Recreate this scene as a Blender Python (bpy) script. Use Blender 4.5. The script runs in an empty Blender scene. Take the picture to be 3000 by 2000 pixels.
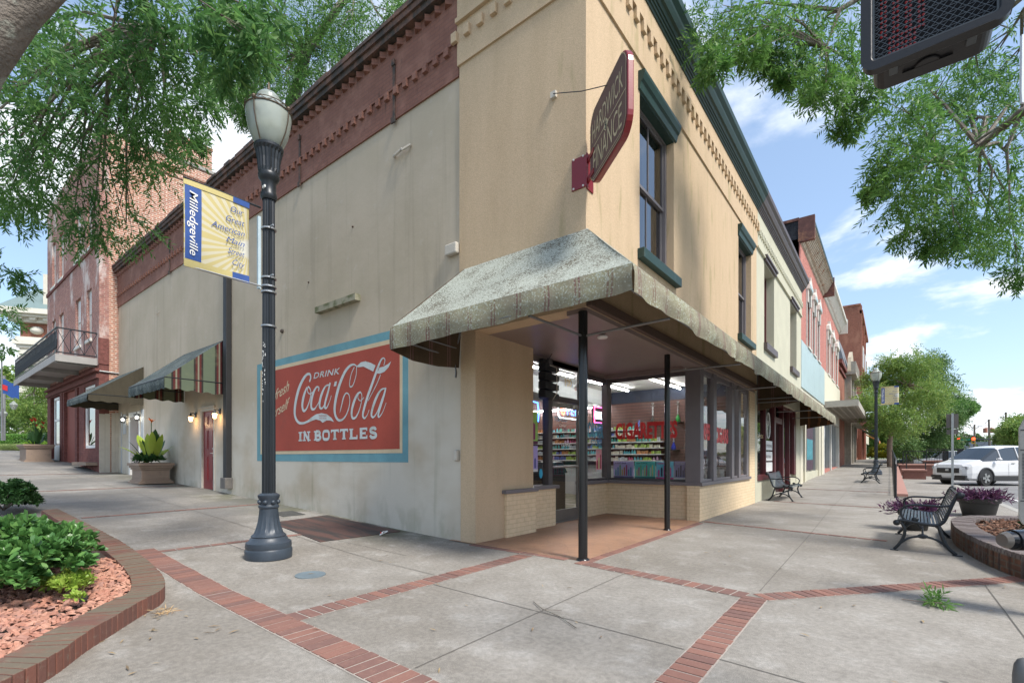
import bpy, math, random
import numpy as np
from mathutils import Vector
random.seed(7); RNG = np.random.default_rng(7)
S = bpy.context.scene
COL = S.collection
# ---------------- camera ----------------
CX, CY, CZ = 3.069, -5.374, 1.30
TH = math.radians(38.10)
cd = bpy.data.cameras.new('camera'); cam = bpy.data.objects.new('camera', cd); COL.objects.link(cam)
cd.sensor_width = 36; cd.lens = 16.956; cd.shift_y = 340 / 3000; cd.clip_start = 0.05; cd.clip_end = 3000
cam.location = (CX, CY, CZ); cam.rotation_euler = (math.radians(90), 0, TH)
S.camera = cam
# ---------------- sky ----------------
SUN_EL, SUN_AZ = math.radians(52), math.radians(98)   # azimuth measured from +Y clockwise
w = bpy.data.worlds.new('World'); S.world = w; w.use_nodes = True
nt = w.node_tree; nt.nodes.clear()
def wn(t, **k):
    n = nt.nodes.new(t)
    for a, b in k.items(): setattr(n, a, b)
    return n
sky = wn('ShaderNodeTexSky', sky_type='NISHITA', sun_disc=False)
sky.sun_elevation = SUN_EL; sky.sun_rotation = SUN_AZ; sky.air_density = 1.0; sky.dust_density = 1.2; sky.ozone_density = 1.6
tc = wn('ShaderNodeTexCoord'); sep = wn('ShaderNodeSeparateXYZ'); nt.links.new(tc.outputs['Generated'], sep.inputs[0])
def wm(op, a, b=None, c=None):
    n = wn('ShaderNodeMath', operation=op)
    for i, v in enumerate((a, b, c)):
        if v is None: continue
        if isinstance(v, (int, float)): n.inputs[i].default_value = v
        else: nt.links.new(v, n.inputs[i])
    return n.outputs[0]
den = wm('ADD', wm('MAXIMUM', sep.outputs[2], 0.0), 0.22)
cmb = wn('ShaderNodeCombineXYZ')
nt.links.new(wm('DIVIDE', sep.outputs[0], den), cmb.inputs[0]); nt.links.new(wm('DIVIDE', sep.outputs[1], den), cmb.inputs[1])
cmb.inputs[2].default_value = 5.0
nz = wn('ShaderNodeTexNoise'); nz.inputs['Scale'].default_value = 1.35; nz.inputs['Detail'].default_value = 9; nz.inputs['Roughness'].default_value = .56; nz.inputs['Distortion'].default_value = .25
nt.links.new(cmb.outputs[0], nz.inputs['Vector'])
mr = wn('ShaderNodeMapRange', interpolation_type='SMOOTHSTEP'); mr.inputs[1].default_value = .52; mr.inputs[2].default_value = .63; mr.inputs[4].default_value = .9
nt.links.new(nz.outputs[0], mr.inputs[0])
mx = wn('ShaderNodeMixRGB'); mx.inputs[2].default_value = (5.6, 5.8, 6.1, 1)
hz = wn('ShaderNodeMixRGB'); hz.inputs[0].default_value = .22; hz.inputs[2].default_value = (3.3, 4.4, 5.8, 1)
nt.links.new(sky.outputs[0], hz.inputs[1]); nt.links.new(hz.outputs[0], mx.inputs[1]); nt.links.new(mr.outputs[0], mx.inputs[0])
bg = wn('ShaderNodeBackground'); bg.inputs[1].default_value = 0.125
wo = wn('ShaderNodeOutputWorld'); nt.links.new(mx.outputs[0], bg.inputs[0]); nt.links.new(bg.outputs[0], wo.inputs[0])
# ---------------- sun ----------------
sl = bpy.data.lights.new('sun', 'SUN'); sun = bpy.data.objects.new('sun', sl); COL.objects.link(sun)
sl.energy = 2.7; sl.angle = math.radians(13); sl.color = (1, .95, .88)
sd = Vector((math.sin(SUN_AZ) * math.cos(SUN_EL), math.cos(SUN_AZ) * math.cos(SUN_EL), math.sin(SUN_EL)))
sun.rotation_euler = sd.to_track_quat('Z', 'Y').to_euler(); sun.location = (20, -20, 40)
S.view_settings.view_transform = 'Standard'; S.view_settings.look = 'None'; S.view_settings.exposure = 0.95; S.view_settings.gamma = 1
S.cycles.use_denoising = True; S.cycles.max_bounces = 8; S.cycles.transparent_max_bounces = 16; S.cycles.sample_clamp_indirect = 8
# ---------------- helpers ----------------
FX, FY = -math.sin(TH), math.cos(TH); RX, RY = math.cos(TH), math.sin(TH)
def D(px, py, t):
    """point of the place seen at photo pixel (px,py), t metres in front of the camera"""
    a = (px - 1500) / 1413; b = (1340 - py) / 1413
    return Vector((CX + t * (FX + a * RX), CY + t * (FY + a * RY), CZ + t * b))
def lerp_tab(x, tab):
    for (a, za), (b, zb) in zip(tab, tab[1:]):
        if a >= x >= b: return za + (zb - za) * (x - a) / (b - a)
    return tab[0][1] if x > tab[0][0] else tab[-1][1]
GT = [(-2, 0), (-3.5, .05), (-5.3, .13), (-7.8, .24), (-10, .33), (-12, .42), (-17.5, .6), (-20.7, .72), (-23, .9), (-27, 1.1), (-31, 1.28), (-45, 1.9), (-70, 2.9), (-300, 4.5)]
def gz(x, y):
    z = lerp_tab(x, GT)
    if x < 3.3: z += .022 * min(max(0, y - 12), 48) * min(1, max(0, (3.3 - x) / .1))
    return z
WL = {}
def wl(o): return WL.get(o, Vector((0, 0, 0)))
def tag(o, label=None, cat=None, group=None, kind=None):
    if label: o['label'] = label
    if cat: o['category'] = cat
    if group: o['group'] = group
    if kind: o['kind'] = kind
    return o
def thing(name, label, cat, loc=(0, 0, 0), group=None):
    o = bpy.data.objects.new(name, None); COL.objects.link(o); o.location = loc; o.empty_display_size = .2
    WL[o] = Vector(loc); return tag(o, label, cat, group)
class MB:
    def __init__(s): s.v = []; s.f = []; s.cut = []
    def add(s, vs, fs):
        n = len(s.v); s.cut.append((n, len(s.f))); s.v += [tuple(p) for p in vs]; s.f += [tuple(i + n for i in f) for f in fs]; return s
    def box(s, x0, x1, y0, y1, z0, z1):
        x0, x1 = sorted((x0, x1)); y0, y1 = sorted((y0, y1)); z0, z1 = sorted((z0, z1))
        return s.add([(x0, y0, z0), (x1, y0, z0), (x1, y1, z0), (x0, y1, z0), (x0, y0, z1), (x1, y0, z1), (x1, y1, z1), (x0, y1, z1)],
                     [(0, 3, 2, 1), (4, 5, 6, 7), (0, 1, 5, 4), (1, 2, 6, 5), (2, 3, 7, 6), (3, 0, 4, 7)])
    def obox(s, c, ux, uy, uz, a, b, h):
        c = Vector(c); ux, uy, uz = Vector(ux) * a / 2, Vector(uy) * b / 2, Vector(uz) * h / 2
        vs = [c + i * ux + j * uy + k * uz for k in (-1, 1) for i, j in ((-1, -1), (1, -1), (1, 1), (-1, 1))]
        return s.add(vs, [(0, 3, 2, 1), (4, 5, 6, 7), (0, 1, 5, 4), (1, 2, 6, 5), (2, 3, 7, 6), (3, 0, 4, 7)])
    def quad(s, *p): return s.add(p, [tuple(range(len(p)))])
    def prism(s, pts, vec):
        n = len(pts); vec = Vector(vec); P = [Vector(p) for p in pts]
        return s.add(P + [p + vec for p in P], [tuple(range(n))[::-1], tuple(range(n, 2 * n))] + [(i, (i + 1) % n, n + (i + 1) % n, n + i) for i in range(n)])
    def tube(s, pts, r, n=8, caps=True):
        P = [Vector(p) for p in pts]; R = r if isinstance(r, (list, tuple)) else [r] * len(P)
        vs = []; ref = None
        for i, p in enumerate(P):
            d = (P[min(i + 1, len(P) - 1)] - P[max(i - 1, 0)]).normalized()
            if ref is None:
                ref = d.orthogonal().normalized()
            ref = (ref - d * ref.dot(d)).normalized(); b = d.cross(ref)
            vs += [p + R[i] * (math.cos(2 * math.pi * k / n) * ref + math.sin(2 * math.pi * k / n) * b) for k in range(n)]
        fs = [(i * n + k, i * n + (k + 1) % n, (i + 1) * n + (k + 1) % n, (i + 1) * n + k) for i in range(len(P) - 1) for k in range(n)]
        if caps: fs += [tuple(range(n))[::-1], tuple((len(P) - 1) * n + k for k in range(n))]
        return s.add(vs, fs)
    def lathe(s, prof, c=(0, 0, 0), n=24, flute=0, fl=(0, 0)):
        cx, cy, cz = c; vs = []
        for (r, z) in prof:
            for k in range(n):
                a = 2 * math.pi * k / n; rr = r
                if flute and fl[0] <= z <= fl[1] and k % 2: rr = r * (1 - flute)
                vs.append((cx + rr * math.cos(a), cy + rr * math.sin(a), cz + z))
        m = len(prof)
        fs = [(i * n + k, i * n + (k + 1) % n, (i + 1) * n + (k + 1) % n, (i + 1) * n + k) for i in range(m - 1) for k in range(n)]
        fs += [tuple(range(n))[::-1], tuple((m - 1) * n + k for k in range(n))]
        return s.add(vs, fs)
    def grid(s, fn, nu, nv):
        vs = [fn(i / nu, j / nv) for j in range(nv + 1) for i in range(nu + 1)]
        return s.add(vs, [(j * (nu + 1) + i, j * (nu + 1) + i + 1, (j + 1) * (nu + 1) + i + 1, (j + 1) * (nu + 1) + i) for j in range(nv) for i in range(nu)])
    def ball(s, c, r, n=10, sq=(1, 1, 1)):
        vs = []; fs = []
        for j in range(n + 1):
            ph = math.pi * j / n
            for k in range(n * 2):
                a = math.pi * k / n; vs.append((c[0] + r * sq[0] * math.sin(ph) * math.cos(a), c[1] + r * sq[1] * math.sin(ph) * math.sin(a), c[2] + r * sq[2] * math.cos(ph)))
        m = 2 * n
        for j in range(n):
            for k in range(m): fs.append((j * m + k, (j + 1) * m + k, (j + 1) * m + (k + 1) % m, j * m + (k + 1) % m))
        return s.add(vs, fs)
    def stroke(s, pts, frame, th=.004):
        """pts (u,v,w): variable-width ribbon; frame(u,v)->point"""
        P = smooth(pts); L = []; R = []
        for i, (u, v, wd) in enumerate(P):
            a = P[max(i - 1, 0)]; b = P[min(i + 1, len(P) - 1)]; dx, dy = b[0] - a[0], b[1] - a[1]; l = math.hypot(dx, dy) or 1
            nx, ny = -dy / l * wd / 2, dx / l * wd / 2
            L.append(frame(u + nx, v + ny)); R.append(frame(u - nx, v - ny))
        for i in range(len(P) - 1): s.quad(L[i], R[i], R[i + 1], L[i + 1])
        return s
    def split(s, name, mat, parent=None, **k):
        cs = s.cut + [(len(s.v), len(s.f))]
        for (v0, f0), (v1, f1) in zip(cs, cs[1:]):
            m = MB(); m.v = s.v[v0:v1]; m.f = [tuple(i - v0 for i in f) for f in s.f[f0:f1]]; m.build(name, mat, parent, **k)
    def build(s, name, mat, parent=None, sm=False, bevel=0, solid=0, sub=0):
        me = bpy.data.meshes.new(name); o0 = wl(parent) if parent else Vector((0, 0, 0))
        me.from_pydata([(x - o0.x, y - o0.y, z - o0.z) for x, y, z in s.v], [], s.f); me.validate(); me.update()
        if mat: me.materials.append(mat)
        if sm:
            me.polygons.foreach_set('use_smooth', [True] * len(me.polygons))
            try: me.set_sharp_from_angle(angle=math.radians(38))
            except Exception: pass
        o = bpy.data.objects.new(name, me); COL.objects.link(o)
        if parent: o.parent = parent; WL[o] = o0.copy()
        if bevel:
            m = o.modifiers.new('bevel', 'BEVEL'); m.width = bevel; m.segments = 2; m.limit_method = 'ANGLE'
        if solid:
            m = o.modifiers.new('solid', 'SOLIDIFY'); m.thickness = solid; m.offset = 0
        return o
def smooth(pts, k=6):
    n = len(pts); out = []
    for i in range(n - 1):
        p0, p1, p2, p3 = pts[max(i - 1, 0)], pts[i], pts[i + 1], pts[min(i + 2, n - 1)]
        for j in range(k):
            t = j / k
            out.append(tuple(.5 * ((2 * b) + (-a + c) * t + (2 * a - 5 * b + 4 * c - d) * t * t + (-a + 3 * b - 3 * c + d) * t ** 3) for a, b, c, d in zip(p0, p1, p2, p3)))
    out.append(tuple(pts[-1])); return out
def box(name, mat, parent, *d, bevel=0): return MB().box(*d).build(name, mat, parent, bevel=bevel)
# text laid on a surface: U = reading direction, V = up direction
def text(s, o, U, V, h, width=None, bold=0, shear=0, align='L', th=.003, mb=None, space=1.0):
    cu = bpy.data.curves.new('t', 'FONT'); cu.body = s; cu.offset = bold; cu.shear = shear; cu.resolution_u = 3; cu.space_character = space
    ob = bpy.data.objects.new('t', cu); COL.objects.link(ob)
    dg = bpy.context.evaluated_depsgraph_get(); me = bpy.data.meshes.new_from_object(ob.evaluated_get(dg))
    bpy.data.objects.remove(ob); bpy.data.curves.remove(cu)
    vs = [v.co.copy() for v in me.vertices]; fs = [tuple(p.vertices) for p in me.polygons]; bpy.data.meshes.remove(me)
    x0 = min(v.x for v in vs); x1 = max(v.x for v in vs); sc = h / .73; sx = sc
    if width: sx = width / (x1 - x0)
    wd = (x1 - x0) * sx; off = {'L': 0, 'C': -wd / 2, 'R': -wd}[align]
    o, U, V = Vector(o), Vector(U), Vector(V); N = U.cross(V)
    mb = mb or MB(); mb.add([o + U * ((v.x - x0) * sx + off) + V * (v.y * sc) + N * th for v in vs], fs); return mb
# ---------------- materials ----------------
MATS = {}
class NT:
    def __init__(s, name):
        s.m = bpy.data.materials.new(name); s.m.use_nodes = True; s.t = s.m.node_tree; s.t.nodes.clear()
        s.out = s.n('ShaderNodeOutputMaterial'); s.b = s.n('ShaderNodeBsdfPrincipled'); s.l(s.b.outputs[0], s.out.inputs[0])
        s.geo = s.n('ShaderNodeNewGeometry').outputs['Position']
    def n(s, t, **k):
        x = s.t.nodes.new(t)
        for a, b in k.items(): setattr(x, a, b)
        return x
    def l(s, a, b): s.t.links.new(a, b)
    def put(s, v, sock):
        if isinstance(v, (int, float)): sock.default_value = v
        elif isinstance(v, (tuple, list)): sock.default_value = (*v, 1) if len(v) == 3 and sock.type == 'RGBA' else v
        else: s.l(v, sock)
    def math(s, op, a, b=0, clamp=False):
        x = s.n('ShaderNodeMath', operation=op, use_clamp=clamp); s.put(a, x.inputs[0]); s.put(b, x.inputs[1]); return x.outputs[0]
    def vmul(s, v, xyz):
        x = s.n('ShaderNodeVectorMath', operation='MULTIPLY'); s.put(v, x.inputs[0]); x.inputs[1].default_value = xyz; return x.outputs[0]
    def noise(s, v, sc, det=4, rough=.55):
        x = s.n('ShaderNodeTexNoise'); s.put(v, x.inputs['Vector']); x.inputs['Scale'].default_value = sc; x.inputs['Detail'].default_value = det; x.inputs['Roughness'].default_value = rough; return x.outputs[0]
    def ramp(s, v, a, b, lo=0, hi=1):
        x = s.n('ShaderNodeMapRange', interpolation_type='SMOOTHSTEP'); s.put(v, x.inputs[0]); x.inputs[1].default_value = a; x.inputs[2].default_value = b; x.inputs[3].default_value = lo; x.inputs[4].default_value = hi; return x.outputs[0]
    def mix(s, f, a, b, mode='MIX'):
        x = s.n('ShaderNodeMixRGB', blend_type=mode); s.put(f, x.inputs[0]); s.put(a, x.inputs[1]); s.put(b, x.inputs[2]); return x.outputs[0]
    def bump(s, h, st=.3, d=.01):
        x = s.n('ShaderNodeBump'); x.inputs['Strength'].default_value = st; x.inputs['Distance'].default_value = d; s.put(h, x.inputs['Height']); s.l(x.outputs[0], s.b.inputs['Normal'])
    def xyz(s):
        x = s.n('ShaderNodeSeparateXYZ'); s.l(s.geo, x.inputs[0]); return x.outputs
    def wall_uv(s):
        x, y, z = s.xyz(); c = s.n('ShaderNodeCombineXYZ'); s.l(s.math('ADD', x, y), c.inputs[0]); s.l(z, c.inputs[1]); return c.outputs[0]
    def brick(s, v, c1, c2, mo, bw, bh, ms=.01, bias=0):
        x = s.n('ShaderNodeTexBrick'); s.put(v, x.inputs['Vector']); s.put(c1, x.inputs['Color1']); s.put(c2, x.inputs['Color2']); s.put(mo, x.inputs['Mortar'])
        x.inputs['Scale'].default_value = 1; x.inputs['Brick Width'].default_value = bw; x.inputs['Row Height'].default_value = bh; x.inputs['Mortar Size'].default_value = ms; x.inputs['Mortar Smooth'].default_value = .2; x.inputs['Bias'].default_value = bias
        return x
    def done(s, col, rough=.8, metal=0, spec=.5):
        s.put(col, s.b.inputs['Base Color']); s.put(rough, s.b.inputs['Roughness']); s.b.inputs['Metallic'].default_value = metal; s.b.inputs['Specular IOR Level'].default_value = spec; return s.m
def mat(name, col, rough=.7, metal=0, var=.15, vs=4, grain=.08, gs=60, bump=.15, bd=.004, spec=.5, dirt=None, da=.55, db=.72, ds=2.5):
    if name in MATS: return MATS[name]
    t = NT(name); a = t.noise(t.geo, vs, 5); g = t.noise(t.geo, gs, 2)
    f = t.math('ADD', t.math('MULTIPLY', t.math('SUBTRACT', a, .5), var * 2.2), t.math('MULTIPLY', t.math('SUBTRACT', g, .5), grain * 2.2))
    f = t.math('ADD', f, 1.0); c = t.mix(1, col, f, 'MULTIPLY')
    if dirt: c = t.mix(t.ramp(t.noise(t.geo, ds, 6, .65), da, db), c, dirt)
    if bump: t.bump(g, bump, bd)
    MATS[name] = t.done(c, rough, metal, spec); return MATS[name]
def emit(name, col, st):
    if name in MATS: return MATS[name]
    t = NT(name); t.b.inputs['Base Color'].default_value = (*col, 1); t.b.inputs['Emission Color'].default_value = (*col, 1); t.b.inputs['Emission Strength'].default_value = st; MATS[name] = t.m; return t.m
def glass(name, tint=(1, 1, 1), dark=0.0, ior=1.5, rough=0.0):
    t = NT(name); tr = t.n('ShaderNodeBsdfTransparent'); tr.inputs[0].default_value = (*tint, 1); gl = t.n('ShaderNodeBsdfGlossy'); gl.inputs['Roughness'].default_value = rough
    fr = t.n('ShaderNodeFresnel'); fr.inputs[0].default_value = ior; ms = t.n('ShaderNodeMixShader')
    f = t.math('ADD', t.math('MULTIPLY', fr.outputs[0], 1.5), .02, True)
    t.l(f, ms.inputs[0]); t.l(tr.outputs[0], ms.inputs[1]); t.l(gl.outputs[0], ms.inputs[2]); t.l(ms.outputs[0], t.out.inputs[0]); return t.m
GLASS = glass('shop_glass', (.93, .96, .95)); GLASSD = glass('house_glass', (.35, .38, .40), ior=1.7)
# tan stucco
t = NT('tan_stucco'); g = t.noise(t.geo, 110, 3, .7); x, y, z = t.xyz()
st = t.noise(t.vmul(t.geo, (2.2, 2.2, .35)), 1.2, 5, .6); c = t.mix(t.ramp(st, .35, .72), (.56, .42, .275), (.51, .38, .245))
c = t.mix(1, c, t.ramp(g, .25, .75, .78, 1.18), 'MULTIPLY')
gr = t.math('MULTIPLY', t.ramp(t.noise(t.vmul(t.geo, (3, 3, .6)), 1.6, 4), .56, .7), t.ramp(t.math('ADD', x, t.math('MULTIPLY', z, .02)), -.9, .1)); c = t.mix(t.math('MULTIPLY', gr, .35), c, (.22, .21, .08))
t.bump(g, .55, .012); TAN = t.done(c, .92, spec=.2)
# cream painted render on the side wall
t = NT('cream_render'); x, y, z = t.xyz(); g = t.noise(t.geo, 18, 5, .6); big = t.noise(t.geo, .55, 5, .6)
st = t.noise(t.vmul(t.geo, (3.5, 1, .14)), 1.0, 6, .62); c = t.mix(t.ramp(big, .35, .65), (.495, .42, .32), (.43, .365, .27))
c = t.mix(t.ramp(st, .52, .74, 0, .55), c, (.30, .255, .19)); c = t.mix(t.ramp(t.noise(t.geo, 4, 5), .6, .8, 0, .45), c, (.56, .53, .46)); c = t.mix(t.math('MULTIPLY', t.ramp(t.noise(t.vmul(t.geo, (1, 1, 1.6)), .7, 3), .25, .6), t.ramp(t.math('ADD', z, t.math('MULTIPLY', t.noise(t.geo, 2, 4), .6)), 3.4, 2.0, 0, .75)), c, (.60, .56, .48))  # lower wall paler: whitish paint patches, also standing in for brighter light there
gnd = t.math('SUBTRACT', z, t.ramp(t.math('MULTIPLY', x, -1), 2, 20, 0, .7))
mo = t.math('MULTIPLY', t.ramp(gnd, .9, .05), t.ramp(t.math('ADD', t.noise(t.vmul(t.geo, (2.2, 1, 1.2)), 1.3, 5), t.math('MULTIPLY', gnd, -.12)), .45, .62)); c = t.mix(t.math('MULTIPLY', mo, .28), c, (.19, .185, .09))
ms2 = t.math('MULTIPLY', t.ramp(st, .56, .7), t.ramp(gnd, 3.2, .4)); c = t.mix(t.math('MULTIPLY', ms2, .22), c, (.25, .26, .15))
cr = t.noise(t.vmul(t.geo, (1, 1, 1)), 5.5, 6, .7)
t.bump(t.math('ADD', t.math('MULTIPLY', cr, .9), t.math('MULTIPLY', t.noise(t.geo, 45, 3), .12)), .3, .02); CREAM = t.done(c, .88, spec=.25)
# red painted brick parapet
t = NT('red_painted_brick'); uv = t.wall_uv(); b = t.brick(uv, (.235, .11, .08), (.205, .095, .07), (.18, .09, .07), .21, .07, .008)
c = t.mix(t.ramp(t.noise(t.geo, 1.6, 6, .65), .45, .72), b.outputs[0], (.30, .155, .115)); c = t.mix(t.ramp(t.noise(t.vmul(t.geo, (2, 2, .5)), 3, 5, .7), .58, .75), c, (.10, .055, .04))
t.bump(t.math('ADD', t.math('MULTIPLY', b.outputs['Fac'], -.7), t.noise(t.geo, 30, 4)), .45, .012); REDB = t.done(c, .85, spec=.25)
t = NT('dark_coping'); c = t.mix(t.ramp(t.noise(t.geo, 4, 6, .7), .4, .65), (.05, .042, .036), (.16, .085, .06)); t.bump(t.noise(t.geo, 25, 5), .6, .02); COPE = t.done(c, .9)
def brickmat(name, c1, c2, mo, bw=.22, bh=.075, ms=.012, wash=None, wf=(.5, .7), bias=0, bumpn=.6, va=(.78, 1.15)):
    t = NT(name); b = t.brick(t.wall_uv(), c1, c2, mo, bw, bh, ms, bias); c = t.mix(1, b.outputs[0], t.ramp(t.noise(t.geo, 9, 5), .3, .7, *va), 'MULTIPLY')
    if wash: c = t.mix(t.ramp(t.noise(t.vmul(t.geo, (1, 1, .5)), 1.1, 6, .7), *wf), c, wash)
    t.bump(t.math('ADD', t.math('MULTIPLY', b.outputs['Fac'], -1), t.math('MULTIPLY', t.noise(t.geo, 60, 3), .3)), bumpn, .01); return t.done(c, .88, spec=.25)
PBRICK = brickmat('cream_painted_brick', (.68, .535, .35), (.655, .51, .33), (.50, .38, .24), .21, .075, .004, None, bumpn=.2, va=(.94, 1.04))
BRICKL = brickmat('orange_brick_pale_mortar', (.46, .20, .13), (.36, .15, .105), (.62, .52, .42), .24, .082, .014, (.44, .22, .14), (.5, .85))
BRICKF = brickmat('weathered_front_brick', (.36, .17, .135), (.30, .14, .12), (.42, .31, .26), .22, .075, .008, (.60, .52, .48), (.50, .66))
BRICKD = brickmat('maroon_brick', (.20, .075, .065), (.17, .065, .055), (.13, .06, .05), .22, .075, .008)
PINK = brickmat('pink_painted_brick', (.46, .19, .155), (.43, .175, .145), (.39, .16, .13), .22, .075, .006, (.52, .26, .21), (.45, .8))
BRICKT = brickmat('far_red_brick', (.30, .11, .07), (.25, .09, .06), (.32, .18, .13), .22, .075, .01, (.38, .18, .12), (.45, .7))
CHAR = brickmat('charcoal_brick', (.035, .036, .042), (.028, .03, .036), (.02, .02, .024), .25, .085, .01)
PLB = brickmat('planter_brick', (.17, .075, .045), (.12, .06, .04), (.13, .105, .08), .2, .07, .012, (.10, .085, .055), (.5, .7))
# paving
t = NT('sidewalk_concrete'); g = t.noise(t.geo, 190, 2, .8); x, y, z = t.xyz(); big = t.noise(t.geo, .45, 6, .62); md = t.noise(t.geo, 2.6, 6, .6)
c = t.mix(t.ramp(big, .38, .60), (.225, .205, .175), (.29, .27, .238)); c = t.mix(t.ramp(md, .48, .70, 0, .38), c, (.20, .185, .16)); c = t.mix(t.ramp(md, .48, .32, 0, .35), c, (.41, .395, .365)); fn = t.noise(t.geo, 22, 5, .75); c = t.mix(1, c, t.ramp(fn, .3, .72, .80, 1.16), 'MULTIPLY'); wv = t.n('ShaderNodeTexNoise'); wv.noise_type = 'RIDGED_MULTIFRACTAL'; wv.inputs['Scale'].default_value = .55; wv.inputs['Detail'].default_value = 5; t.l(t.geo, wv.inputs['Vector']); c = t.mix(t.ramp(wv.outputs[0], 1.32, 1.45, 0, .45), c, (.11, .10, .085))
c = t.mix(1, c, t.ramp(g, .3, .7, .66, 1.3), 'MULTIPLY')
vo = t.n('ShaderNodeTexVoronoi'); vo.inputs['Scale'].default_value = 1.3; t.l(t.geo, vo.inputs['Vector']); c = t.mix(t.ramp(vo.outputs['Distance'], .035, .02, 0, .65), c, (.07, .065, .06))
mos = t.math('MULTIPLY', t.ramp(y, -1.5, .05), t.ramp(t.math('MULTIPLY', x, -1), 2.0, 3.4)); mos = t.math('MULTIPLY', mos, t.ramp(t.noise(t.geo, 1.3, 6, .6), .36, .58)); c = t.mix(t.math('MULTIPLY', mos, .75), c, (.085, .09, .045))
dk = t.math('MULTIPLY', t.ramp(t.math('MULTIPLY', x, -1), 4.5, 8), t.ramp(t.noise(t.geo, .8, 5), .3, .6)); c = t.mix(t.math('MULTIPLY', dk, .55), c, (.13, .13, .125))  # left pavement darkened in the colour, standing in for tree and building shade
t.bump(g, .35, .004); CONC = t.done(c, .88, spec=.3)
t = NT('asphalt'); g = t.noise(t.geo, 120, 2, .8); c = t.mix(t.ramp(t.noise(t.geo, .5, 5), .35, .65), (.15, .148, .145), (.20, .198, .195)); c = t.mix(1, c, t.ramp(g, .3, .7, .75, 1.25), 'MULTIPLY'); t.bump(g, .4, .005); ASPH = t.done(c, .9)
t = NT('joint'); JOINT = t.done((.12, .11, .095), .95)
def paver(name, horiz):
    t = NT(name); x, y, z = t.xyz(); r = t.noise(t.geo, 3.1, 2)
    o = t.n('ShaderNodeObjectInfo').outputs['Random']; a = t.n('ShaderNodeAttribute', attribute_name='rnd').outputs['Fac']
    c = t.mix(a, (.27, .14, .108), (.17, .105, .092)); c = t.mix(t.ramp(t.noise(t.geo, 14, 5, .7), .45, .8, 0, .5), c, (.34, .20, .15)); c = t.mix(t.ramp(t.noise(t.geo, 160, 2, .8), .3, .7, 0, .35), c, (.15, .06, .045))
    t.bump(t.noise(t.geo, 90, 3), .4, .005); return t.done(c, .85, spec=.3)
PAVER = paver('brick_paver', 1)
MORTAR = mat('paving_mortar', (.34, .30, .26), .95, var=.3, vs=10, grain=.2)
t = NT('stamped_terracotta_floor'); vo = t.n('ShaderNodeTexVoronoi', feature='DISTANCE_TO_EDGE'); vo.inputs['Scale'].default_value = 5.2; vo.inputs['Randomness'].default_value = .9; t.l(t.geo, vo.inputs['Vector'])
c = t.mix(t.ramp(t.noise(t.geo, 1.2, 6, .6), .35, .68), (.36, .20, .12), (.23, .13, .085)); c = t.mix(t.ramp(t.noise(t.geo, 9, 5), .4, .75, 0, .6), c, (.33, .20, .13)); c = t.mix(t.ramp(vo.outputs[0], .03, .0, 0, .6), c, (.17, .11, .08)); t.bump(t.ramp(vo.outputs[0], 0, .04), .3, .006); TILE = t.done(c, .5, spec=.5)
t = NT('rusty_steel_plate'); x, y, z = t.xyz(); s1 = t.noise(t.vmul(t.geo, (.5, 3.5, 1)), 1.5, 5, .65); c = t.mix(t.ramp(s1, .42, .6), (.095, .05, .04), (.04, .033, .03)); t.bump(t.noise(t.geo, 50, 4), .3, .004); RUSTP = t.done(c, .75)
# awning cloth with lichen
def cloth(name, base, lich, cov, stripe=None, green=None, axis='s'):
    t = NT(name); x, y, z = t.xyz(); n1 = t.noise(t.geo, 42, 5, .72); n2 = t.noise(t.geo, 1.7, 5, .6); c = base
    if stripe:
        wv = t.math('FRACT', t.math('MULTIPLY', t.math('ADD', x, y), 2.7)); m = t.math('MULTIPLY', t.ramp(t.math('ABSOLUTE', t.math('SUBTRACT', wv, .5)), .17, .15), t.ramp(t.math('ABSOLUTE', t.math('SUBTRACT', t.math('FRACT', t.math('MULTIPLY', t.math('ADD', x, y), 21.6)), .5)), .28, .2)); c = t.mix(m, c, stripe)
    c = t.mix(t.ramp(t.noise(t.vmul(t.geo, (3, 3, .8)), 2, 5, .65), .42, .75, 0, .7), c, tuple(v * .62 for v in base))
    if green: c = t.mix(t.ramp(n2, .42, .7, 0, .7), c, green)
    k = t.math('ADD', n1, t.math('MULTIPLY', t.math('SUBTRACT', n2, .5), .5)); m = t.ramp(k, cov + .015, cov - .015); l2 = t.mix(t.ramp(t.noise(t.geo, 90, 3), .4, .62), lich, tuple(v * .55 for v in lich)); c = t.mix(m, l2, c)
    m = t.ramp(k, cov - .02, cov + .02); c2 = t.mix(m, c, l2)
    t.bump(t.math('ADD', t.math('MULTIPLY', n1, .8), t.math('MULTIPLY', t.noise(t.geo, 7, 3), .6)), .6, .012); return t.done(c2, .9, spec=.2)
CLTOP = cloth('lichen_awning_top', (.13, .12, .09), (.42, .445, .385), .47)
CLVAL = cloth('lichen_awning_valance', (.25, .225, .16), (.44, .46, .38), .57, (.17, .09, .08), (.27, .27, .14))
CLIN = cloth('awning_inner_stripe', (.085, .058, .035), (.12, .085, .06), .7, (.16, .09, .08))
CLBLUE = cloth('grey_blue_awning', (.06, .075, .075), (.15, .18, .175), .55)
CLBRN = cloth('olive_brown_awning', (.06, .052, .036), (.10, .095, .07), .7)
t = NT('green_stripe_awning'); x, y, z = t.xyz(); q = t.math('FRACT', t.math('MULTIPLY', t.math('ADD', x, y), 2.05)); q = t.math('ABSOLUTE', t.math('SUBTRACT', q, .5))
c = t.mix(t.ramp(q, .24, .20), (.105, .13, .09), (.03, .026, .024)); c = t.mix(t.ramp(q, .15, .12), c, (.09, .022, .022)); c = t.mix(t.ramp(q, .045, .03), c, (.20, .19, .14)); c = t.mix(t.ramp(t.noise(t.geo, 3, 5), .5, .8, 0, .6), c, (.14, .16, .1)); CLGRN = t.done(c, .9, spec=.2)
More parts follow.
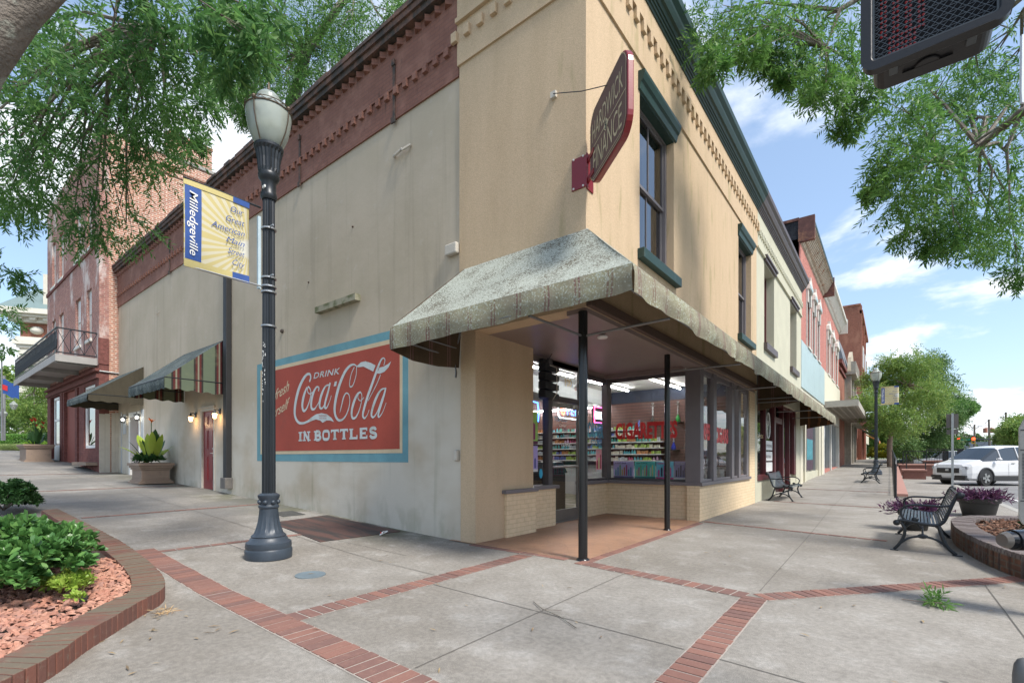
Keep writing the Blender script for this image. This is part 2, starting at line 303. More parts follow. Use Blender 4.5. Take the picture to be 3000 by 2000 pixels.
GREEN = mat('dark_green_paint', (.011, .038, .031), .55, var=.35, vs=3, grain=.2, dirt=(.06, .09, .08), da=.6, db=.8)
GREYP = mat('mauve_grey_paint', (.15, .135, .14), .55, var=.12)
GREYD = mat('dark_mauve_paint', (.085, .075, .075), .5, var=.15)
SOFF = mat('soffit_paint', (.24, .185, .165), .42, var=.12, vs=1.2)
TRIMB = mat('brown_trim', (.09, .055, .04), .6)
BLACKP = mat('black_pole_paint', (.012, .012, .013), .22, var=.2, bump=.05, dirt=(.05, .045, .04), da=.66, db=.8)
IRON = mat('black_cast_iron', (.018, .022, .026), .38, var=.25, bump=.1, metal=.2)
IRONB = mat('faded_lamp_paint', (.035, .047, .062), .42, var=.3, vs=6, bump=.15, dirt=(.28, .28, .26), da=.73, db=.76, ds=9)
GREYSLAT = mat('bench_slat', (.05, .06, .065), .4, var=.2)
STEEL = mat('galvanised_steel', (.38, .39, .39), .38, metal=.85, var=.15)
WHITE = mat('white_paint', (.72, .72, .69), .5, var=.08)
WHITED = mat('weathered_white_board', (.50, .46, .39), .85, var=.2, vs=3, grain=.15, dirt=(.25, .22, .16), da=.6, db=.8)
REDD = mat('red_door_paint', (.20, .018, .022), .4, var=.12)
MAROON = mat('maroon_frame', (.09, .015, .018), .4)
SIGNR = mat('red_sign_edge', (.20, .010, .014), .28, var=.1, bump=.05)
SIGNF = mat('brown_sign_face', (.09, .038, .03), .45, var=.1)
SIGNL = mat('sign_letters_tan', (.46, .38, .23), .5)
B2C = mat('pale_green_stucco', (.47, .455, .345), .9, var=.14, vs=1.5, grain=.12, bump=.5, bd=.008)
BROWNP = mat('purple_brown_paint', (.085, .062, .06), .5, var=.2)
TEAL = mat('pale_teal_metal', (.36, .46, .46), .5, var=.14, vs=.8, grain=.04, dirt=(.26, .33, .34), da=.55, db=.75)
CREAMM = mat('cream_metal_panel', (.62, .58, .45), .55, var=.1)
STONEW = mat('white_trim_stone', (.60, .585, .53), .75, var=.15, vs=2, dirt=(.33, .30, .25), da=.6, db=.75)
RUSTC = mat('rusted_cornice', (.13, .055, .045), .8, var=.5, vs=5, dirt=(.28, .13, .07), da=.5, db=.7)
CANO = mat('concrete_canopy', (.36, .335, .285), .85, var=.2, dirt=(.2, .19, .14), da=.6, db=.8)
STONEG = mat('rough_grey_stone', (.34, .31, .26), .95, var=.35, vs=4, grain=.3, bump=.9, bd=.03)
SLATE = mat('grey_slate', (.17, .18, .195), .8, var=.3, vs=5)
DARK = mat('dark_inside', (.012, .012, .013), .6)
BARK = mat('oak_bark', (.16, .135, .11), .95, var=.5, vs=9, grain=.35, gs=40, bump=.9, bd=.02, dirt=(.27, .28, .23), da=.52, db=.66, ds=6)
BARKL = mat('smooth_pale_bark', (.27, .20, .155), .9, var=.35, vs=6, bump=.5)
TERRA = mat('cast_planter', (.27, .20, .15), .85, var=.2, vs=5, dirt=(.15, .12, .09), da=.55, db=.75)
BLPOT = mat('black_plastic_pot', (.022, .022, .022), .55, var=.3, dirt=(.07, .065, .06), da=.6, db=.8)
RUBBER = mat('rubber', (.018, .018, .018), .8); CARW = mat('white_car_paint', (.60, .61, .62), .18, var=.02, grain=0, bump=0); CARG = mat('silver_car_paint', (.42, .43, .44), .25, metal=.3, var=.02, grain=0, bump=0)
CARK = mat('black_trim', (.02, .02, .022), .45); RIM = mat('alloy_rim', (.42, .43, .44), .3, metal=.7); CGL = mat('car_glass', (.015, .02, .022), .06, var=0, grain=0, bump=0, spec=1)
MULCH = mat('bark_mulch', (.13, .065, .04), .95, var=.6, vs=25, grain=.5, gs=80, bump=1, bd=.03)
SOIL = mat('soil', (.06, .04, .028), .95, var=.5, vs=14, bump=1, bd=.03)
WALLIN = mat('inside_wall', (.50, .45, .44), .8); CEIL = mat('inside_ceiling', (.62, .61, .60), .8, var=.1)
t = NT('slatwall'); x, y, z = t.xyz(); c = t.mix(t.ramp(t.math('FRACT', t.math('MULTIPLY', z, 10)), .1, .16), (.03, .014, .012), (.115, .052, .042)); SLATW = t.done(c, .5)
TUBE = emit('fluorescent_tube', (1, .98, .95), 32)
BLUEB = mat('banner_blue', (.02, .07, .26), .7, var=.2, vs=8); YELB = mat('banner_yellow', (.50, .42, .17), .7, var=.08)
def leafmat(name, c1, c2, c3, tr=.35, sc=1.1, rough=.5):
    t = NT(name); a = t.n('ShaderNodeAttribute', attribute_name='rnd').outputs['Fac']; n1 = t.noise(t.geo, sc, 3); c = t.mix(t.ramp(n1, .35, .65), c1, c2); c = t.mix(t.ramp(a, .55, 1, 0, .8), c, c3)
    t.done(c, rough, spec=.4); tl = t.n('ShaderNodeBsdfTranslucent'); t.l(c, tl.inputs[0]); ms = t.n('ShaderNodeMixShader'); ms.inputs[0].default_value = tr; t.l(t.b.outputs[0], ms.inputs[1]); t.l(tl.outputs[0], ms.inputs[2]); t.l(ms.outputs[0], t.out.inputs[0]); return t.m
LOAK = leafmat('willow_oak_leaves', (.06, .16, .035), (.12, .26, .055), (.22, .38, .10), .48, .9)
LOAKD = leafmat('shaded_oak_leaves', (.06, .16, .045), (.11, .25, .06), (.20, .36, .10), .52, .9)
LSHR = leafmat('glossy_shrub_leaves', (.065, .17, .045), (.10, .23, .06), (.17, .33, .09), .2, 3, .3)
LSHRY = leafmat('yellow_green_leaves', (.24, .38, .05), (.32, .46, .08), (.4, .5, .1), .3, 3, .4)
LTREE = leafmat('street_tree_leaves', (.15, .26, .06), (.20, .32, .075), (.34, .42, .10), .45, .6)
LYEL = leafmat('yellow_bush_leaves', (.42, .42, .04), (.34, .38, .05), (.55, .5, .08), .3, 1)
LPUR = leafmat('purple_leaves', (.06, .022, .065), (.10, .03, .085), (.15, .06, .10), .2, 6, .4)
LCAN = leafmat('canna_leaves', (.30, .42, .05), (.42, .52, .08), (.16, .30, .05), .35, 2, .4)
LDK = leafmat('dark_green_leaves', (.03, .08, .025), (.04, .11, .03), (.07, .15, .04), .2, 3, .4)
LFAR = leafmat('far_leaves', (.09, .15, .055), (.12, .19, .07), (.17, .23, .09), .3, .2)
# numpy mesh from quads (n,4,3)
def leafmesh(name, Q, mat_, parent=None, kind=None, rep=1):
    n = len(Q); me = bpy.data.meshes.new(name); o0 = wl(parent) if parent else Vector((0, 0, 0))
    me.vertices.add(n * 4); me.vertices.foreach_set('co', (Q.reshape(-1, 3) - np.array(o0)).astype(np.float32).ravel())
    me.loops.add(n * 4); me.loops.foreach_set('vertex_index', np.arange(n * 4, dtype=np.int32))
    me.polygons.add(n); me.polygons.foreach_set('loop_start', np.arange(0, n * 4, 4, dtype=np.int32)); me.update(calc_edges=True)
    at = me.attributes.new('rnd', 'FLOAT', 'POINT'); at.data.foreach_set('value', np.repeat(np.tile(RNG.random(n // rep), rep) if rep > 1 else RNG.random(n), 4).astype(np.float32))
    me.materials.append(mat_); o = bpy.data.objects.new(name, me); COL.objects.link(o)
    if parent: o.parent = parent; WL[o] = o0.copy()
    if kind: o['kind'] = kind
    return o
def unit(a): return a / np.maximum(np.linalg.norm(a, axis=-1, keepdims=True), 1e-9)
def leafquads(P, Dr, L, W, nrm=None):
    """leaf rhombs at points P along directions Dr"""
    n = len(P); Dr = unit(Dr); N = unit(RNG.normal(size=(n, 3)) + np.array([0, 0, .8])) if nrm is None else nrm
    Sd = unit(np.cross(Dr, N)); Nn = np.cross(Sd, Dr); L = np.asarray(L)[:, None] if np.ndim(L) else L; W = np.asarray(W)[:, None] if np.ndim(W) else W
    m = P + Dr * L * .45 + Nn * L * .04
    return np.stack([P, m + Sd * W / 2, P + Dr * L, m - Sd * W / 2], 1)
def leafround(P, Dr, L, W):
    n = len(P); Dr = unit(Dr); N = unit(RNG.normal(size=(n, 3)) * .5 + np.array([0, 0, 1.2])); Sd = unit(np.cross(Dr, N)); Nn = np.cross(Sd, Dr); L = L[:, None]; W = W[:, None]
    a, b, c = P + Dr * L * .42, P + Dr * L * .8, P + Dr * L; u = Nn * W * .16
    return np.concatenate([np.stack([P, a + Sd * W * .40 + u, b + Sd * W * .42 + u * .8, c], 1), np.stack([P, c, b - Sd * W * .42 + u * .8, a - Sd * W * .40 + u], 1)])
def twigs(c, r, n, tl, k, L, W, droop=.6, sq=(1, 1, .8), stem=.0025):
    """n twigs of length tl with k leaves, started inside an ellipsoid"""
    c = np.array(c); u = unit(RNG.normal(size=(n, 3))) * (RNG.random((n, 1)) ** .45) * r * np.array(sq); st = c + u
    d = unit(unit(u) * .55 + RNG.normal(size=(n, 3)) * .55 + np.array([0, 0, -droop])); d2 = unit(d + np.array([0, 0, -droop * .7]))
    tt = np.linspace(.08, 1, k)[None, :, None]; P = st[:, None, :] + tl * (d[:, None, :] * tt + (d2 - d)[:, None, :] * tt * tt * .5)
    T = unit(d[:, None, :] + (d2 - d)[:, None, :] * tt); side = unit(np.cross(T, RNG.normal(size=(n, 1, 3)))); sg = np.where(np.arange(k) % 2 == 0, 1, -1)[None, :, None]
    Dv = unit(T * .75 + side * sg * .75 + RNG.normal(size=P.shape) * .22); P = P.reshape(-1, 3); Dv = Dv.reshape(-1, 3); m = len(P)
    q = leafquads(P, Dv, L * (.7 + .5 * RNG.random(m)), W * (.8 + .4 * RNG.random(m)))
    e = st + tl * (d + (d2 - d) * .5); w_ = unit(np.cross(d, RNG.normal(size=(n, 3)))) * stem
    return np.concatenate([q, np.stack([st - w_, st + w_, e + w_ * .4, e - w_ * .4], 1)])
# =================== SETTING ===================
def frange(a, b, s): return [a + (b - a) * i / max(1, round((b - a) / s)) for i in range(max(1, round((b - a) / s)) + 1)]
def sheet(name, xs, ys, dz, m, kind='structure', zf=None):
    f = zf or gz; b = MB(); nx = len(xs)
    b.add([(x, y, f(x, y) + dz) for y in ys for x in xs], [(j * nx + i, j * nx + i + 1, (j + 1) * nx + i + 1, (j + 1) * nx + i) for j in range(len(ys) - 1) for i in range(nx - 1)])
    o = b.build(name, m); tag(o, kind=kind); return o
GRASSG = mat('dry_grass_ground', (.12, .15, .06), .95, var=.4, vs=1.5, grain=.4, gs=30, bump=.6)
gxs = [-400, -300, -200, -120, -70, -45, -31, -27, -23, -20.7, -17.5, -12, -10, -7.8, -5.3, -3.5, -2, 0, 3.2, 3.3, 5.6, 20, 60, 200, 400]
gys = [-400, -200, -60, -20, -8, 0, 12, 30, 60, 61, 120, 300, 700]
sheet('ground', gxs, gys, -.2, GRASSG)
sheet('sidewalk', [x for x in gxs if -72 < x < 3.31] + [4.4, 5.45], [-9, -6, -3, 0, 6, 12, 20, 30, 45, 60, 61, 100], 0, CONC)
sheet('road', [5.6, 10, 20], [-200, -40, -9.4, 0, 10, 60, 150, 400], -.045, ASPH)
sheet('cross_street', [-300, -70, -45, -31, -23, -20.7, -17.5, -12, -10, -7.8, -5.3, -3.5, -2, 5.6], [-24, -16, -9.15], -.12, ASPH)
box('kerb', mat('kerb_concrete', (.33, .32, .29), .9, var=.2), None, 5.45, 5.6, -9, 100, -.2, .003)['kind'] = 'structure'
sheet('road_marking', [6.1, 6.22], [13, 23], -.037, mat('road_line_white', (.6, .6, .58), .8, var=.3))['kind'] = 'structure'
sheet('road_marking', [5.62, 19], [32, 32.4], -.037, MATS['road_line_white'])['kind'] = 'structure'
sheet('entrance_floor', [-2.35, .04], [-.06, 4.9], .006, TILE)
# joints between the slabs
def joint(pts, wd=.008):
    b = MB()
    for (x0, y0), (x1, y1) in zip(pts, pts[1:]):
        n = max(1, int(math.hypot(x1 - x0, y1 - y0) / 1.2)); l = math.hypot(x1 - x0, y1 - y0); nx, ny = -(y1 - y0) / l * wd / 2, (x1 - x0) / l * wd / 2
        for i in range(n):
            a, c = i / n, (i + 1) / n; p = [(x0 + (x1 - x0) * a, y0 + (y1 - y0) * a), (x0 + (x1 - x0) * c, y0 + (y1 - y0) * c)]
            q = [(p[0][0] + nx, p[0][1] + ny), (p[0][0] - nx, p[0][1] - ny), (p[1][0] - nx, p[1][1] - ny), (p[1][0] + nx, p[1][1] + ny)]
            b.quad(*[(x, y, gz(x, y) + .004) for x, y in q])
    o = b.build('slab_joint', JOINT); tag(o, kind='structure')
for L in ([(.76, -3.4), (.72, 0)], [(-.62, -1.98), (1.97, -2.08)], [(2.07, -.2), (2.0, 4.2), (1.85, 10.3), (1.75, 60)], [(3.83, 1.5), (3.84, -3)], [(2.2, -2.1), (4.4, -2.3)], [(-.9, -1.7), (-4.3, -1.55)], [(-4.4, -1.3), (-2.0, -1.2)],
          [(-4.6, -1.75), (-20, -1.6), (-40, -1.5)], [(2.2, 7.4), (.02, 7.6)], [(3.1, 7.2), (2.1, 7.3)], [(0, 13.4), (3.1, 13)], [(0, 17.9), (3.1, 17.6)], [(0, 21), (3.1, 20.7)], [(0, 25.5), (3.1, 25.2)], [(-11.8, -3.3), (-11.9, 0)], [(-17.6, -3.3), (-17.7, 0)]): joint(L)
def band(A, B, wd, bl=.105, run='across'):
    """paver strip from A to B (centre line), bricks laid across"""
    (x0, y0), (x1, y1) = A, B; l = math.hypot(x1 - x0, y1 - y0); ux, uy = (x1 - x0) / l, (y1 - y0) / l; nx, ny = -uy, ux
    n = int(l / bl); b = MB(); mo = MB(); r = random.Random(int(l * 1000)); cols = []
    for i in range(n):
        s0, s1 = i * bl + .005, (i + 1) * bl - .005; j = r.uniform(-.004, .004); s0 += .004; s1 -= .004; q = [(s0, -wd / 2 + j), (s1, -wd / 2 + j), (s1, wd / 2 + j), (s0, wd / 2 + j)]
        P = [(x0 + ux * s + nx * t, y0 + uy * s + ny * t) for s, t in q]; zt = r.uniform(.006, .010)
        b.prism([(x, y, gz(x, y) - .002) for x, y in P], (0, 0, zt + .002)); cols += [r.random()] * 8
    for i in range(0, n, 6):
        a, c = i * bl, min(n, i + 6) * bl; q = [(a, -wd / 2 - .012), (c, -wd / 2 - .012), (c, wd / 2 + .012), (a, wd / 2 + .012)]
        mo.quad(*[(x0 + ux * s + nx * t, y0 + uy * s + ny * t, gz(x0 + ux * s, y0 + uy * s) + .003) for s, t in q])
    o = b.build('brick_paving_band', PAVER); tag(o, kind='structure'); at = o.data.attributes.new('rnd', 'FLOAT', 'POINT'); at.data.foreach_set('value', cols[:len(o.data.vertices)])
    tag(mo.build('paving_mortar_bed', MORTAR), kind='structure')
band((-4.6, -3.4), (2.6, -3.62), .25); band((-.75, -3.42), (-.75, -.1), .22, .115); band((.02, -.14), (2.08, -.44), .2, .118)
band((2.08, -.45), (2.12, -4.8), .2); band((2.12, -.42), (5.2, 3.3), .2); band((.1, 4.74), (3.12, 4.12), .1, .2); band((.35, 10.75), (3.1, 10.3), .1, .2)
band((.3, 16.3), (3.1, 15.9), .1, .2); band((-4.35, -3.3), (-4.2, 0), .1, .2); band((-8.0, -3.4), (-8.1, 0), .1, .2); band((-13.4, -3.3), (-13.5, 0), .1, .2); band((-20.3, -3.3), (-20.4, -.1), .1, .2)
band((-1.85, -.09), (-.0, -.1), .12, .24); band((.1, -.1), (.1, 4.6), .12, .24)
# =================== wall with openings ===================
def wallrects(a0, a1, z0, z1, holes):
    A = sorted({a0, a1, *[v for h in holes for v in h[:2] if a0 < v < a1]}); Z = sorted({z0, z1, *[v for h in holes for v in h[2:] if z0 < v < z1]}); out = []
    for i in range(len(A) - 1):
        run = None
        for k in range(len(Z) - 1):
            ca, cz = (A[i] + A[i + 1]) / 2, (Z[k] + Z[k + 1]) / 2
            if any(h[0] < ca < h[1] and h[2] < cz < h[3] for h in holes):
                if run: out.append((A[i], A[i + 1], run, Z[k])); run = None
            elif run is None: run = Z[k]
        if run is not None: out.append((A[i], A[i + 1], run, Z[-1]))
    return out
def wallX(b, xa, xb, y0, y1, z0, z1, holes=()):   # wall in a plane of constant x
    for a, c, p, q in wallrects(y0, y1, z0, z1, holes): b.box(xa, xb, a, c, p, q)
    return b
def wallY(b, ya, yb, x0, x1, z0, z1, holes=()):
    for a, c, p, q in wallrects(x0, x1, z0, z1, holes): b.box(a, c, ya, yb, p, q)
    return b
# =================== CORNER BUILDING ===================
CB = thing('corner_shop_building', 'tan and cream two-storey corner building with red brick cornice and glass shopfront', 'building', (0, 0, 0))
DOORA = (-12.42, -11.50, .36, 2.66); DOORB = (-19.35, -18.05, .6, 2.95)
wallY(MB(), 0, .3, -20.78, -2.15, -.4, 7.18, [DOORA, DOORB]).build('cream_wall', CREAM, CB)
W1 = (1.62, 3.10, 4.47, 6.92); W2 = (7.70, 9.13, 4.42, 6.92)
b = MB(); wallX(b, -.24, .06, -.03, 9.8, 3.2, 7.31, [W1, W2]); b.box(-2.15, -.24, -.03, .27, 3.2, 7.31)
b.box(-2.13, -1.82, -.025, .3, -.3, 3.2).box(-2.4, -1.82, .3, 1.46, -.3, 3.2)
b.build('tan_wall', TAN, CB)
b = MB(); b.box(-.24, .09, -.06, 9.8, 7.31, 8.36).box(-2.17, -.24, -.06, .27, 7.31, 8.36)
b.box(.09, .14, -.11, 9.8, 7.93, 8.0).box(-2.17, .09, -.11, -.06, 7.93, 8.0)
b.build('parapet', TAN, CB)
b = MB(); y = .02
while y < 9.75: b.box(.09, .145, y, y + .11, 7.76, 7.93); y += .262
x = -.05
while x > -2.15: b.box(x - .11, x, -.115, -.06, 7.66, 7.81); x -= .262
b.build('dentils', TAN, CB, bevel=.004)
def cornice(name, prof, y0, y1, m, par, n=1):
    b = MB(); b.prism([(.09 + p, y0, z) for p, z in prof], (0, y1 - y0, 0)); return b.build(name, m, par)
CPROF = [(-.2, 8.36), (.02, 8.36), (.03, 8.40), (.05, 8.40), (.055, 8.44), (.075, 8.44), (.08, 8.48), (.10, 8.48), (.12, 8.53), (.16, 8.54), (.20, 8.62), (.21, 8.66), (.27, 8.73), (.28, 8.84), (-.2, 8.88)]
cornice('green_cornice', CPROF, -.06, 9.8, GREEN, CB)
b = MB(); b.prism([(-2.17, -.06 - p, z) for p, z in CPROF][::-1], (2.26, 0, 0)); b.build('green_cornice', GREEN, CB)
# red brick parapet along the side wall
b = MB().box(-20.85, -2.17, -.03, .3, 7.18, 8.50); b.build('red_brick_band', REDB, CB)
b = MB(); x = -2.35
while x > -20.8: b.box(x - .10, x, -.085, -.03, 7.57, 7.70); x -= .25
b.box(-20.85, -2.17, -.055, -.03, 7.70, 7.73); b.build('dentils', REDB, CB)
b = MB(); x = -2.3
while x > -20.8: b.prism([(x - .17, -.03, 8.36), (x - .085, -.11, 8.36), (x, -.03, 8.36)], (0, 0, .11)); x -= .235
b.build('dogtooth_course', REDB, CB)
b = MB(); b.box(-20.9, -2.17, -.15, .3, 8.50, 8.60).box(-20.92, -2.17, -.19, .3, 8.60, 8.70)
r = random.Random(3); x = -20.95
while x < -2.2:
    l = r.uniform(.25, .6); b.box(x, min(x + l - .01, -2.17), -.2 - r.uniform(0, .03), .34, 8.70, 8.76 + r.uniform(0, .04)); x += l
b.build('coping', COPE, CB)
b = MB()
for x in (-3.72, -6.9, -8.35, -11.9, -14.9): b.box(x - .03, x + .03, -.05, -.031, 7.12, 8.2).box(x - .05, x + .05, -.075, -.05, 7.1, 7.2).box(x - .04, x + .04, -.07, -.05, 8.1, 8.2)
b.build('iron_strap_row', COPE, CB)
box('chimney_stub', COPE, CB, -20.7, -19.9, .3, 1.0, 8.6, 9.35)
box('roof', mat('roof_felt', (.08, .08, .08), .95), CB, -20.8, .0, .3, 9.8, 8.05, 8.2)
b = MB(); b.box(-20.78, -20.5, .3, 9.8, -.4, 8.05).box(-20.5, -9.2, 9.5, 9.8, -.4, 8.05).box(-9.2, 0, 9.72, 9.8, -.3, 8.05); b.build('party_wall', CHAR, CB)
# small things on the wall
b = MB(); b.box(-6.16, -4.76, -.12, 0, 4.24, 4.36); b.build('stone_ledge', mat('mossy_ledge', (.30, .28, .2), .9, var=.3, dirt=(.12, .13, .06), da=.45, db=.65, ds=5), CB)
b = MB(); b.box(-2.42, -2.17, -.09, 0, 4.45, 4.62); b.box(-2.25, -2.17, -.07, 0, 1.25, 1.42); b.split('conduit_box', WHITED, CB, bevel=.02)
b = MB(); b.tube([(-3.75, -.02, 6.55), (-3.62, -.09, 6.5), (-3.5, -.05, 6.57), (-3.42, -.1, 6.5), (-3.3, -.02, 6.58)], .025, 6); b.box(-.45, -.37, -.07, -.03, 6.02, 6.1); b.tube([(-16.2, 0, 6.1), (-16.1, -.08, 6.05), (-16.0, -.03, 6.12)], .015, 5); b.split('wire_anchor', WHITED, CB)
b = MB(); b.ball((-7.72, -.01, 4.15), .05, 5); b.ball((-5.0, -.01, 5.7), .02, 4).ball((-6.6, -.01, 5.0), .02, 4); b.split('bolt', COPE, CB)
MB().tube([(-.4, -.07, 6.06), (.1, -.2, 5.78), (.66, -.5, 5.42)], .006, 5).build('guy_wire', IRON, CB)
# downspout
b = MB(); b.box(-10.60, -10.40, -.14, 0, .62, 7.1); b.build('downspout', mat('dark_downspout', (.014, .014, .015), .6, var=.3), CB, bevel=.015)
box('downspout_foot', mat('worn_metal', (.12, .11, .1), .7, var=.5, dirt=(.25, .22, .18)), CB, -10.64, -10.34, -.19, 0, .5, .78, bevel=.01)
# windows: frame + two sashes with muntin + curtains, behind real glass
def sash_window(par, y0, y1, z0, z1, xf, fm, hood=None, sill=None, sx=.06, curtain=True, nm='window', muntin=True):
    b = MB(); xi = xf - .05; fw = .07
    b.box(xi, xf + .03, y0, y0 + fw, z0, z1).box(xi, xf + .03, y1 - fw, y1, z0, z1).box(xi, xf + .03, y0 + fw, y1 - fw, z1 - fw, z1).box(xi, xf + .03, y0 + fw, y1 - fw, z0, z0 + fw)
    wdw = b.build(nm, fm, par, bevel=.004); zm = (z0 + z1) / 2 - .02; b = MB(); iw = .05
    for (p, q, xs) in ((zm - .02, z1 - fw, xf), (z0 + fw, zm + .03, xf - .035)):
        b.box(xs - .03, xs, y0 + fw, y0 + fw + iw, p, q).box(xs - .03, xs, y1 - fw - iw, y1 - fw, p, q).box(xs - .03, xs, y0 + fw + iw, y1 - fw - iw, q - iw, q).box(xs - .03, xs, y0 + fw + iw, y1 - fw - iw, p, p + iw)
        if muntin: b.box(xs - .02, xs - .005, (y0 + y1) / 2 - .012, (y0 + y1) / 2 + .012, p + iw, q - iw)
    b.build('sash', fm, wdw); b = MB(); b.quad((xf - .018, y0 + fw, zm), (xf - .018, y1 - fw, zm), (xf - .018, y1 - fw, z1 - fw), (xf - .018, y0 + fw, z1 - fw)).quad((xf - .052, y0 + fw, z0 + fw), (xf - .052, y1 - fw, z0 + fw), (xf - .052, y1 - fw, zm), (xf - .052, y0 + fw, zm)); b.split('pane', GLASSH, wdw)
    if curtain:
        b = MB(); b.grid(lambda u, v: (xf - .2 + .02 * math.sin(u * 40), y1 - fw - u * .55 * (1 - .5 * (v if v < .5 else 1 - v)), z0 + .05 + v * (z1 - z0 - .1)), 30, 6); b.build('curtain', mat('curtain', (.4, .38, .36), .9), wdw)
    MB().box(xf - .9, xf - .85, y0 - .3, y1 + .3, z0 - .3, z1 + .3).build('dark_room', DARK, wdw)
    return wdw
GLASSH = glass('upper_window_glass', (.55, .58, .6), ior=1.9)
for (y0, y1, z0, z1) in (W1, W2):
    sash_window(CB, y0, y1, z0, z1, -.10, GREYP)
    b = MB(); b.prism([(.06, y0 - .06, z1 - .04), (.09, y0 - .06, z1 - .03), (.11, y0 - .06, z1 + .07), (.14, y0 - .06, z1 + .1), (.17, y0 - .06, z1 + .18), (.17, y0 - .06, z1 + .23), (.06, y0 - .06, z1 + .24)], (0, y1 - y0 + .13, 0)); b.box(-.1, .06, y0 + .001, y1 - .001, z1 - .06, z1 - .002); b.build('window_hood', GREEN, CB)
    box('window_sill', GREEN, CB, -.08, .17, y0 - .08, y1 + .1, z0 - .16, z0 - .005, bevel=.008)
# soffit over the entrance and beams
b = MB(); b.box(-2.4, -.24, .27, 4.75, 3.2, 3.3).box(-.24, .05, 0, 9.6, 3.14, 3.2); b.build('entrance_soffit', SOFF, CB)
box('wood_beam', TRIMB, CB, .06, .14, -.03, 9.75, 3.2, 3.34, bevel=.01)
b = MB(); b.box(-2.2, -2.1, .3, 4.8, 3.1, 3.2).box(-2.1, -.3, 4.66, 4.78, 3.1, 3.2); b.build('soffit_moulding', SOFF, CB)
# brick stall risers
b = MB(); b.box(-1.82, -1.77, .66, 1.48, -.1, .72).box(-2.3, -1.95, 1.46, 2.38, -.1, .72).box(-2.3, -2.1, 3.72, 4.95, -.1, .72).box(-2.1, -.24, 4.78, 4.95, -.1, .72).box(-.24, .02, 4.70, 9.12, -.1, .72); b.box(-.24, .02, 9.12, 9.79, -.1, 3.14); b.split('painted_brick_riser', PBRICK, CB)
b = MB(); b.box(-1.84, -1.73, .60, 1.5, .72, .78).box(-2.3, -1.9, 1.505, 2.44, .72, .78).box(-2.3, -2.03, 3.7, 4.7, .72, .79).box(-2.29, .07, 4.7, 4.95, .72, .79).box(-.24, .07, 4.95, 9.12, .72, .79); b.split('riser_sill', GREYP, CB, bevel=.006)
# shopfront framing
b = MB(); b.box(-2.18, -2.1, 1.5, 1.56, .78, 3.1).box(-2.2, -2.06, 2.3, 2.44, .0, 3.2).box(-2.2, -2.06, 3.6, 3.74, .0, 3.2).box(-2.2, -2.1, 2.44, 3.6, 2.42, 2.52).box(-2.2, -2.1, 2.44, 3.6, 3.1, 3.2)
b.box(-2.2, -2.06, 4.72, 4.92, .79, 3.12).box(-2.2, -2.1, 3.74, 4.72, 3.02, 3.12).box(-2.2, -2.1, 3.74, 4.72, .79, .84)
b.box(-2.06, -.28, 4.84, 4.9, 3.03, 3.12).box(-2.06, -.28, 4.84, 4.9, .79, .84)
b.split('shopfront_frame', GREYD, CB, bevel=.004)
b = MB(); b.box(-.28, .03, 4.72, 4.94, .79, 3.14)
for a, c in ((5.66, 5.9), (7.22, 7.44), (7.9, 8.12)): b.box(-.12, .03, a, c, .79, 3.14)
b.box(-.1, .0, 8.9, 9.12, .79, 3.14).box(-.09, -.01, 4.94, 8.9, 3.04, 3.14).box(-.09, -.01, 4.94, 8.9, .79, .84)
b.split('shopfront_frame', GREYP, CB, bevel=.006)
MB().quad((-2.14, 1.5, .78), (-2.14, 2.3, .78), (-2.14, 2.3, 3.15), (-2.14, 1.5, 3.15)).quad((-2.14, 2.44, 2.5), (-2.14, 3.6, 2.5), (-2.14, 3.6, 3.15), (-2.14, 2.44, 3.15)).quad((-2.14, 3.74, .79), (-2.14, 4.8, .79), (-2.14, 4.8, 3.1), (-2.14, 3.74, 3.1)).quad((-2.1, 4.87, .8), (-.2, 4.87, .8), (-.2, 4.87, 3.1), (-2.1, 4.87, 3.1)).quad((-.04, 4.9, .8), (-.04, 9.0, .8), (-.04, 9.0, 3.1), (-.04, 4.9, 3.1)).split('shop_window_pane', GLASS, CB)
# glass entrance door (> handle, pane)
b = MB(); b.box(-2.17, -2.12, 2.45, 2.52, .03, 2.41).box(-2.17, -2.12, 3.5, 3.59, .03, 2.41).box(-2.17, -2.12, 2.52, 3.5, .03, .26).box(-2.17, -2.12, 2.52, 3.5, 2.3, 2.41)
dr = b.build('glass_door', mat('aluminium_frame', (.20, .19, .175), .35, metal=.5), CB, bevel=.003)
MB().quad((-2.145, 2.52, .26), (-2.145, 3.5, .26), (-2.145, 3.5, 2.3), (-2.145, 2.52, 2.3)).build('pane', GLASS, dr); MB().tube([(-2.09, 2.5, 1.12), (-2.06, 2.6, 1.12), (-2.06, 3.45, 1.12), (-2.09, 3.52, 1.12)], .02, 8).build('push_bar', STEEL, dr)
box('threshold', STEEL, CB, -2.3, -2.08, 2.4, 3.7, .0, .03)
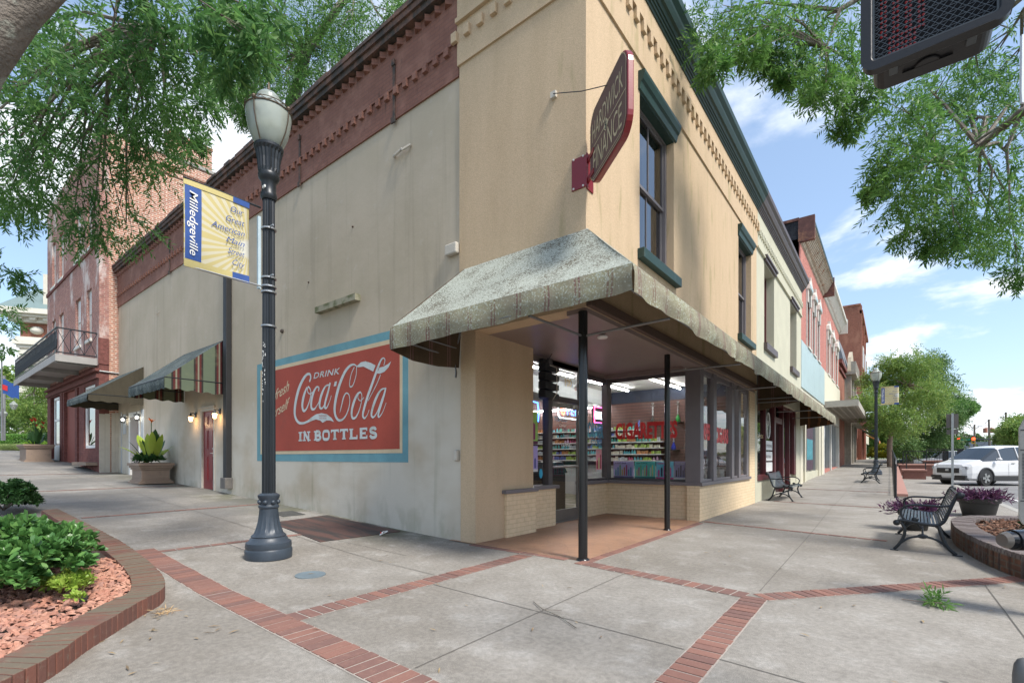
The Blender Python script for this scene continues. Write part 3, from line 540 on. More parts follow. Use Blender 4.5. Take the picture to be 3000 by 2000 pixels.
# side doors
def panel_door(par, x0, x1, z0, z1, ydoor, m, fm):
    b = MB(); b.box(x0, x1, ydoor, ydoor + .05, z0, z1); w_ = (x1 - x0); 
    d = b.build('side_door', m, par); b = MB(); st = .11
    rows = [(z0 + .22, z0 + .95), (z0 + 1.1, z0 + 1.68), (z0 + 1.78, z1 - .1)]
    for i in range(2):
        a = x0 + st + i * (w_ - st) / 2; c = a + (w_ - st) / 2 - st
        for p, q in rows:
            b.box(a, c, ydoor - .004, ydoor, p, q); b.box(a + .03, c - .03, ydoor - .018, ydoor - .004, p + .04, q - .04)
    b.box(x0, x1, ydoor - .001, ydoor, z0, z0 + .01); b.build('panel', m, d, bevel=.006)
    MB().tube([(x1 - .06, ydoor - .01, z0 + 1.0), (x1 - .06, ydoor - .06, z0 + 1.0), (x1 - .17, ydoor - .06, z0 + 1.0)], .012, 6).ball((x1 - .06, ydoor - .02, z0 + 1.13), .03, 5).build('handle', STEEL, d); return d
panel_door(CB, -12.36, -11.55, .42, 2.6, .03, REDD, WHITE)
b = MB(); b.box(-12.46, -12.36, -.025, .1, .38, 2.68).box(-11.55, -11.46, -.025, .1, .38, 2.68).box(-12.36, -11.55, -.025, .1, 2.6, 2.68); b.box(-12.5, -11.42, -.05, -.025, 2.68, 2.73); b.build('door_frame', mat('old_white_frame', (.46, .43, .37), .6, var=.2), CB, bevel=.004)
panel_door(CB, -19.2, -18.2, .66, 2.8, .22, REDD, WHITE)
b = MB(); b.box(-19.38, -19.2, -.02, .28, .6, 2.97).box(-18.2, -18.05, -.02, .28, .6, 2.97).box(-19.2, -18.2, -.02, .28, 2.8, 2.97); b.build('door_frame', WHITE, CB, bevel=.004)
b = MB(); b.box(-20.15, -19.75, -.02, 0, 2.2, 2.95).box(-17.9, -17.62, -.02, 0, 1.5, 3.0).box(-20.35, -20.3, -.03, 0, .6, 3.05); b.split('notice_plate', mat('pale_plate', (.45, .48, .5), .4), CB)
box('lower_room_floor', mat('shop_floor', (.30, .25, .2), .5, var=.2), CB, -9, -2.2, .3, 9.7, -.05, .02); box('lower_room_floor', MATS['shop_floor'], CB, -2.2, -.24, 4.95, 9.7, -.05, .02)
MB().box(-9, -2.4, .27, 9.72, 3.5, 3.56).box(-2.4, -.24, 4.92, 9.72, 3.5, 3.56).build('shop_ceiling', CEIL, CB)
b = MB(); b.box(-9.1, -9, .27, 9.72, 0, 3.5).box(-9, -2.4, .3, .34, 0, 3.5).box(-9, -4.4, 9.66, 9.72, 2.85, 3.5); b.split('shop_inner_wall', mat('mauve_wall', (.30, .21, .22), .8), CB)
box('slat_wall', SLATW, CB, -9, -4.4, 9.66, 9.72, 0, 2.85); box('slat_wall', SLATW, CB, -4.4, -.1, 9.66, 9.72, 0, 2.2); box('slat_wall', SLATW, CB, -4.4, -.1, 9.66, 9.72, 2.2, 3.12); box('upper_wall_band', mat('navy_band', (.03, .04, .07), .7), CB, -4.4, -.1, 9.64, 9.72, 3.12, 3.5)
box('ceiling_bulkhead', mat('grey_bulkhead', (.42, .44, .45), .7), CB, -5.4, -4.4, .34, 9.6, 3.05, 3.5)
# peeling patches on the ceiling edge
b = MB(); r = random.Random(5)
for i in range(26):
    if i % 2: x, y = -2.0 + r.random() * 1.7, 5.0 + r.random() * 1.2
    else: x, y = -2.6 - r.random() * .8, 1.8 + r.random() * 3
    s_ = r.uniform(.05, .14); b.quad((x, y, 3.494), (x + s_ * 1.4, y + s_ * .3, 3.494), (x + s_, y + s_, 3.49), (x - s_ * .3, y + s_ * .8, 3.494))
b.build('peeling_patch', mat('peeling_brown', (.12, .085, .05), .9), CB)
for i, (x0, y0, x1, y1) in enumerate(((-3.5, 2.6, -3.5, 4.0), (-3.5, 4.3, -3.5, 5.6), (-3.5, 5.9, -3.5, 7.3), (-3.5, 7.7, -3.5, 9.0), (-2.02, 7.05, -2.02, 8.6), (-2.02, 8.7, -2.02, 9.5), (-7.9, 9.1, -6.2, 9.1), (-6.1, 9.1, -4.6, 9.1), (-7.2, 3.2, -7.2, 4.6), (-7.2, 5, -7.2, 6.6))):
    zz = 3.42 if y1 != y0 else 2.98; yy = 9.1 if y1 == y0 else None
    L_ = thing('tube_light', ['fluorescent tube light over the shop door', 'fluorescent tube light left of the glass corner', 'fluorescent tube light behind the glass corner post', 'fluorescent tube light farthest back above the CIGARETTES window', 'long bright fluorescent tube light left of the rear pole', 'bright fluorescent tube light right of the rear pole', 'fluorescent strip above the shelves behind the door glass', 'fluorescent strip above the shelves at the glass corner', 'small fluorescent tube high in the door transom', 'fluorescent tube deep in the shop behind the door'][i], 'light', ((x0 + x1) / 2, (y0 + y1) / 2, zz), 'fluorescent tubes in the shop')
    MB().tube([(x0, y0, zz), (x1, y1, zz)], .022, 8).build('tube', TUBE, L_)
    b = MB(); b.box(min(x0, x1) - .03, max(x0, x1) + .03, min(y0, y1) - .03, max(y0, y1) + .03, zz + .025, zz + .075); b.build('fixture', CEIL, L_)
STROKES= [[(-6.558,2.898,0.0407),(-6.507,2.979,0.0472),(-6.543,3.054,0.044),(-6.661,3.059,0.0515),(-6.817,2.972,0.0699),(-6.981,2.8,0.0818),(-7.097,2.591,0.0865),(-7.163,2.377,0.0799),(-7.155,2.216,0.069),(-7.058,2.092,0.0574),(-6.904,2.039,0.0494),(-6.698,2.052,0.0413),(-6.478,2.113,0.0437)],[(-6.661,2.791,0.0309),(-6.78,2.626,0.073),(-6.847,2.435,0.0701),(-6.802,2.305,0.0523),(-6.69,2.327,0.0413),(-6.58,2.456,0.0306),(-6.507,2.604,0.0236),(-6.514,2.72,0.0236),(-6.602,2.795,0.0307),(-6.639,2.712,0.0205),(-6.551,2.642,0.0203),(-6.413,2.673,0.0167)],[(-6.208,2.671,0.0358),(-6.187,2.739,0.0292),(-6.285,2.757,0.0361),(-6.413,2.635,0.0633),(-6.485,2.468,0.0706),(-6.471,2.333,0.057),(-6.363,2.311,0.0364),(-6.243,2.394,0.0196),(-6.131,2.509,0.0161)],[(-5.786,2.764,0.0216),(-5.937,2.745,0.0346),(-6.063,2.625,0.0608),(-6.152,2.463,0.0646),(-6.152,2.335,0.0517),(-6.063,2.311,0.0352),(-5.947,2.411,0.0221),(-5.833,2.624,0.0187),(-5.766,2.784,0.0185)],[(-5.769,2.803,0.0401),(-5.846,2.626,0.053),(-5.947,2.43,0.0568),(-5.964,2.323,0.0474),(-5.893,2.311,0.0313),(-5.786,2.437,0.0155),(-5.727,2.542,0.0154)],[(-4.866,3.028,0.0193),(-4.886,2.857,0.0166),(-4.984,2.684,0.0224),(-5.074,2.657,0.0255),(-5.095,2.738,0.0199),(-5.035,2.907,0.0169),(-4.939,3.019,0.0195)],[(-4.866,3.028,0.0193),(-4.969,3.071,0.0307),(-5.113,3.048,0.0484),(-5.273,2.942,0.0639),(-5.43,2.743,0.071),(-5.541,2.528,0.075),(-5.606,2.315,0.0696),(-5.596,2.169,0.0604),(-5.509,2.056,0.0478),(-5.382,2.032,0.0383),(-5.242,2.096,0.0289),(-5.135,2.231,0.0228),(-5.089,2.386,0.0199),(-5.12,2.508,0.0199),(-5.211,2.546,0.023),(-5.298,2.473,0.032),(-5.36,2.334,0.0264),(-5.404,2.23,0.0177),(-5.43,2.178,0.0059)],[(-4.74,2.529,0.0244),(-4.845,2.49,0.0467),(-4.963,2.342,0.0614),(-5.029,2.172,0.0563),(-4.999,2.057,0.0449),(-4.895,2.064,0.0332),(-4.793,2.176,0.0246),(-4.72,2.325,0.0189),(-4.7,2.461,0.0189),(-4.752,2.53,0.0217),(-4.804,2.504,0.0164),(-4.822,2.419,0.0164),(-4.74,2.365,0.0163),(-4.634,2.422,0.0134)],[(-4.042,2.944,0.0148),(-4.008,3.033,0.0172),(-4.055,3.077,0.0198),(-4.131,3.04,0.035),(-4.228,2.903,0.0507),(-4.391,2.637,0.057),(-4.53,2.414,0.058),(-4.629,2.217,0.0561),(-4.671,2.086,0.0457),(-4.614,2.032,0.0293),(-4.53,2.092,0.0158),(-4.474,2.182,0.0131)],[(-4.137,2.791,0.0175),(-4.228,2.655,0.0177),(-4.391,2.47,0.0155),(-4.513,2.345,0.0132)],[(-3.995,2.532,0.0172),(-4.121,2.513,0.0325),(-4.255,2.392,0.056),(-4.363,2.217,0.0542),(-4.405,2.089,0.0467),(-4.35,2.036,0.0309),(-4.233,2.126,0.0203),(-4.1,2.348,0.0149),(-3.995,2.519,0.0147)],[(-3.982,2.542,0.0319),(-4.055,2.377,0.047),(-4.147,2.203,0.0476),(-4.201,2.078,0.0429),(-4.174,2.033,0.0277),(-4.073,2.116,0.0149),(-3.974,2.273,0.0122)]]
POLYS= [[(-6.514,2.134),(-6.299,2.199),(-6.09,2.212),(-5.886,2.176),(-5.72,2.094),(-5.632,2.011),(-5.769,2.046),(-5.903,2.053),(-6.049,2.013),(-6.142,2.064),(-6.299,2.094),(-6.478,2.069),(-6.661,2.031)],[(-5.606,2.805),(-5.525,2.81),(-5.557,2.719),(-5.645,2.714)],[(-4.88,3.021),(-4.735,3.084),(-4.592,3.087),(-4.424,3.035),(-4.282,2.973),(-4.355,2.871),(-4.479,2.923),(-4.649,2.994),(-4.807,3.0)],[(-4.166,2.921),(-4.047,2.924),(-3.917,2.957),(-3.835,2.994),(-3.904,2.899),(-4.021,2.831),(-4.153,2.809),(-4.255,2.827),(-4.193,2.883)]]
# =================== MURAL ===================
MR = mat('mural_red', (.35, .058, .034), .8, var=.22, vs=1.3, grain=.15, gs=50, dirt=(.24, .06, .04), da=.55, db=.8, ds=1.6); MBL = mat('mural_blue', (.13, .29, .33), .85, var=.25, vs=3, grain=.12); MCR = mat('mural_cream', (.58, .46, .30), .85, var=.15); MWH = mat('mural_white', (.52, .56, .55), .85, var=.2, vs=3, grain=.12, dirt=(.36, .38, .32), da=.5, db=.75, ds=4)
mur = MB().box(-8.97, -3.39, -.003, 0, 1.22, 3.54).build('painted_wall_advert', MBL, CB); mur['label'] = 'red drink advert with white script painted on the side wall inside a blue border'
MB().box(-8.79, -3.54, -.006, -.003, 1.38, 3.385).build('cream_border', MCR, mur); MB().box(-8.70, -3.61, -.009, -.006, 1.45, 3.305).build('red_field', MR, mur)
_k = [0]
def fr(u, v): _k[0] += 1; return (u, -.0118 - .0000012 * _k[0], v)
b = MB()
for s_ in STROKES: b.stroke([(p, q, w_ * 1.12) for p, q, w_ in s_], fr)
for q in POLYS: b.quad(*[(u, -.0118, v) for u, v in q])
b.build('script_lettering', MWH, mur)
UX, UY, UZ = Vector((1, 0, 0)), Vector((0, 1, 0)), Vector((0, 0, 1))
b = MB(); text('DRINK', (-6.40, -.009, 2.945), UX, UZ, .125, .98, bold=.012, shear=.25, mb=b, space=1.08); b.build('drink_lettering', MWH, mur)
b = MB(); text('TRADE MARK', (-6.19, -.0135, 2.145), Vector((1, 0, -.06)).normalized(), UZ, .036, .3, mb=b); text('REG U.S. PAT OFF', (-6.17, -.0135, 2.098), Vector((1, 0, -.06)).normalized(), UZ, .026, .27, mb=b); b.build('small_lettering', MR, mur)
ru = Vector((.965, 0, .26)).normalized()
b = MB(); text('Refresh', (-8.42, -.009, 2.52), ru, UZ, .24, 1.05, bold=.008, shear=.45, mb=b); text('Yourself', (-8.5, -.009, 2.12), ru, UZ, .23, 1.16, bold=.008, shear=.45, mb=b); b.build('cursive_lettering', MCR, mur)
# slab-serif IN BOTTLES as block strokes
LET = {'I': [(.5, 0, .5, 1, .3)], 'N': [(.2, 0, .2, 1, .2), (.8, 0, .8, 1, .2), (.15, 1, .85, 0, .26)], 'T': [(.5, 0, .5, 1, .3), (.03, .92, .97, .92, .16), (.07, .7, .07, 1, .12), (.93, .7, .93, 1, .12)],
       'L': [(.25, 0, .25, 1, .3), (.1, .08, .95, .08, .16), (.9, 0, .9, .36, .12)], 'E': [(.25, 0, .25, 1, .3), (.1, .08, .92, .08, .16), (.1, .92, .9, .92, .16), (.2, .5, .7, .5, .14), (.88, 0, .88, .3, .12), (.86, .72, .86, 1, .12), (.7, .36, .7, .64, .1)]}
CUR = {'B': [[(.3, .92), (.62, .92), (.82, .74), (.62, .53), (.3, .52)], [(.3, .52), (.68, .5), (.9, .28), (.68, .08), (.3, .08)]], 'O': [[(.5, .93), (.2, .84), (.12, .5), (.2, .16), (.5, .07), (.8, .16), (.88, .5), (.8, .84), (.5, .93)]], 'S': [[(.82, .72), (.72, .9), (.45, .93), (.2, .82), (.22, .6), (.5, .5), (.8, .38), (.84, .18), (.58, .07), (.28, .1), (.15, .3)]]}
b = MB(); U0 = -7.0; hh = .20; z0 = 1.655; adv = {'I': .62, ' ': .42, 'S': .95}; wds = [adv.get(c, 1.08) for c in 'IN BOTTLES']; k = 2.80 / sum(wds); u = U0
for c, wd in zip('IN BOTTLES', wds):
    W_ = (wd - .1) * k; f2 = lambda p, q, u=u, W_=W_: (u + p * W_, z0 + q * hh)
    for (x0, y0, x1, y1, t_) in LET.get(c, []): 
        (ax, ay), (bx, by) = f2(x0, y0), f2(x1, y1); b.stroke([(ax, ay, t_ * k * .9), (bx, by, t_ * k * .9)], fr)
    if c in 'INTLB':
        for sx, sy in {'I': [(.5, 0), (.5, 1)], 'N': [(.2, 0), (.8, 1), (.2, 1), (.85, 0)], 'T': [(.5, 0)], 'L': [(.25, 0), (.25, 1)], 'B': [(.22, 0), (.22, 1)]}[c]:
            a, q = f2(sx, sy); hw = (.30 if c == 'I' else .22) * k * (1 if c != 'I' else .9); s1 = 1 if sy == 0 else -1; yy_ = -.0128 - .0001 * (u + 8); b.quad((a - hw, yy_, q), (a + hw, yy_, q), (a + hw, yy_, q + s1 * .028), (a - hw, yy_, q + s1 * .028))
    if c == 'B': (ax, ay), (bx, by) = f2(.25, 0), f2(.25, 1); b.stroke([(ax, ay, .27 * k), (bx, by, .27 * k)], fr)
    for cu in CUR.get(c, []): b.stroke([(*f2(p, q), .2 * k) for p, q in cu], fr)
    u += wd * k
b.build('slab_lettering', MWH, mur)
# =================== AWNINGS ===================
rr = random.Random(11)
def nz3(x, y, z, s=1): 
    from mathutils import noise as N_
    return N_.noise(Vector((x * s, y * s, z * s)))
def slope(A, B, C, E, nu, nv, sag=.04):
    A, B, C, E = map(Vector, (A, B, C, E))
    def f(u, v):
        p = A.lerp(B, u).lerp(C.lerp(E, u), v); p.z -= sag * math.sin(math.pi * v) * (.35 + 1.3 * abs(math.sin(math.pi * u * (A - B).length / 1.15)) + .7 * nz3(p.x, p.y, 1, 1.3)) * (1 if 0 < u < 1 else .4); return tuple(p)
    return MB().grid(f, nu, nv)
AW = thing('corner_awning', 'long lichen-covered grey-green awning wrapping the shop corner and running along the front', 'awning', (0, 0, 3.1))
slope((-2.05, -.035, 4.17), (.085, -.035, 4.17), (-2.42, -1.12, 3.12), (1.17, -1.12, 3.12), 80, 12).build('awning_cloth', CLTOP, AW, sm=True)
slope((.085, -.035, 4.17), (.085, 20, 4.17), (1.17, -1.12, 3.12), (1.17, 20, 3.12), 260, 8).build('awning_cloth', CLTOP, AW, sm=True)
def val(P, Q, h0, h1, n, out, amp, wl_, rip=.012):
    P, Q = Vector(P), Vector(Q); L_ = (Q - P).length; out = Vector(out)
    def f(u, v):
        p = P.lerp(Q, u); s_ = u * L_; h = h0 + (h1 - h0) * u + amp * math.sin(s_ * 2 * math.pi / wl_) + amp * .2 * math.sin(s_ * 2 * math.pi / wl_ * 2.7 + 1)
        o = out * (rip * math.sin(s_ * 9 + 2 * math.sin(s_ * 1.7)) * v + .02 * math.sin(v * 3.14) + rip * 1.6 * v * nz3(s_, v, 3, 2.5) + .018 * v * math.sin(s_ * 2 * math.pi / wl_ + .8))
        return tuple(p + o + Vector((0, 0, -h * v)))
    return MB().grid(f, n, 6)
val((-2.42, -1.12, 3.125), (1.17, -1.12, 3.125), .32, .26, 160, (0, -1, 0), .008, 1.3).build('valance', CLVAL, AW, sm=True)
val((1.17, -1.12, 3.125), (1.17, 20, 3.125), .27, .36, 700, (1, 0, 0), .02, 1.6, .016).build('valance', CLVAL, AW, sm=True)
MB().prism([(-2.05, -.04, 4.17), (-2.42, -1.12, 3.12), (-2.42, -1.12, 2.80), (-2.33, -.8, 2.69), (-2.25, -.4, 2.66), (-2.16, -.04, 2.68)], (.012, 0, 0)).build('end_panel', CLIN, AW)
CLORG = cloth('brown_orange_inner', (.06, .035, .02), (.1, .06, .04), .8, (.30, .12, .05))
MB().prism([(.1, 9.7, 4.1), (1.14, 9.7, 3.1), (1.14, 9.7, 2.82), (.1, 9.7, 2.62)], (0, .012, 0)).build('divider_panel', CLIN, AW); MB().prism([(.1, 17.9, 4.1), (1.14, 17.9, 3.1), (1.14, 17.9, 2.82), (.1, 17.9, 2.62)], (0, .012, 0)).build('divider_panel', CLORG, AW); MB().prism([(.1, 20, 4.15), (1.17, 20, 3.1), (1.17, 20, 2.78), (.1, 20, 2.6)], (0, .012, 0)).build('end_panel', CLORG, AW)
b = MB(); p_ = .016
b.tube([(-.06, -1.08, 2.86), (0, -.04, 2.84)], p_).tube([(1.12, -.02, 2.86), (.05, 0, 2.84)], p_).tube([(1.12, 3.2, 2.84), (0, 3.14, 2.84)], p_).tube([(1.12, 6.4, 2.84), (.05, 6.4, 2.84)], p_).tube([(1.12, 13, 2.84), (.05, 13, 2.84)], p_).tube([(1.12, 16.3, 2.84), (.05, 16.3, 2.84)], p_)
b.tube([(-2.35, -1.1, 2.9), (1.13, -1.1, 2.9), (1.13, 20, 2.9)], .014).tube([(-2.35, -1.1, 2.95), (-2.2, -.1, 2.83), (-2.15, -.1, 2.6), (-2.14, -.12, 2.52)], p_).tube([(-2.2, -.1, 2.83), (-2.08, -.05, 3.3)], p_).tube([(-2.35, -1.05, 3.08), (-2.15, -.1, 2.97)], p_ * .7)
b.tube([(.1, 9.66, 2.95), (1.1, 9.66, 2.95)], p_).tube([(.1, 9.66, 2.85), (1.1, 9.66, 2.85)], p_).tube([(.1, 9.66, 2.8), (.12, 9.66, 3.9)], p_)
b.build('awning_frame', mat('dull_steel', (.2, .2, .2), .4, metal=.6), AW)
def pole(loc, r_, h, lab):
    P_ = thing('support_pole', lab, 'pole', loc, 'round black poles at the shop entrance'); x, y, z = loc
    MB().tube([(x, y, z), (x, y, z + h)], r_, 20).build('shaft', BLACKP, P_, sm=True); MB().lathe([(r_ * 1.5, 0), (r_ * 1.45, .012), (r_ * 1.1, .03)], loc, 20).build('foot', BLACKP, P_, sm=True)
pole((0, 0, 0), .059, 3.15, 'thick black round pole at the outer corner of the entrance floor'); pole((-.07, 3.13, 0), .05, 3.15, 'slimmer black pole farther back in front of the CIGARETTES window')
def side_awning(lab, x0, x1, pr, zt, zf, mt, ms_, vh, frill):
    A = thing('door_awning', lab, 'awning', ((x0 + x1) / 2, -.5, zf), 'awnings over the side doors')
    slope((x0, -.01, zt), (x1, -.01, zt), (x0, -pr, zf), (x1, -pr, zf), 14, 8).build('awning_cloth', mt, A, sm=True)
    val((x0, -pr, zf), (x1, -pr, zf), vh, vh, 90, (0, -1, 0), .018 if frill else .005, .34, .012).build('valance', mt, A, sm=True)
    for x in (x0, x1):
        b = MB(); n = 24; T = []; Bt = []
        for i in range(n + 1):
            u = i / n; T.append((x, -.01 - u * (pr - .01), zt + (zf - zt) * u)); Bt.append((x, T[-1][1], zf - vh + .02 * math.sin(i * 1.1) - .04 * (1 - u)))
        for i in range(n): b.quad(T[i], T[i + 1], Bt[i + 1], Bt[i])
        b.build('side_panel', ms_, A)
    MB().tube([(x0, -.02, zf), (x0, -pr, zf), (x1, -pr, zf), (x1, -.02, zf)], .014, 6).build('awning_frame', IRON, A)
side_awning('grey-blue awning with green, black and maroon striped sides over the red door by the downspout', -13.75, -10.85, 1.35, 4.42, 3.27, CLBLUE, CLGRN, .27, True)
side_awning('olive brown awning over the farther side door next to the brick building', -20.75, -17.65, 1.5, 4.5, 3.4, CLBLUE, CLBRN, .22, False)
# =================== BLADE SIGN ===================
SG = thing('hanging_sign', 'brown blade sign with rounded red edge bolted to the tan corner', 'sign', (.1, -.1, 4.9))
A0 = Vector((.17, -.02, 0)); U = Vector((.745, -.667, 0)); N = U.cross(UZ)   # N faces the camera side
def rrect(w_, h_, r_, inset=0):
    pts = []
    for cx, cy, a0 in ((w_ - r_, r_, -90), (w_ - r_, h_ - r_, 0), (r_, h_ - r_, 90), (r_, r_, 180)):
        for i in range(7):
            a = math.radians(a0 + i * 15); pts.append((cx + (r_ - inset) * math.cos(a), cy + (r_ - inset) * math.sin(a)))
    return pts
W_, H_ = 1.13, .90; pts = rrect(W_, H_, .2); z0 = 4.63
f3 = lambda p, q, d=0: tuple(A0 + U * p + UZ * (z0 + q) + N * d)
ed = MB().prism([f3(p, q, -.02) for p, q in pts], N * .07).build('sign_box', SIGNR, SG, bevel=.01)
fc = MB().prism([f3(p, q, .05) for p, q in rrect(W_, H_, .2, .02)], N * .006).build('sign_face', SIGNF, SG)
b = MB(); text('HARDWICK', f3(.10, .50, .056), U, UZ, .24, .93, mb=b, th=.003); text('FINANCE', f3(.13, .12, .056), U, UZ, .27, .87, mb=b, th=.003)
f4 = lambda p, q: f3(p, q, .0595)
b.stroke([(.03, .43, .012), (.48, .43, .012)], f4).stroke([(.62, .43, .012), (1.1, .43, .012)], f4).stroke([(.1, .06, .008), (1.0, .06, .008)], f4)
b.quad(f4(.47, .43), f4(.55, .36), f4(.63, .43), f4(.55, .51)); b.stroke([(.0 + p, q, .008) for p, q in rrect(W_, H_, .2, .025)] + [(W_ - .2, .025, .008)], f4); b.build('lettering', SIGNL, fc)
text('$', f3(.55, .39, .060), U, UZ, .085, align='C', bold=.01).build('dollar_mark', GREEN, fc)
b = MB(); b.box(-.14, .08, -.045, -.03, 4.70, 5.10).box(.06, .075, -.03, .14, 4.68, 5.13)
for z_ in (4.78, 5.03): b.obox(A0 * .5 + Vector((.05, -.05, z_)), U, N, UZ, .3, .03, .06)
b.build('wall_bracket', SIGNR, SG, bevel=.003); b = MB()
for x in (-.11, .03):
    for z_ in (4.72, 5.09): b.ball((x, -.048, z_), .014, 4)
b.split('bolt', WHITE, SG)
# =================== STREET LAMP ===================
t = NT('lamp_globe'); c = t.mix(t.ramp(t.noise(t.geo, 2.5, 5), .4, .7), (.42, .46, .40), (.30, .33, .29)); gl = t.done(c, .18, spec=.6); t.b.inputs['Transmission Weight'].default_value = .25; GLOBE = gl
def street_lamp(lab, x, y, z):
    L_ = thing('street_lamp', lab, 'street lamp', (x, y, z), 'ornamental street lamps'); c = (x, y, z)
    MB().lathe([(.272, 0), (.275, .10), (.262, .125), (.268, .15), (.262, .20), (.225, .225), (.215, .25), (.20, .265), (.205, .28), (.17, .31), (.145, .38), (.125, .46), (.112, .56), (.108, .62), (.12, .635), (.12, .655), (.108, .67), (.112, .74), (.125, .76), (.128, .79), (.10, .81), (.09, .815)], c, 36, .07, (.30, .60)).build('base', IRONB, L_, sm=True)
    b = MB()
    for k in range(8):
        a = k * math.pi / 4; b.ball((x + .113 * math.cos(a), y + .113 * math.sin(a), z + .705), .028, 5, (1, 1, 1))
    b.build('rosette', IRONB, L_, sm=True)
    MB().lathe([(.080, .81), (.070, 4.55)], c, 32, .13, (.8, 4.6)).build('shaft', IRON, L_)
    MB().lathe([(.08, 4.52), (.096, 4.55), (.096, 4.59), (.085, 4.62), (.085, 4.74), (.098, 4.76), (.12, 4.79), (.125, 4.83), (.118, 4.85)], c, 28).build('collar', IRON, L_, sm=True)
    MB().lathe([(.118, 4.85), (.128, 4.9), (.135, 5.02), (.155, 5.12), (.17, 5.16), (.172, 5.19), (.13, 5.2)], c, 40, .09, (4.86, 5.14)).build('fluted_cup', IRON, L_)
    MB().lathe([(.13, 5.19), (.18, 5.25), (.225, 5.36), (.255, 5.5), (.266, 5.6), (.264, 5.645)], c, 32).build('globe', GLOBE, L_, sm=True)
    MB().lathe([(.264, 5.645), (.24, 5.68), (.19, 5.715), (.155, 5.74), (.14, 5.765), (.138, 5.80), (.13, 5.83), (.105, 5.86), (.06, 5.88), (.02, 5.885)], c, 32).build('globe_cap', GLOBE, L_, sm=True)
    b = MB()
    for k in range(4):
        a = k * math.pi / 2 + .5; b.tube([(x + r_ * math.cos(a), y + r_ * math.sin(a), z + h) for r_, h in ((.16, 5.19), (.235, 5.36), (.27, 5.5), (.277, 5.63))], .007, 5); b.ball((x + .274 * math.cos(a), y + .274 * math.sin(a), z + 5.65), .027, 4)
    ring = [(x + .272 * math.cos(k * math.pi / 12), y + .272 * math.sin(k * math.pi / 12)) for k in range(25)]
    b.tube([(p, q, z + 5.625) for p, q in ring], .007, 5).tube([(p, q, z + 5.67) for p, q in ring], .005, 5)
    b.tube([(p, q, z + 5.63 + .035 * (i % 2)) for i, (p, q) in enumerate(ring)], .004, 4)
    b.build('cage', mat('aged_brass', (.11, .08, .055), .5, metal=.5), L_); MB().lathe([(.03, 5.88), (.022, 5.90), (.03, 5.92), (.014, 5.95), (.010, 6.0), (.002, 6.06)], c, 10).build('finial', MATS['aged_brass'], L_, sm=True)
    return L_
LM = street_lamp('tall fluted black lamp post with a big globe, in front of the painted wall', -3.14, -2.46, gz(-3.14, -2.46))
b = MB()
for z_ in (3.56, 2.95+.0, 3.45, 3.38, 4.18): b.lathe([(.086, 0), (.09, .003), (.09, .02), (.086, .023)], (-3.14, -2.46, z_), 24)
for z_ in (3.58, 4.2): b.obox((-3.02, -2.48, z_), UX, UY, UZ, .07, .015, .02)
b.split('steel_strap', STEEL, LM)
box('cable_strip', mat('pale_blue_strip', (.42, .52, .56), .5), LM, -3.2, -3.165, -2.58, -2.545, 3.42, 4.33)
b = MB(); r = random.Random(31)
for i in range(34):
    a = math.radians(r.choice((-95, -80, -60)) + r.uniform(-5, 5)); z_ = r.uniform(2.0, 2.75); rr_ = .078; h_ = r.uniform(.008, .035); b.obox((-3.14 + rr_ * math.cos(a), -2.46 + rr_ * math.sin(a), z_), (-math.sin(a), math.cos(a), 0), (math.cos(a), math.sin(a), 0), UZ, r.uniform(.004, .012), .003, h_)
b.build('paint_chips', mat('bare_primer', (.55, .56, .54), .8), LM)['label'] = 'white flaked paint spots halfway up the shaft'
box('label_plate', WHITE, LM, -3.10, -3.04, -2.56, -2.545, 4.66, 4.69)
L2 = street_lamp('farther ornamental lamp post down the sidewalk beside a bench', 2.45, 28.2, gz(2.45, 28.2))
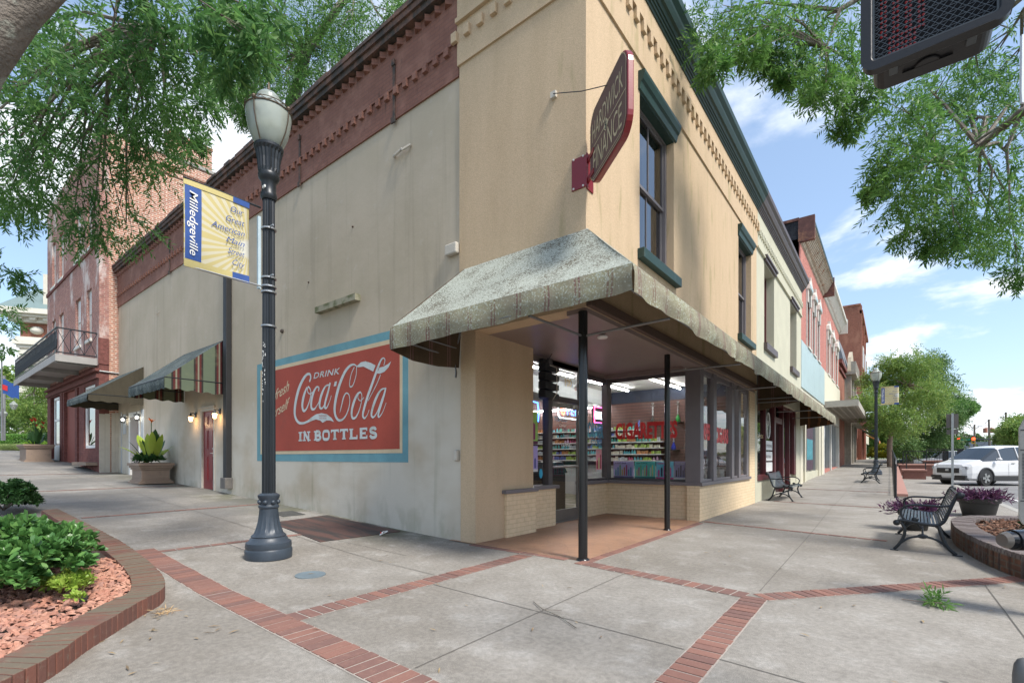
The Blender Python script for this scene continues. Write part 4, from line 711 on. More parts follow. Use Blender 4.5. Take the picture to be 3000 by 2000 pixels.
# banner: yellow with blue band and sun rays
t = NT('banner_rays'); x, y, z = t.xyz()
def rays(t, dy, dz):
    an = t.math('ARCTAN2', dz, dy); f_ = t.math('FRACT', t.math('MULTIPLY', an, 6.6)); m = t.ramp(t.math('ABSOLUTE', t.math('SUBTRACT', f_, .5)), .22, .28); rd = t.math('SQRT', t.math('ADD', t.math('MULTIPLY', dy, dy), t.math('MULTIPLY', dz, dz)))
    c = t.mix(m, (.50, .42, .18), (.54, .50, .36)); return t.mix(t.ramp(rd, .14, .08), c, (.56, .55, .47))
c = rays(t, t.math('ADD', y, 2.70), t.math('SUBTRACT', z, 3.86)); BRAY = t.done(c, .75)
t = NT('banner_rays_far'); x, y, z = t.xyz(); BRAY2 = t.done(rays(t, t.math('SUBTRACT', x, 3.4), t.math('SUBTRACT', z, 4.7)), .75)
def banner(lab, o, Ud, Nd, par_arm, rmat, flip=False, w_=.70, h_=.98):
    """o = top corner at the pole side, Ud runs away from the pole"""
    o, Ud = Vector(o), Vector(Ud); Nd = Vector(Nd); Bn = thing('street_banner', lab, 'banner', tuple(o), 'lamp post banners')
    g = lambda a, q, d=0: tuple(o + Ud * a + UZ * q + Nd * (d + .012 * math.sin(a * 5 + q * 3)))
    cl = MB().grid(lambda u, v: g(u * w_, -v * h_), 12, 14).build('cloth', rmat, Bn, sm=True, solid=.004)
    def patch(nm, m, a0, a1, q0, q1, d=.006):
        return MB().grid(lambda u, v: g(a0 + (a1 - a0) * u, q0 + (q1 - q0) * v, d), 10, 12).build(nm, m, cl, sm=True)
    e0, e1 = (w_ - .195, w_ - .02) if not flip else (w_ - .0, w_ - .0)
    if not flip: patch('blue_band', BLUEB, w_ - .175, w_ - .01, -h_ + .09, -.06)
    else: patch('blue_band', BLUEB, .03, .17, -h_ + .09, -.06)
    patch('yellow_hem', YELB, .0, w_, -.06, 0, .009); patch('yellow_hem', YELB, .0, w_, -h_, -h_ + .085, .009)
    if not flip: patch('blue_tab', BLUEB, 0, .19, -.062, .003, .012); patch('blue_tab', BLUEB, 0, .19, -h_ - .003, -h_ + .09, .012)
    else: patch('blue_tab', BLUEB, w_ - .2, w_, -.062, .003, .012); patch('blue_tab', BLUEB, w_ - .2, w_, -h_ - .003, -h_ + .09, .012)
    MB().tube([tuple(o - Ud * .14 + UZ * .01), tuple(o + Ud * w_ + UZ * .01)], .013, 8).build('arm', IRON, Bn); MB().tube([tuple(o - Ud * .14 - UZ * (h_ - .01)), tuple(o + Ud * (w_ + (.15 if flip else 0)) - UZ * (h_ - .01))], .011, 8).build('arm', STEEL, Bn)
    R_ = -Ud if not flip else Ud; bw = MB(); bb = MB(); o2 = o + Nd * .02
    LI = ['Our', 'Great', 'American', 'Main', 'Street', 'City']; wid = [.15, .21, .37, .21, .19, .14]
    right = (.06 if not flip else w_ - .06)
    for i, (s_, ww) in enumerate(zip(LI, wid)):
        p = (o2 + Ud * (right + .01 * (i == 0))) if not flip else (o2 + Ud * right)
        text(s_, tuple(p + UZ * (-.185 - i * .126)), R_, UZ, .072, ww, shear=.35, align='R', mb=bb, bold=.0)
    bb.build('script_lettering', BLUEB, cl)
    c0 = (o2 + Ud * (w_ - .055)) if not flip else (o2 + Ud * .06)
    text('Milledgeville', tuple(c0 + UZ * (-.12) ), -UZ, R_, .085, .72, shear=.2, mb=bw, bold=.006)
    # reading downwards: letters' up direction points along the reading side
    bw.build('town_lettering', WHITE, cl); return Bn
banner('large yellow and blue town banner with sun rays on the near lamp post', (-3.14, -2.70, 4.42), (0, -1, 0), (1, 0, 0), None, BRAY)
banner('small yellow town banner on the farther lamp post, in front of the tree', (2.66, 28.2, 5.0 + .2), (1, 0, 0), (0, -1, 0), None, BRAY2, True, .78, 1.0)
# =================== SHOP THINGS ===================
def neon(name, lab, paths, m, par=None, loc=(0, 0, 0)):
    T_ = thing(name, lab, 'neon sign', loc)
    for pts, mm in paths: MB().tube(pts, .012, 6).build('neon_tube', mm, T_)
    return T_
NP, NB, NR, NWT = emit('neon_pink', (1, .08, .35), 5), emit('neon_blue', (.05, .2, 1), 5), emit('neon_red', (1, .12, .05), 5), emit('neon_white', (.8, .95, 1), 4)
H = neon('neon_sign', 'pink framed HOOKAH neon sign hanging behind the glass at the corner', [([(-2.35, 5.3, 2.13), (-2.35, 4.65, 2.12), (-2.35, 4.65, 2.49), (-2.35, 5.3, 2.49)], NP)], None, None, (-2.35, 4.9, 2.2)); box('back_board', DARK, H, -2.42, -2.4, 4.65, 5.3, 2.13, 2.49)
text('HOOKAH', (-2.39, 4.70, 2.22), UY, UZ, .18, .55, bold=.02).build('lettering', NWT, H)
O_ = neon('neon_sign', 'red, white and blue OPEN neon sign behind the door glass', [([(-2.9, 3.95, 2.5), (-2.9, 3.95, 2.28), (-2.9, 4.03, 2.22), (-2.9, 4.9, 2.22), (-2.9, 4.98, 2.28), (-2.9, 4.98, 2.5)], NWT)], None, None, (-2.9, 3.5, 2.1))
MB().tube([(-2.88, 4.13 + .07 * math.cos(a * .5236), 2.42 + .13 * math.sin(a * .5236)) for a in range(13)], .014, 6).build('neon_tube', NR, O_); text('PEN', (-2.88, 4.3, 2.3), UY, UZ, .22, .58).build('neon_letters', NB, O_)
neon('neon_sign', 'blue rectangular neon outline in the narrow window left of the door', [([(-2.4, 1.9, 2.42), (-2.4, 2.42, 2.38), (-2.4, 2.46, 2.2), (-2.4, 2.44, 2.02), (-2.4, 1.9, 2.0)], NB)], None, None, (-2.4, 1.9, 1.95))
# louvred black box by the entrance
SB = thing('louvred_light', 'stack of four black slatted boxes hanging beside the glass door', 'light fixture', (-1.93, 1.93, 2.3)); b = MB()
for i in range(4): b.prism([(-2.02, 1.9, 2.40 + i * .165), (-2.02, 2.36, 2.40 + i * .165), (-2.02, 2.36, 2.50 + i * .165), (-2.02, 1.9, 2.54 + i * .165)], (.16, 0, 0))
b.build('louvre_box', IRON, SB, bevel=.006); b = MB(); b.box(-2.1, -2.02, 2.05, 2.2, 2.4, 3.15); b.build('back_post', IRON, SB); MB().tube([(-1.8, 1.95, 2.98), (-1.76, 2.12, 2.95), (-1.78, 2.16, 2.5), (-1.84, 2.1, 2.36)], .008, 5).build('cable', WHITED, SB); MB().tube([(-1.95, 1.98, 2.98), (-1.78, 2.0, 3.2)], .006, 5).build('cable', IRON, SB)
b = MB(); D_ = thing('ceiling_fitting', 'small bare white bulb holder under the entrance soffit', 'light fixture', (-.35, 1.2, 3.1)); MB().lathe([(.07, 0), (.08, .02), (.05, .045)], (-.35, 1.2, 3.1), 12).build('holder', WHITE, D_); MB().tube([(-.35, 1.2, 3.145), (-.35, 1.2, 3.2)], .012).tube([(-.42, 1.22, 3.16), (-.25, 1.18, 3.17)], .01).build('bracket', COPE, D_)
# window lettering
LR = mat('red_vinyl', (.55, .02, .02), .5, var=.05); LBv = mat('blue_vinyl', (.10, .30, .45), .5, var=.05); LYv = mat('tan_vinyl', (.55, .38, .16), .5)
def vin(nm, s_, o, Ud, h, w_, m, par=CB, **k): b = MB(); text(s_, o, Ud, UZ, h, w_, mb=b, **k); o_ = b.build(nm, m, par); return o_
vin('window_lettering', 'CIGARETTES', (-1.92, 4.86, 1.74), UX, .35, 1.43, LR, bold=.045); vin('window_lettering', 'VAPES', (-.035, 4.98, 1.70), UY, .33, .62, LR, bold=.05); vin('window_lettering', 'CIGARS', (-.035, 6.02, 1.66), UY, .33, 1.1, LR, bold=.05)
vin('window_lettering', 'CORNER', (-2.137, 3.80, 1.76), UY, .33, .88, LBv, bold=.04); vin('window_lettering', 'STORE', (-2.137, 4.1, 1.56), UY, .15, .5, LBv, bold=.02)
vin('window_lettering', 'TOBACCO', (-2.137, 2.6, 2.03), UY, .085, .5, LBv, bold=.02); vin('window_lettering', '100', (-2.136, 3.0, 2.76), UY, .16, .27, LYv, bold=.03)
vin('window_lettering', 'Corner', (-2.136, 2.8, 1.92), UY, .07, .26, WHITE, shear=.4); vin('window_lettering', 'Store', (-2.136, 2.9, 1.82), UY, .07, .2, WHITE, shear=.4); vin('window_lettering', 'VAPING', (-2.136, 2.85, 1.52), UY, .08, .4, WHITE)
# posters
def poster(lab, o, Ud, w_, h_, c1, c2, c3, words, n, par_m='pst'):
    o, Ud = Vector(o), Vector(Ud); N_ = Ud.cross(UZ); P_ = thing('poster', lab, 'poster', tuple(o)); g = lambda a, q, d=0: tuple(o + Ud * a + UZ * q + N_ * d)
    c1 = tuple(min(.85, v * 1.5) for v in c1); MB().prism([g(0, 0), g(w_, 0), g(w_, h_), g(0, h_)], N_ * .003).build('paper', mat('paper_%d' % (len(MATS)), c1, .6, var=.05), P_)
    cs = c3 if isinstance(c3, list) else [c3]
    for j, cc in enumerate(cs):
        b = MB()
        for i in range(n):
            if i % len(cs) != j: continue
            a = w_ * (.08 + .84 * (i + .1) / n); ww = w_ * .84 / n * .62; hh = h_ * (.34 + .13 * ((i * 7) % 3)); b.prism([g(a, h_ * .14, .004), g(a + ww, h_ * .14, .004), g(a + ww, h_ * .14 + hh, .004), g(a + ww * .5, h_ * .2 + hh, .004), g(a, h_ * .14 + hh, .004)], N_ * .002)
        b.build('printed_bottle', mat('ink_%d' % (len(MATS)), cc, .6, var=.05), P_)
    b = MB(); b.quad(g(0, 0, .0045), g(w_, 0, .0045), g(w_, h_ * .1, .0045), g(0, h_ * .1, .0045)); text(words, g(w_ * .08, h_ * .84, .0035), Ud, UZ, h_ * .1, w_ * .55, mb=b, bold=.02); b.build('print', mat('ink_%d' % (len(MATS)), c2, .6), P_)
yy = 4.885
poster('lilac poster with a row of coloured bottles, leftmost in the corner window', (-1.98, yy, .84), UX, .50, .38, (.40, .36, .56), (.16, .14, .3), [(.1, .4, .45), (.1, .3, .5), (.15, .4, .2), (.6, .45, .1), (.55, .2, .1), (.5, .1, .25)], 'KADO BAR', 8)
poster('turquoise poster with many small bottles in the corner window', (-1.46, yy, .84), UX, .48, .38, (.10, .46, .43), (.05, .25, .25), [(.7, .7, .3), (.6, .2, .3), (.2, .6, .3), (.8, .8, .8)], 'NEW FLAVOR', 9)
poster('pink and blue poster in the corner window left of the rear pole', (-.96, yy, .84), UX, .38, .38, (.15, .45, .65), (.65, .08, .3), [(.75, .1, .4), (.05, .08, .15)], 'GEEK', 5)
poster('dark purple poster with grey bottles, rightmost in the corner window', (-.56, yy, .84), UX, .33, .38, (.20, .18, .32), (.6, .6, .65), [(.04, .04, .06), (.12, .11, .16)], 'KADO Black', 6)
poster('tall pink poster taped low in the window right of the door', (-2.13, 4.32, .98), UY, .26, .5, (.55, .25, .28), (.6, .6, .58), [(.4, .02, .06), (.45, .6, .2)], 'FLAVOR', 3)
poster('green poster with a purple bottle in the narrow window by the pilaster', (-2.12, 1.6, 1.55), UY, .42, .6, (.20, .36, .08), (.1, .02, .06), [(.25, .03, .12)], 'DRAW', 2)
poster('violet poster with figures below the green one in the narrow window', (-2.12, 1.6, 1.04), UY, .42, .48, (.26, .22, .42), (.6, .6, .6), [(.4, .08, .1), (.1, .1, .3)], 'NEW', 4)
st_ = thing('sticker', 'round bright blue sticker low in the narrow window by the door', 'sticker', (-2.12, 2.14, 1.0)); MB().prism([(-2.13, 2.14 + .055 * math.cos(a * .39), 1.0 + .09 * math.sin(a * .39)) for a in range(16)], (.003, 0, 0)).build('disc', mat('cyan_vinyl', (.03, .38, .6), .5), st_)
# interior shelving with goods
goods_m = [mat('pack_%d' % i, c, .45, var=.1) for i, c in enumerate([(.08, .35, .3), (.35, .5, .1), (.5, .1, .2), (.12, .16, .45), (.55, .35, .5), (.6, .55, .45), (.1, .42, .5), (.5, .22, .08), (.03, .03, .05), (.45, .5, .55)])]
SH = thing('wall_shelving', 'long white wall shelving full of colourful packets at the back of the shop', 'shelves', (-6, 9.4, 0)); levels = [1.22, 1.42, 1.62, 1.82, 2.02, 2.22]
for z_ in levels: box('shelf', CEIL, SH, -8.9, -2.5 if z_ < 1.9 else -3.3, 9.3, 9.66, z_ - .03, z_)
protos = []
for i, m in enumerate(goods_m):
    T_ = thing('goods_packet', 'small colourful packet or bottle on the shop wall shelves', 'packet', (-9.2, 9.0, -.5), 'packets on the shop shelves'); o = T_.location
    b = MB(); x, y, z = o
    if i % 2: b.box(x - .035, x + .035, y - .03, y + .03, z, z + .13)
    else: b.lathe([(.03, 0), (.033, .01), (.033, .09), (.015, .12), (.015, .15)], tuple(o), 8)
    b.build('pack', m, T_); protos.append([T_, False])
r = random.Random(9); cnt = 0
for z_ in levels:
    x = -7.7; runc = r.randrange(10); run = 4
    while x < (-2.6 if z_ < 1.9 else -3.4):
        if run == 0: runc = r.randrange(10); run = r.randint(2, 5)
        run -= 1; P0, used = protos[runc]
        if not used: T_ = P0; protos[runc][1] = True
        else:
            T_ = P0.copy(); COL.objects.link(T_)
            for ch in P0.children: c_ = ch.copy(); COL.objects.link(c_); c_.parent = T_
        T_.location = (x, 9.36 + r.random() * .08, z_); T_.scale = (1.15, 1, r.uniform(.6, 1.0)); x += r.uniform(.09, .115); cnt += 1
for P0, used in protos:
    if not used: P0.location = (-8.3, 9.4, 1.24)
CT = thing('shop_counter', 'white glass-topped shop counter behind the corner window', 'counter', (-2.2, 8.3, 0)); box('body', mat('counter_white', (.5, .52, .53), .4), CT, -8.0, -.5, 8.2, 8.6, 0, 1.0); box('top', STEEL, CT, -8.05, -.45, 8.15, 8.65, 1.0, 1.05)
def hookah(lab, x, z, c, y=9.45):
    T_ = thing('hookah', lab, 'hookah', (x, y, z), 'water pipes on the slatted wall'); MB().lathe([(.06, 0), (.075, .04), (.06, .13), (.025, .2), (.022, .23)], (x, y, z), 14).build('vase', mat('vase_%d' % int(c[2] * 100), c, .15, var=0), T_, sm=True)
    MB().lathe([(.02, .23), (.03, .26), (.015, .3), (.03, .38), (.015, .42), (.025, .48), (.012, .52), (.07, .54), (.075, .55), (.012, .56), (.035, .6), (.04, .64)], (x, y, z), 12).build('stem', STEEL, T_, sm=True); box('ledge', DARK, T_, x - .12, x + .12, y - .1, y + .2, z - .03, z)
hookah('hookah with a black vase, high on the slatted wall left of the rear pole', -2.87, 2.4, (.02, .02, .02)); hookah('hookah with a green vase high on the slatted wall', -2.07, 2.4, (.02, .25, .05)); hookah('hookah with a deep blue vase on the lower row', -2.2, 1.55, (.02, .04, .4)); hookah('hookah with a smoky grey vase at the right of the lower row', -1.8, 1.6, (.12, .1, .09)); hookah('green-stemmed hookah seen through the front window', -1.3, 2.4, (.02, .2, .07)); hookah('dark red hookah seen through the middle front window', -.6, 2.4, (.15, .02, .04))
box('body', BLPOT, thing('trash_bin', 'tall dark bin standing just inside the glass door', 'bin', (-3.1, 3.9, 0)), -3.35, -2.85, 3.55, 4.2, 0, .95, bevel=.03); MB().prism([(-3.38, 3.5, .95), (-2.82, 3.5, .95), (-2.82, 3.7, 1.2), (-2.82, 4.0, 1.25), (-2.82, 4.25, .95), (-3.38, 4.25, .95)][:0] or [(-3.38, 3.5, .95), (-3.38, 4.25, .95), (-3.38, 4.0, 1.22), (-3.38, 3.7, 1.2)], (.56, 0, 0)).build('lid', IRON, bpy.data.objects['trash_bin'], bevel=.02)
cmx = thing('security_camera', 'white ball camera hanging behind the corner glass', 'camera', (-2.6, 4.3, 2.9)); MB().ball((-2.6, 4.3, 2.92), .09, 8).build('body', WHITE, cmx, sm=True); MB().tube([(-2.6, 4.3, 2.95), (-2.6, 4.45, 3.2), (-2.6, 4.45, 3.5)], .02).build('arm', CEIL, cmx)
# =================== BENCHES ===================
def bench(lab, x, y, z, rz, L_=1.85):
    T_ = thing('park_bench', lab, 'bench', (0, 0, 0), 'black slatted iron benches'); prof = smooth([(.0, .40), (.04, .435), (.15, .43), (.3, .405), (.42, .40), (.49, .45), (.535, .56), (.575, .68), (.62, .80), (.655, .815)], 5)
    cum = [0]
    for a, c in zip(prof, prof[1:]): cum.append(cum[-1] + math.hypot(c[0] - a[0], c[1] - a[1]))
    def at(s):
        for i in range(len(cum) - 1):
            if cum[i + 1] >= s: k = (s - cum[i]) / (cum[i + 1] - cum[i] + 1e-9); a, c = prof[i], prof[i + 1]; return a[0] + (c[0] - a[0]) * k, a[1] + (c[1] - a[1]) * k, math.atan2(c[1] - a[1], c[0] - a[0])
        return (*prof[-1], 0)
    n = 24; seat, back = MB(), MB()
    for i in range(n):
        px, pz, an = at(cum[-1] * (i + .5) / n); (seat if px < .45 else back).obox((px, L_ / 2, pz), (math.cos(an), 0, math.sin(an)), UY, (-math.sin(an), 0, math.cos(an)), .026, L_ - .04, .007)
    seat.build('seat', GREYSLAT, T_); back.build('backrest', GREYSLAT, T_)
    for yy in (0, L_):
        b = MB(); s = lambda pts, r0: b.tube([(p, yy, q) for p, q in smooth(pts, 5)], r0, 8)
        b.tube([(p, yy, q - .012) for p, q in prof], .022, 8); s([(.05, .40), (.09, .3), (.07, .18), (.02, .08), (-.03, .015)], .02); s([(.44, .38), (.47, .27), (.5, .17), (.55, .08), (.62, .012)], .022)
        s([(.035, .1), (.14, .19), (.28, .22), (.42, .19), (.53, .1)], .015); b.ball((.28, yy, .225), .035, 5, (1.7, .5, 1)).ball((.0, yy, .39), .042, 6, (1, .7, 1)).ball((.655, yy, .80), .048, 6, (1, .7, 1))
        b.box(-.07, .02, yy - .03, yy + .03, 0, .012).box(.58, .68, yy - .03, yy + .03, 0, .012)
        b.build('end_frame', IRON, T_, sm=True); b = MB(); b.tube([(p, yy, q) for p, q in smooth([(.57, .66), (.45, .645), (.25, .65), (.12, .635), (.05, .57), (.055, .49), (.09, .44)], 5)], .015, 8); b.ball((.2, yy, .45), .03, 5, (1.4, .6, 1)); b.build('armrest', IRON, T_, sm=True)
    b = MB(); b.tube([(.28, 0, .22), (.28, L_, .22)], .013).tube([(.3, .0, .38), (.3, L_, .38)], .015); b.tube([(.28, L_ * .5, .22), (.12, L_ * .5, .4)], .01); b.build('stretcher', IRON, T_)
    T_.location = (x, y, z); T_.rotation_euler = (0, 0, rz); return T_
bench('black slatted bench in the foreground beside the brick planter', 3.14, 3.3, 0, math.radians(-2)); bench('black slatted bench standing against the pale green shop front', .80, 12.65, .015, math.pi); bench('small distant black bench beside the farther lamp post', 2.1, 20.7, gz(2, 20.7), 0)
# =================== LEFT PLANTER ===================
PO = [(-.55, -5.1), (-.82, -4.82), (-1.16, -4.60), (-1.45, -4.38), (-1.75, -4.15), (-2.0, -3.94), (-2.25, -3.83), (-2.7, -3.74), (-3.5, -3.66), (-4.7, -3.6), (-6.2, -3.6), (-8.6, -3.62)]
PI = [(-.83, -5.25), (-1.05, -4.98), (-1.32, -4.80), (-1.6, -4.58), (-1.9, -4.35), (-2.12, -4.15), (-2.36, -4.06), (-2.75, -3.98), (-3.5, -3.9), (-4.7, -3.85), (-6.2, -3.84), (-8.4, -3.85)]
PO, PI = smooth(PO, 5), smooth(PI, 5)
LP = thing('brick_planter', 'low curved brick planter with red lava stones and a shrub at the left front', 'planter', (-2.4, -4.8, 0))
def kerb_ring(par, po, pi, h, bl=.075, zf=gz):
    b = MB(); cols = []; r = random.Random(2); acc = 0; segs = []
    cum = [0]
    for a, c in zip(po, po[1:]): cum.append(cum[-1] + math.hypot(c[0] - a[0], c[1] - a[1]))
    def at(P, s):
        for i in range(len(cum) - 1):
            if cum[i + 1] >= s: k = (s - cum[i]) / (cum[i + 1] - cum[i] + 1e-9); return Vector((P[i][0] + (P[i + 1][0] - P[i][0]) * k, P[i][1] + (P[i + 1][1] - P[i][1]) * k, 0))
        return Vector((*P[-1], 0))
    s = 0; m = MB(); j = 0
    while s < cum[-1] - bl:
        a, c, d, e = at(po, s + .005), at(po, s + bl - .005), at(pi, s + bl - .005), at(pi, s + .005); dz = r.uniform(-.003, .004); z0 = zf(a.x, a.y) - .03; z1 = zf(a.x, a.y) + h + dz; off = r.uniform(-.004, .004)
        b.prism([(p.x, p.y, z0 + .035 * 0) for p in (a, c, d, e)], (0, 0, z1 - z0)); cols += [r.random()] * 8
        a, c, d, e = at(po, s), at(po, s + bl), at(pi, s + bl), at(pi, s); q = .012; nn = (d - c).normalized() * q; n2 = (e - a).normalized() * q
        m.prism([(p.x, p.y, z0) for p in (a + n2, c + nn, d - nn, e - n2)], (0, 0, z1 - z0 - .008)); s += bl; j += 1
    o = b.build('rowlock_bricks', PLPAV, par, bevel=.004); at_ = o.data.attributes.new('rnd', 'FLOAT', 'POINT'); at_.data.foreach_set('value', cols); m.build('mortar', mat('dark_mortar', (.13, .11, .085), .95, var=.4, vs=8), par)
t = NT('planter_paver'); x, y, z = t.xyz(); a_ = t.n('ShaderNodeAttribute', attribute_name='rnd').outputs['Fac']; nrm = t.n('ShaderNodeNewGeometry').outputs['Normal']; sp = t.n('ShaderNodeSeparateXYZ'); t.l(nrm, sp.inputs[0])
c = t.mix(a_, (.20, .08, .055), (.14, .065, .05)); alg = t.math('MULTIPLY', t.ramp(t.noise(t.geo, 2.2, 6, .65), .3, .55), t.math('MAXIMUM', sp.outputs[2], 0)); c = t.mix(t.math('MULTIPLY', alg, .9), c, (.13, .115, .08)); c = t.mix(t.ramp(t.noise(t.geo, 25, 5, .7), .55, .75), c, (.2, .15, .11)); t.bump(t.noise(t.geo, 60, 4), .6, .006); PLPAV = t.done(c, .9)
kerb_ring(LP, PO, PI, .13)
b = MB(); inner = [p for p in PI] + [(-8.4, -6.5), (-.8, -6.5)]
b.quad(*[(x, y, gz(x, y) + .07) for x, y in inner[::3] + inner[-2:]]); b.build('soil', SOIL, LP)
# lava stones
STM = leafmat('lava_stone', (.42, .20, .14), (.50, .27, .19), (.30, .17, .14), 0, 6, .9)
def stones(name, par, pts, s0, s1, m, squash=.55):
    r = np.random.default_rng(4); V = []; F = []; col = []
    base = np.array([(-1, -.7, -.5), (.9, -.8, -.6), (1.1, .6, -.5), (-.8, .9, -.6), (-.7, -.6, .55), (.7, -.5, .6), (.6, .6, .45), (-.6, .5, .6), (0, 0, .8)])
    fs = [(0, 1, 5, 4), (1, 2, 6, 5), (2, 3, 7, 6), (3, 0, 4, 7), (4, 5, 8), (5, 6, 8), (6, 7, 8), (7, 4, 8)]
    for (x, y, z) in pts:
        s = r.uniform(s0, s1); a = r.uniform(0, 6.28); v = base * (1 + r.normal(size=base.shape) * .16) * s * np.array([1, r.uniform(.6, 1), squash]); ca, sa = math.cos(a), math.sin(a)
        tl = r.normal() * .35; v = np.stack([v[:, 0] * ca - v[:, 1] * sa, v[:, 0] * sa + v[:, 1] * ca, v[:, 2] + tl * v[:, 0]], 1) + np.array([x, y, z]); n = len(V); V += v.tolist(); F += [tuple(i + n for i in f) for f in fs]; col += [r.random()] * 9
    b = MB(); b.v = V; b.f = F; o = b.build(name, m, par, bevel=0); at_ = o.data.attributes.new('rnd', 'FLOAT', 'POINT'); at_.data.foreach_set('value', col); return o
r = random.Random(8)
def inside(p, poly):
    x, y = p; c = False
    for (x0, y0), (x1, y1) in zip(poly, poly[1:] + poly[:1]):
        if (y0 > y) != (y1 > y) and x < (x1 - x0) * (y - y0) / (y1 - y0) + x0: c = not c
    return c
pts = []
while len(pts) < 5200:
    p = (r.uniform(-3.9, -.75), r.uniform(-6.3, -3.9))
    if inside(p, inner): pts.append((*p, gz(*p) + .075 + r.uniform(0, .04)))
STON = stones('lava_stones', LP, pts, .016, .036, STM); STON['kind'] = 'stuff'
b = MB(); MB().lathe([(.03, 0), (.03, .035), (.022, .04)], (-2.18, -4.42, .12), 14).build('sprinkler_cap', BLPOT, LP)
def shrub(lab, name, c, rad, n, m, L=.075, W=.036, lumps=14, group=None, k=7, cat='shrub', drp=-.2, stem=True):
    T_ = thing(name, lab, cat, (c[0], c[1], c[2]), group); r = np.random.default_rng(int(abs(c[0] * 100))); rad = np.array(rad); Q = []
    for i in range(lumps):
        u = r.normal(size=3); u /= np.linalg.norm(u); u[2] = abs(u[2]) * .9; lc = np.array(c) + u * rad * r.uniform(.35, .72) + np.array([0, 0, rad[2] * .15]); lr = rad * r.uniform(.3, .45); nn = n // lumps
        d = r.normal(size=(nn, 3)); d /= np.linalg.norm(d, axis=1, keepdims=True); d[:, 2] = np.abs(d[:, 2]) * .8 + .05; P = lc + d * lr * (r.random((nn, 1)) ** .4)
        # rosette of leaves at each point
        P = np.repeat(P, k, 0); dd = unit(np.repeat(d, k, 0) * .9 + r.normal(size=P.shape) * .75 + np.array([0, 0, .25])); Q.append((leafround if cat == 'shrub' else leafquads)(P, dd, L * (.65 + .6 * r.random(len(P))), W * (.8 + .4 * r.random(len(P)))))
    leafmesh('leaves', np.concatenate(Q), m, T_)
    if stem:
        b = MB()
        for i in range(9): a = i * .7; e = np.array(c) + rad * np.array([math.cos(a) * .6, math.sin(a) * .6, .6]); b.tube([(c[0], c[1], c[2] - .02), tuple((np.array(c) * .4 + e * .6) + np.array([0, 0, -.05])), tuple(e)], [.012, .008, .004], 5)
        b.build('stems', BARK, T_)
    return T_
shrub('rounded glossy green shrub over the red lava stones', 'glossy_shrub', (-3.35, -4.78, .2), (1.25, .72, .52), 2700, LSHR, .085, .056, 34)
shrub('low yellow-green seedlings creeping over the lava stones in front of the glossy shrub', 'seedlings', (-2.45, -4.5, .17), (.5, .2, .12), 170, LSHRY, .06, .03, 10, k=5, stem=False)
shrub('dark green shrub behind the glossy one at the left edge', 'dark_shrub', (-9.4, -4.2, .38), (1.0, .45, .5), 1000, LDK, .085, .045, 16)
shrub('tiny yellow-green sprout beside the planter kerb', 'seedling', (-2.05, -4.5, .15), (.08, .08, .06), 12, LSHRY, .055, .028, 3, k=5, stem=False)
# =================== RIGHT PLANTER ===================
RP = thing('brick_planter', 'curved knee-high dark brick planter with bark mulch at the right', 'planter', (4.9, 3.5, 0)); H_ = .27
ro = smooth([(4.9, 6.9), (4.2, 6.45), (3.9, 5.7), (3.84, 4.9), (3.84, 4.1), (3.94, 3.1), (4.07, 2.4), (4.25, 1.85), (4.6, 1.2), (5.2, .6), (6.2, .3)], 5); ri = smooth([(5.0, 6.55), (4.45, 6.2), (4.16, 5.6), (4.11, 4.9), (4.11, 4.15), (4.2, 3.2), (4.32, 2.55), (4.48, 2.05), (4.8, 1.45), (5.35, .88), (6.2, .6)], 5)
b = MB()
for i in range(len(ro) - 1): b.prism([(*ro[i], -.05), (*ro[i + 1], -.05), (*ri[i + 1], -.05), (*ri[i], -.05)], (0, 0, H_ - .06 + .05))
b.build('brick_wall', PLB, RP); 
t = NT('grey_paver_cap'); a_ = t.n('ShaderNodeAttribute', attribute_name='rnd').outputs['Fac']; c = t.mix(a_, (.16, .13, .125), (.10, .08, .07)); c = t.mix(t.ramp(t.noise(t.geo, 9, 5), .5, .75), c, (.22, .2, .19)); t.bump(t.noise(t.geo, 50, 4), .5, .006); PLPAV = t.done(c, .85)
kerb_ring(RP, ro, ri, H_, .075, lambda x, y: 0)
b = MB(); b.quad(*[(x, y, .2) for x, y in ri[::3]], (6.2, .6, .2), (7, 6.5, .2)); b.build('soil', SOIL, RP)
pts = []; r = random.Random(5); poly = ri + [(7, 1), (7, 6.5)]
while len(pts) < 2600:
    p = (r.uniform(4.1, 6.2), r.uniform(.7, 6.5))
    if inside(p, poly): pts.append((*p, .2 + r.uniform(0, .05)))
stones('bark_chips', RP, pts, .016, .04, leafmat('bark_chip', (.16, .075, .045), (.11, .055, .035), (.30, .18, .12), 0, 8, .95), .3)['kind'] = 'stuff'
shrub('leafy green shrub growing in the right planter by the printed cabinet', 'planter_shrub', (4.75, 4.0, .25), (.35, .4, .5), 330, LDK, .075, .035, 10)
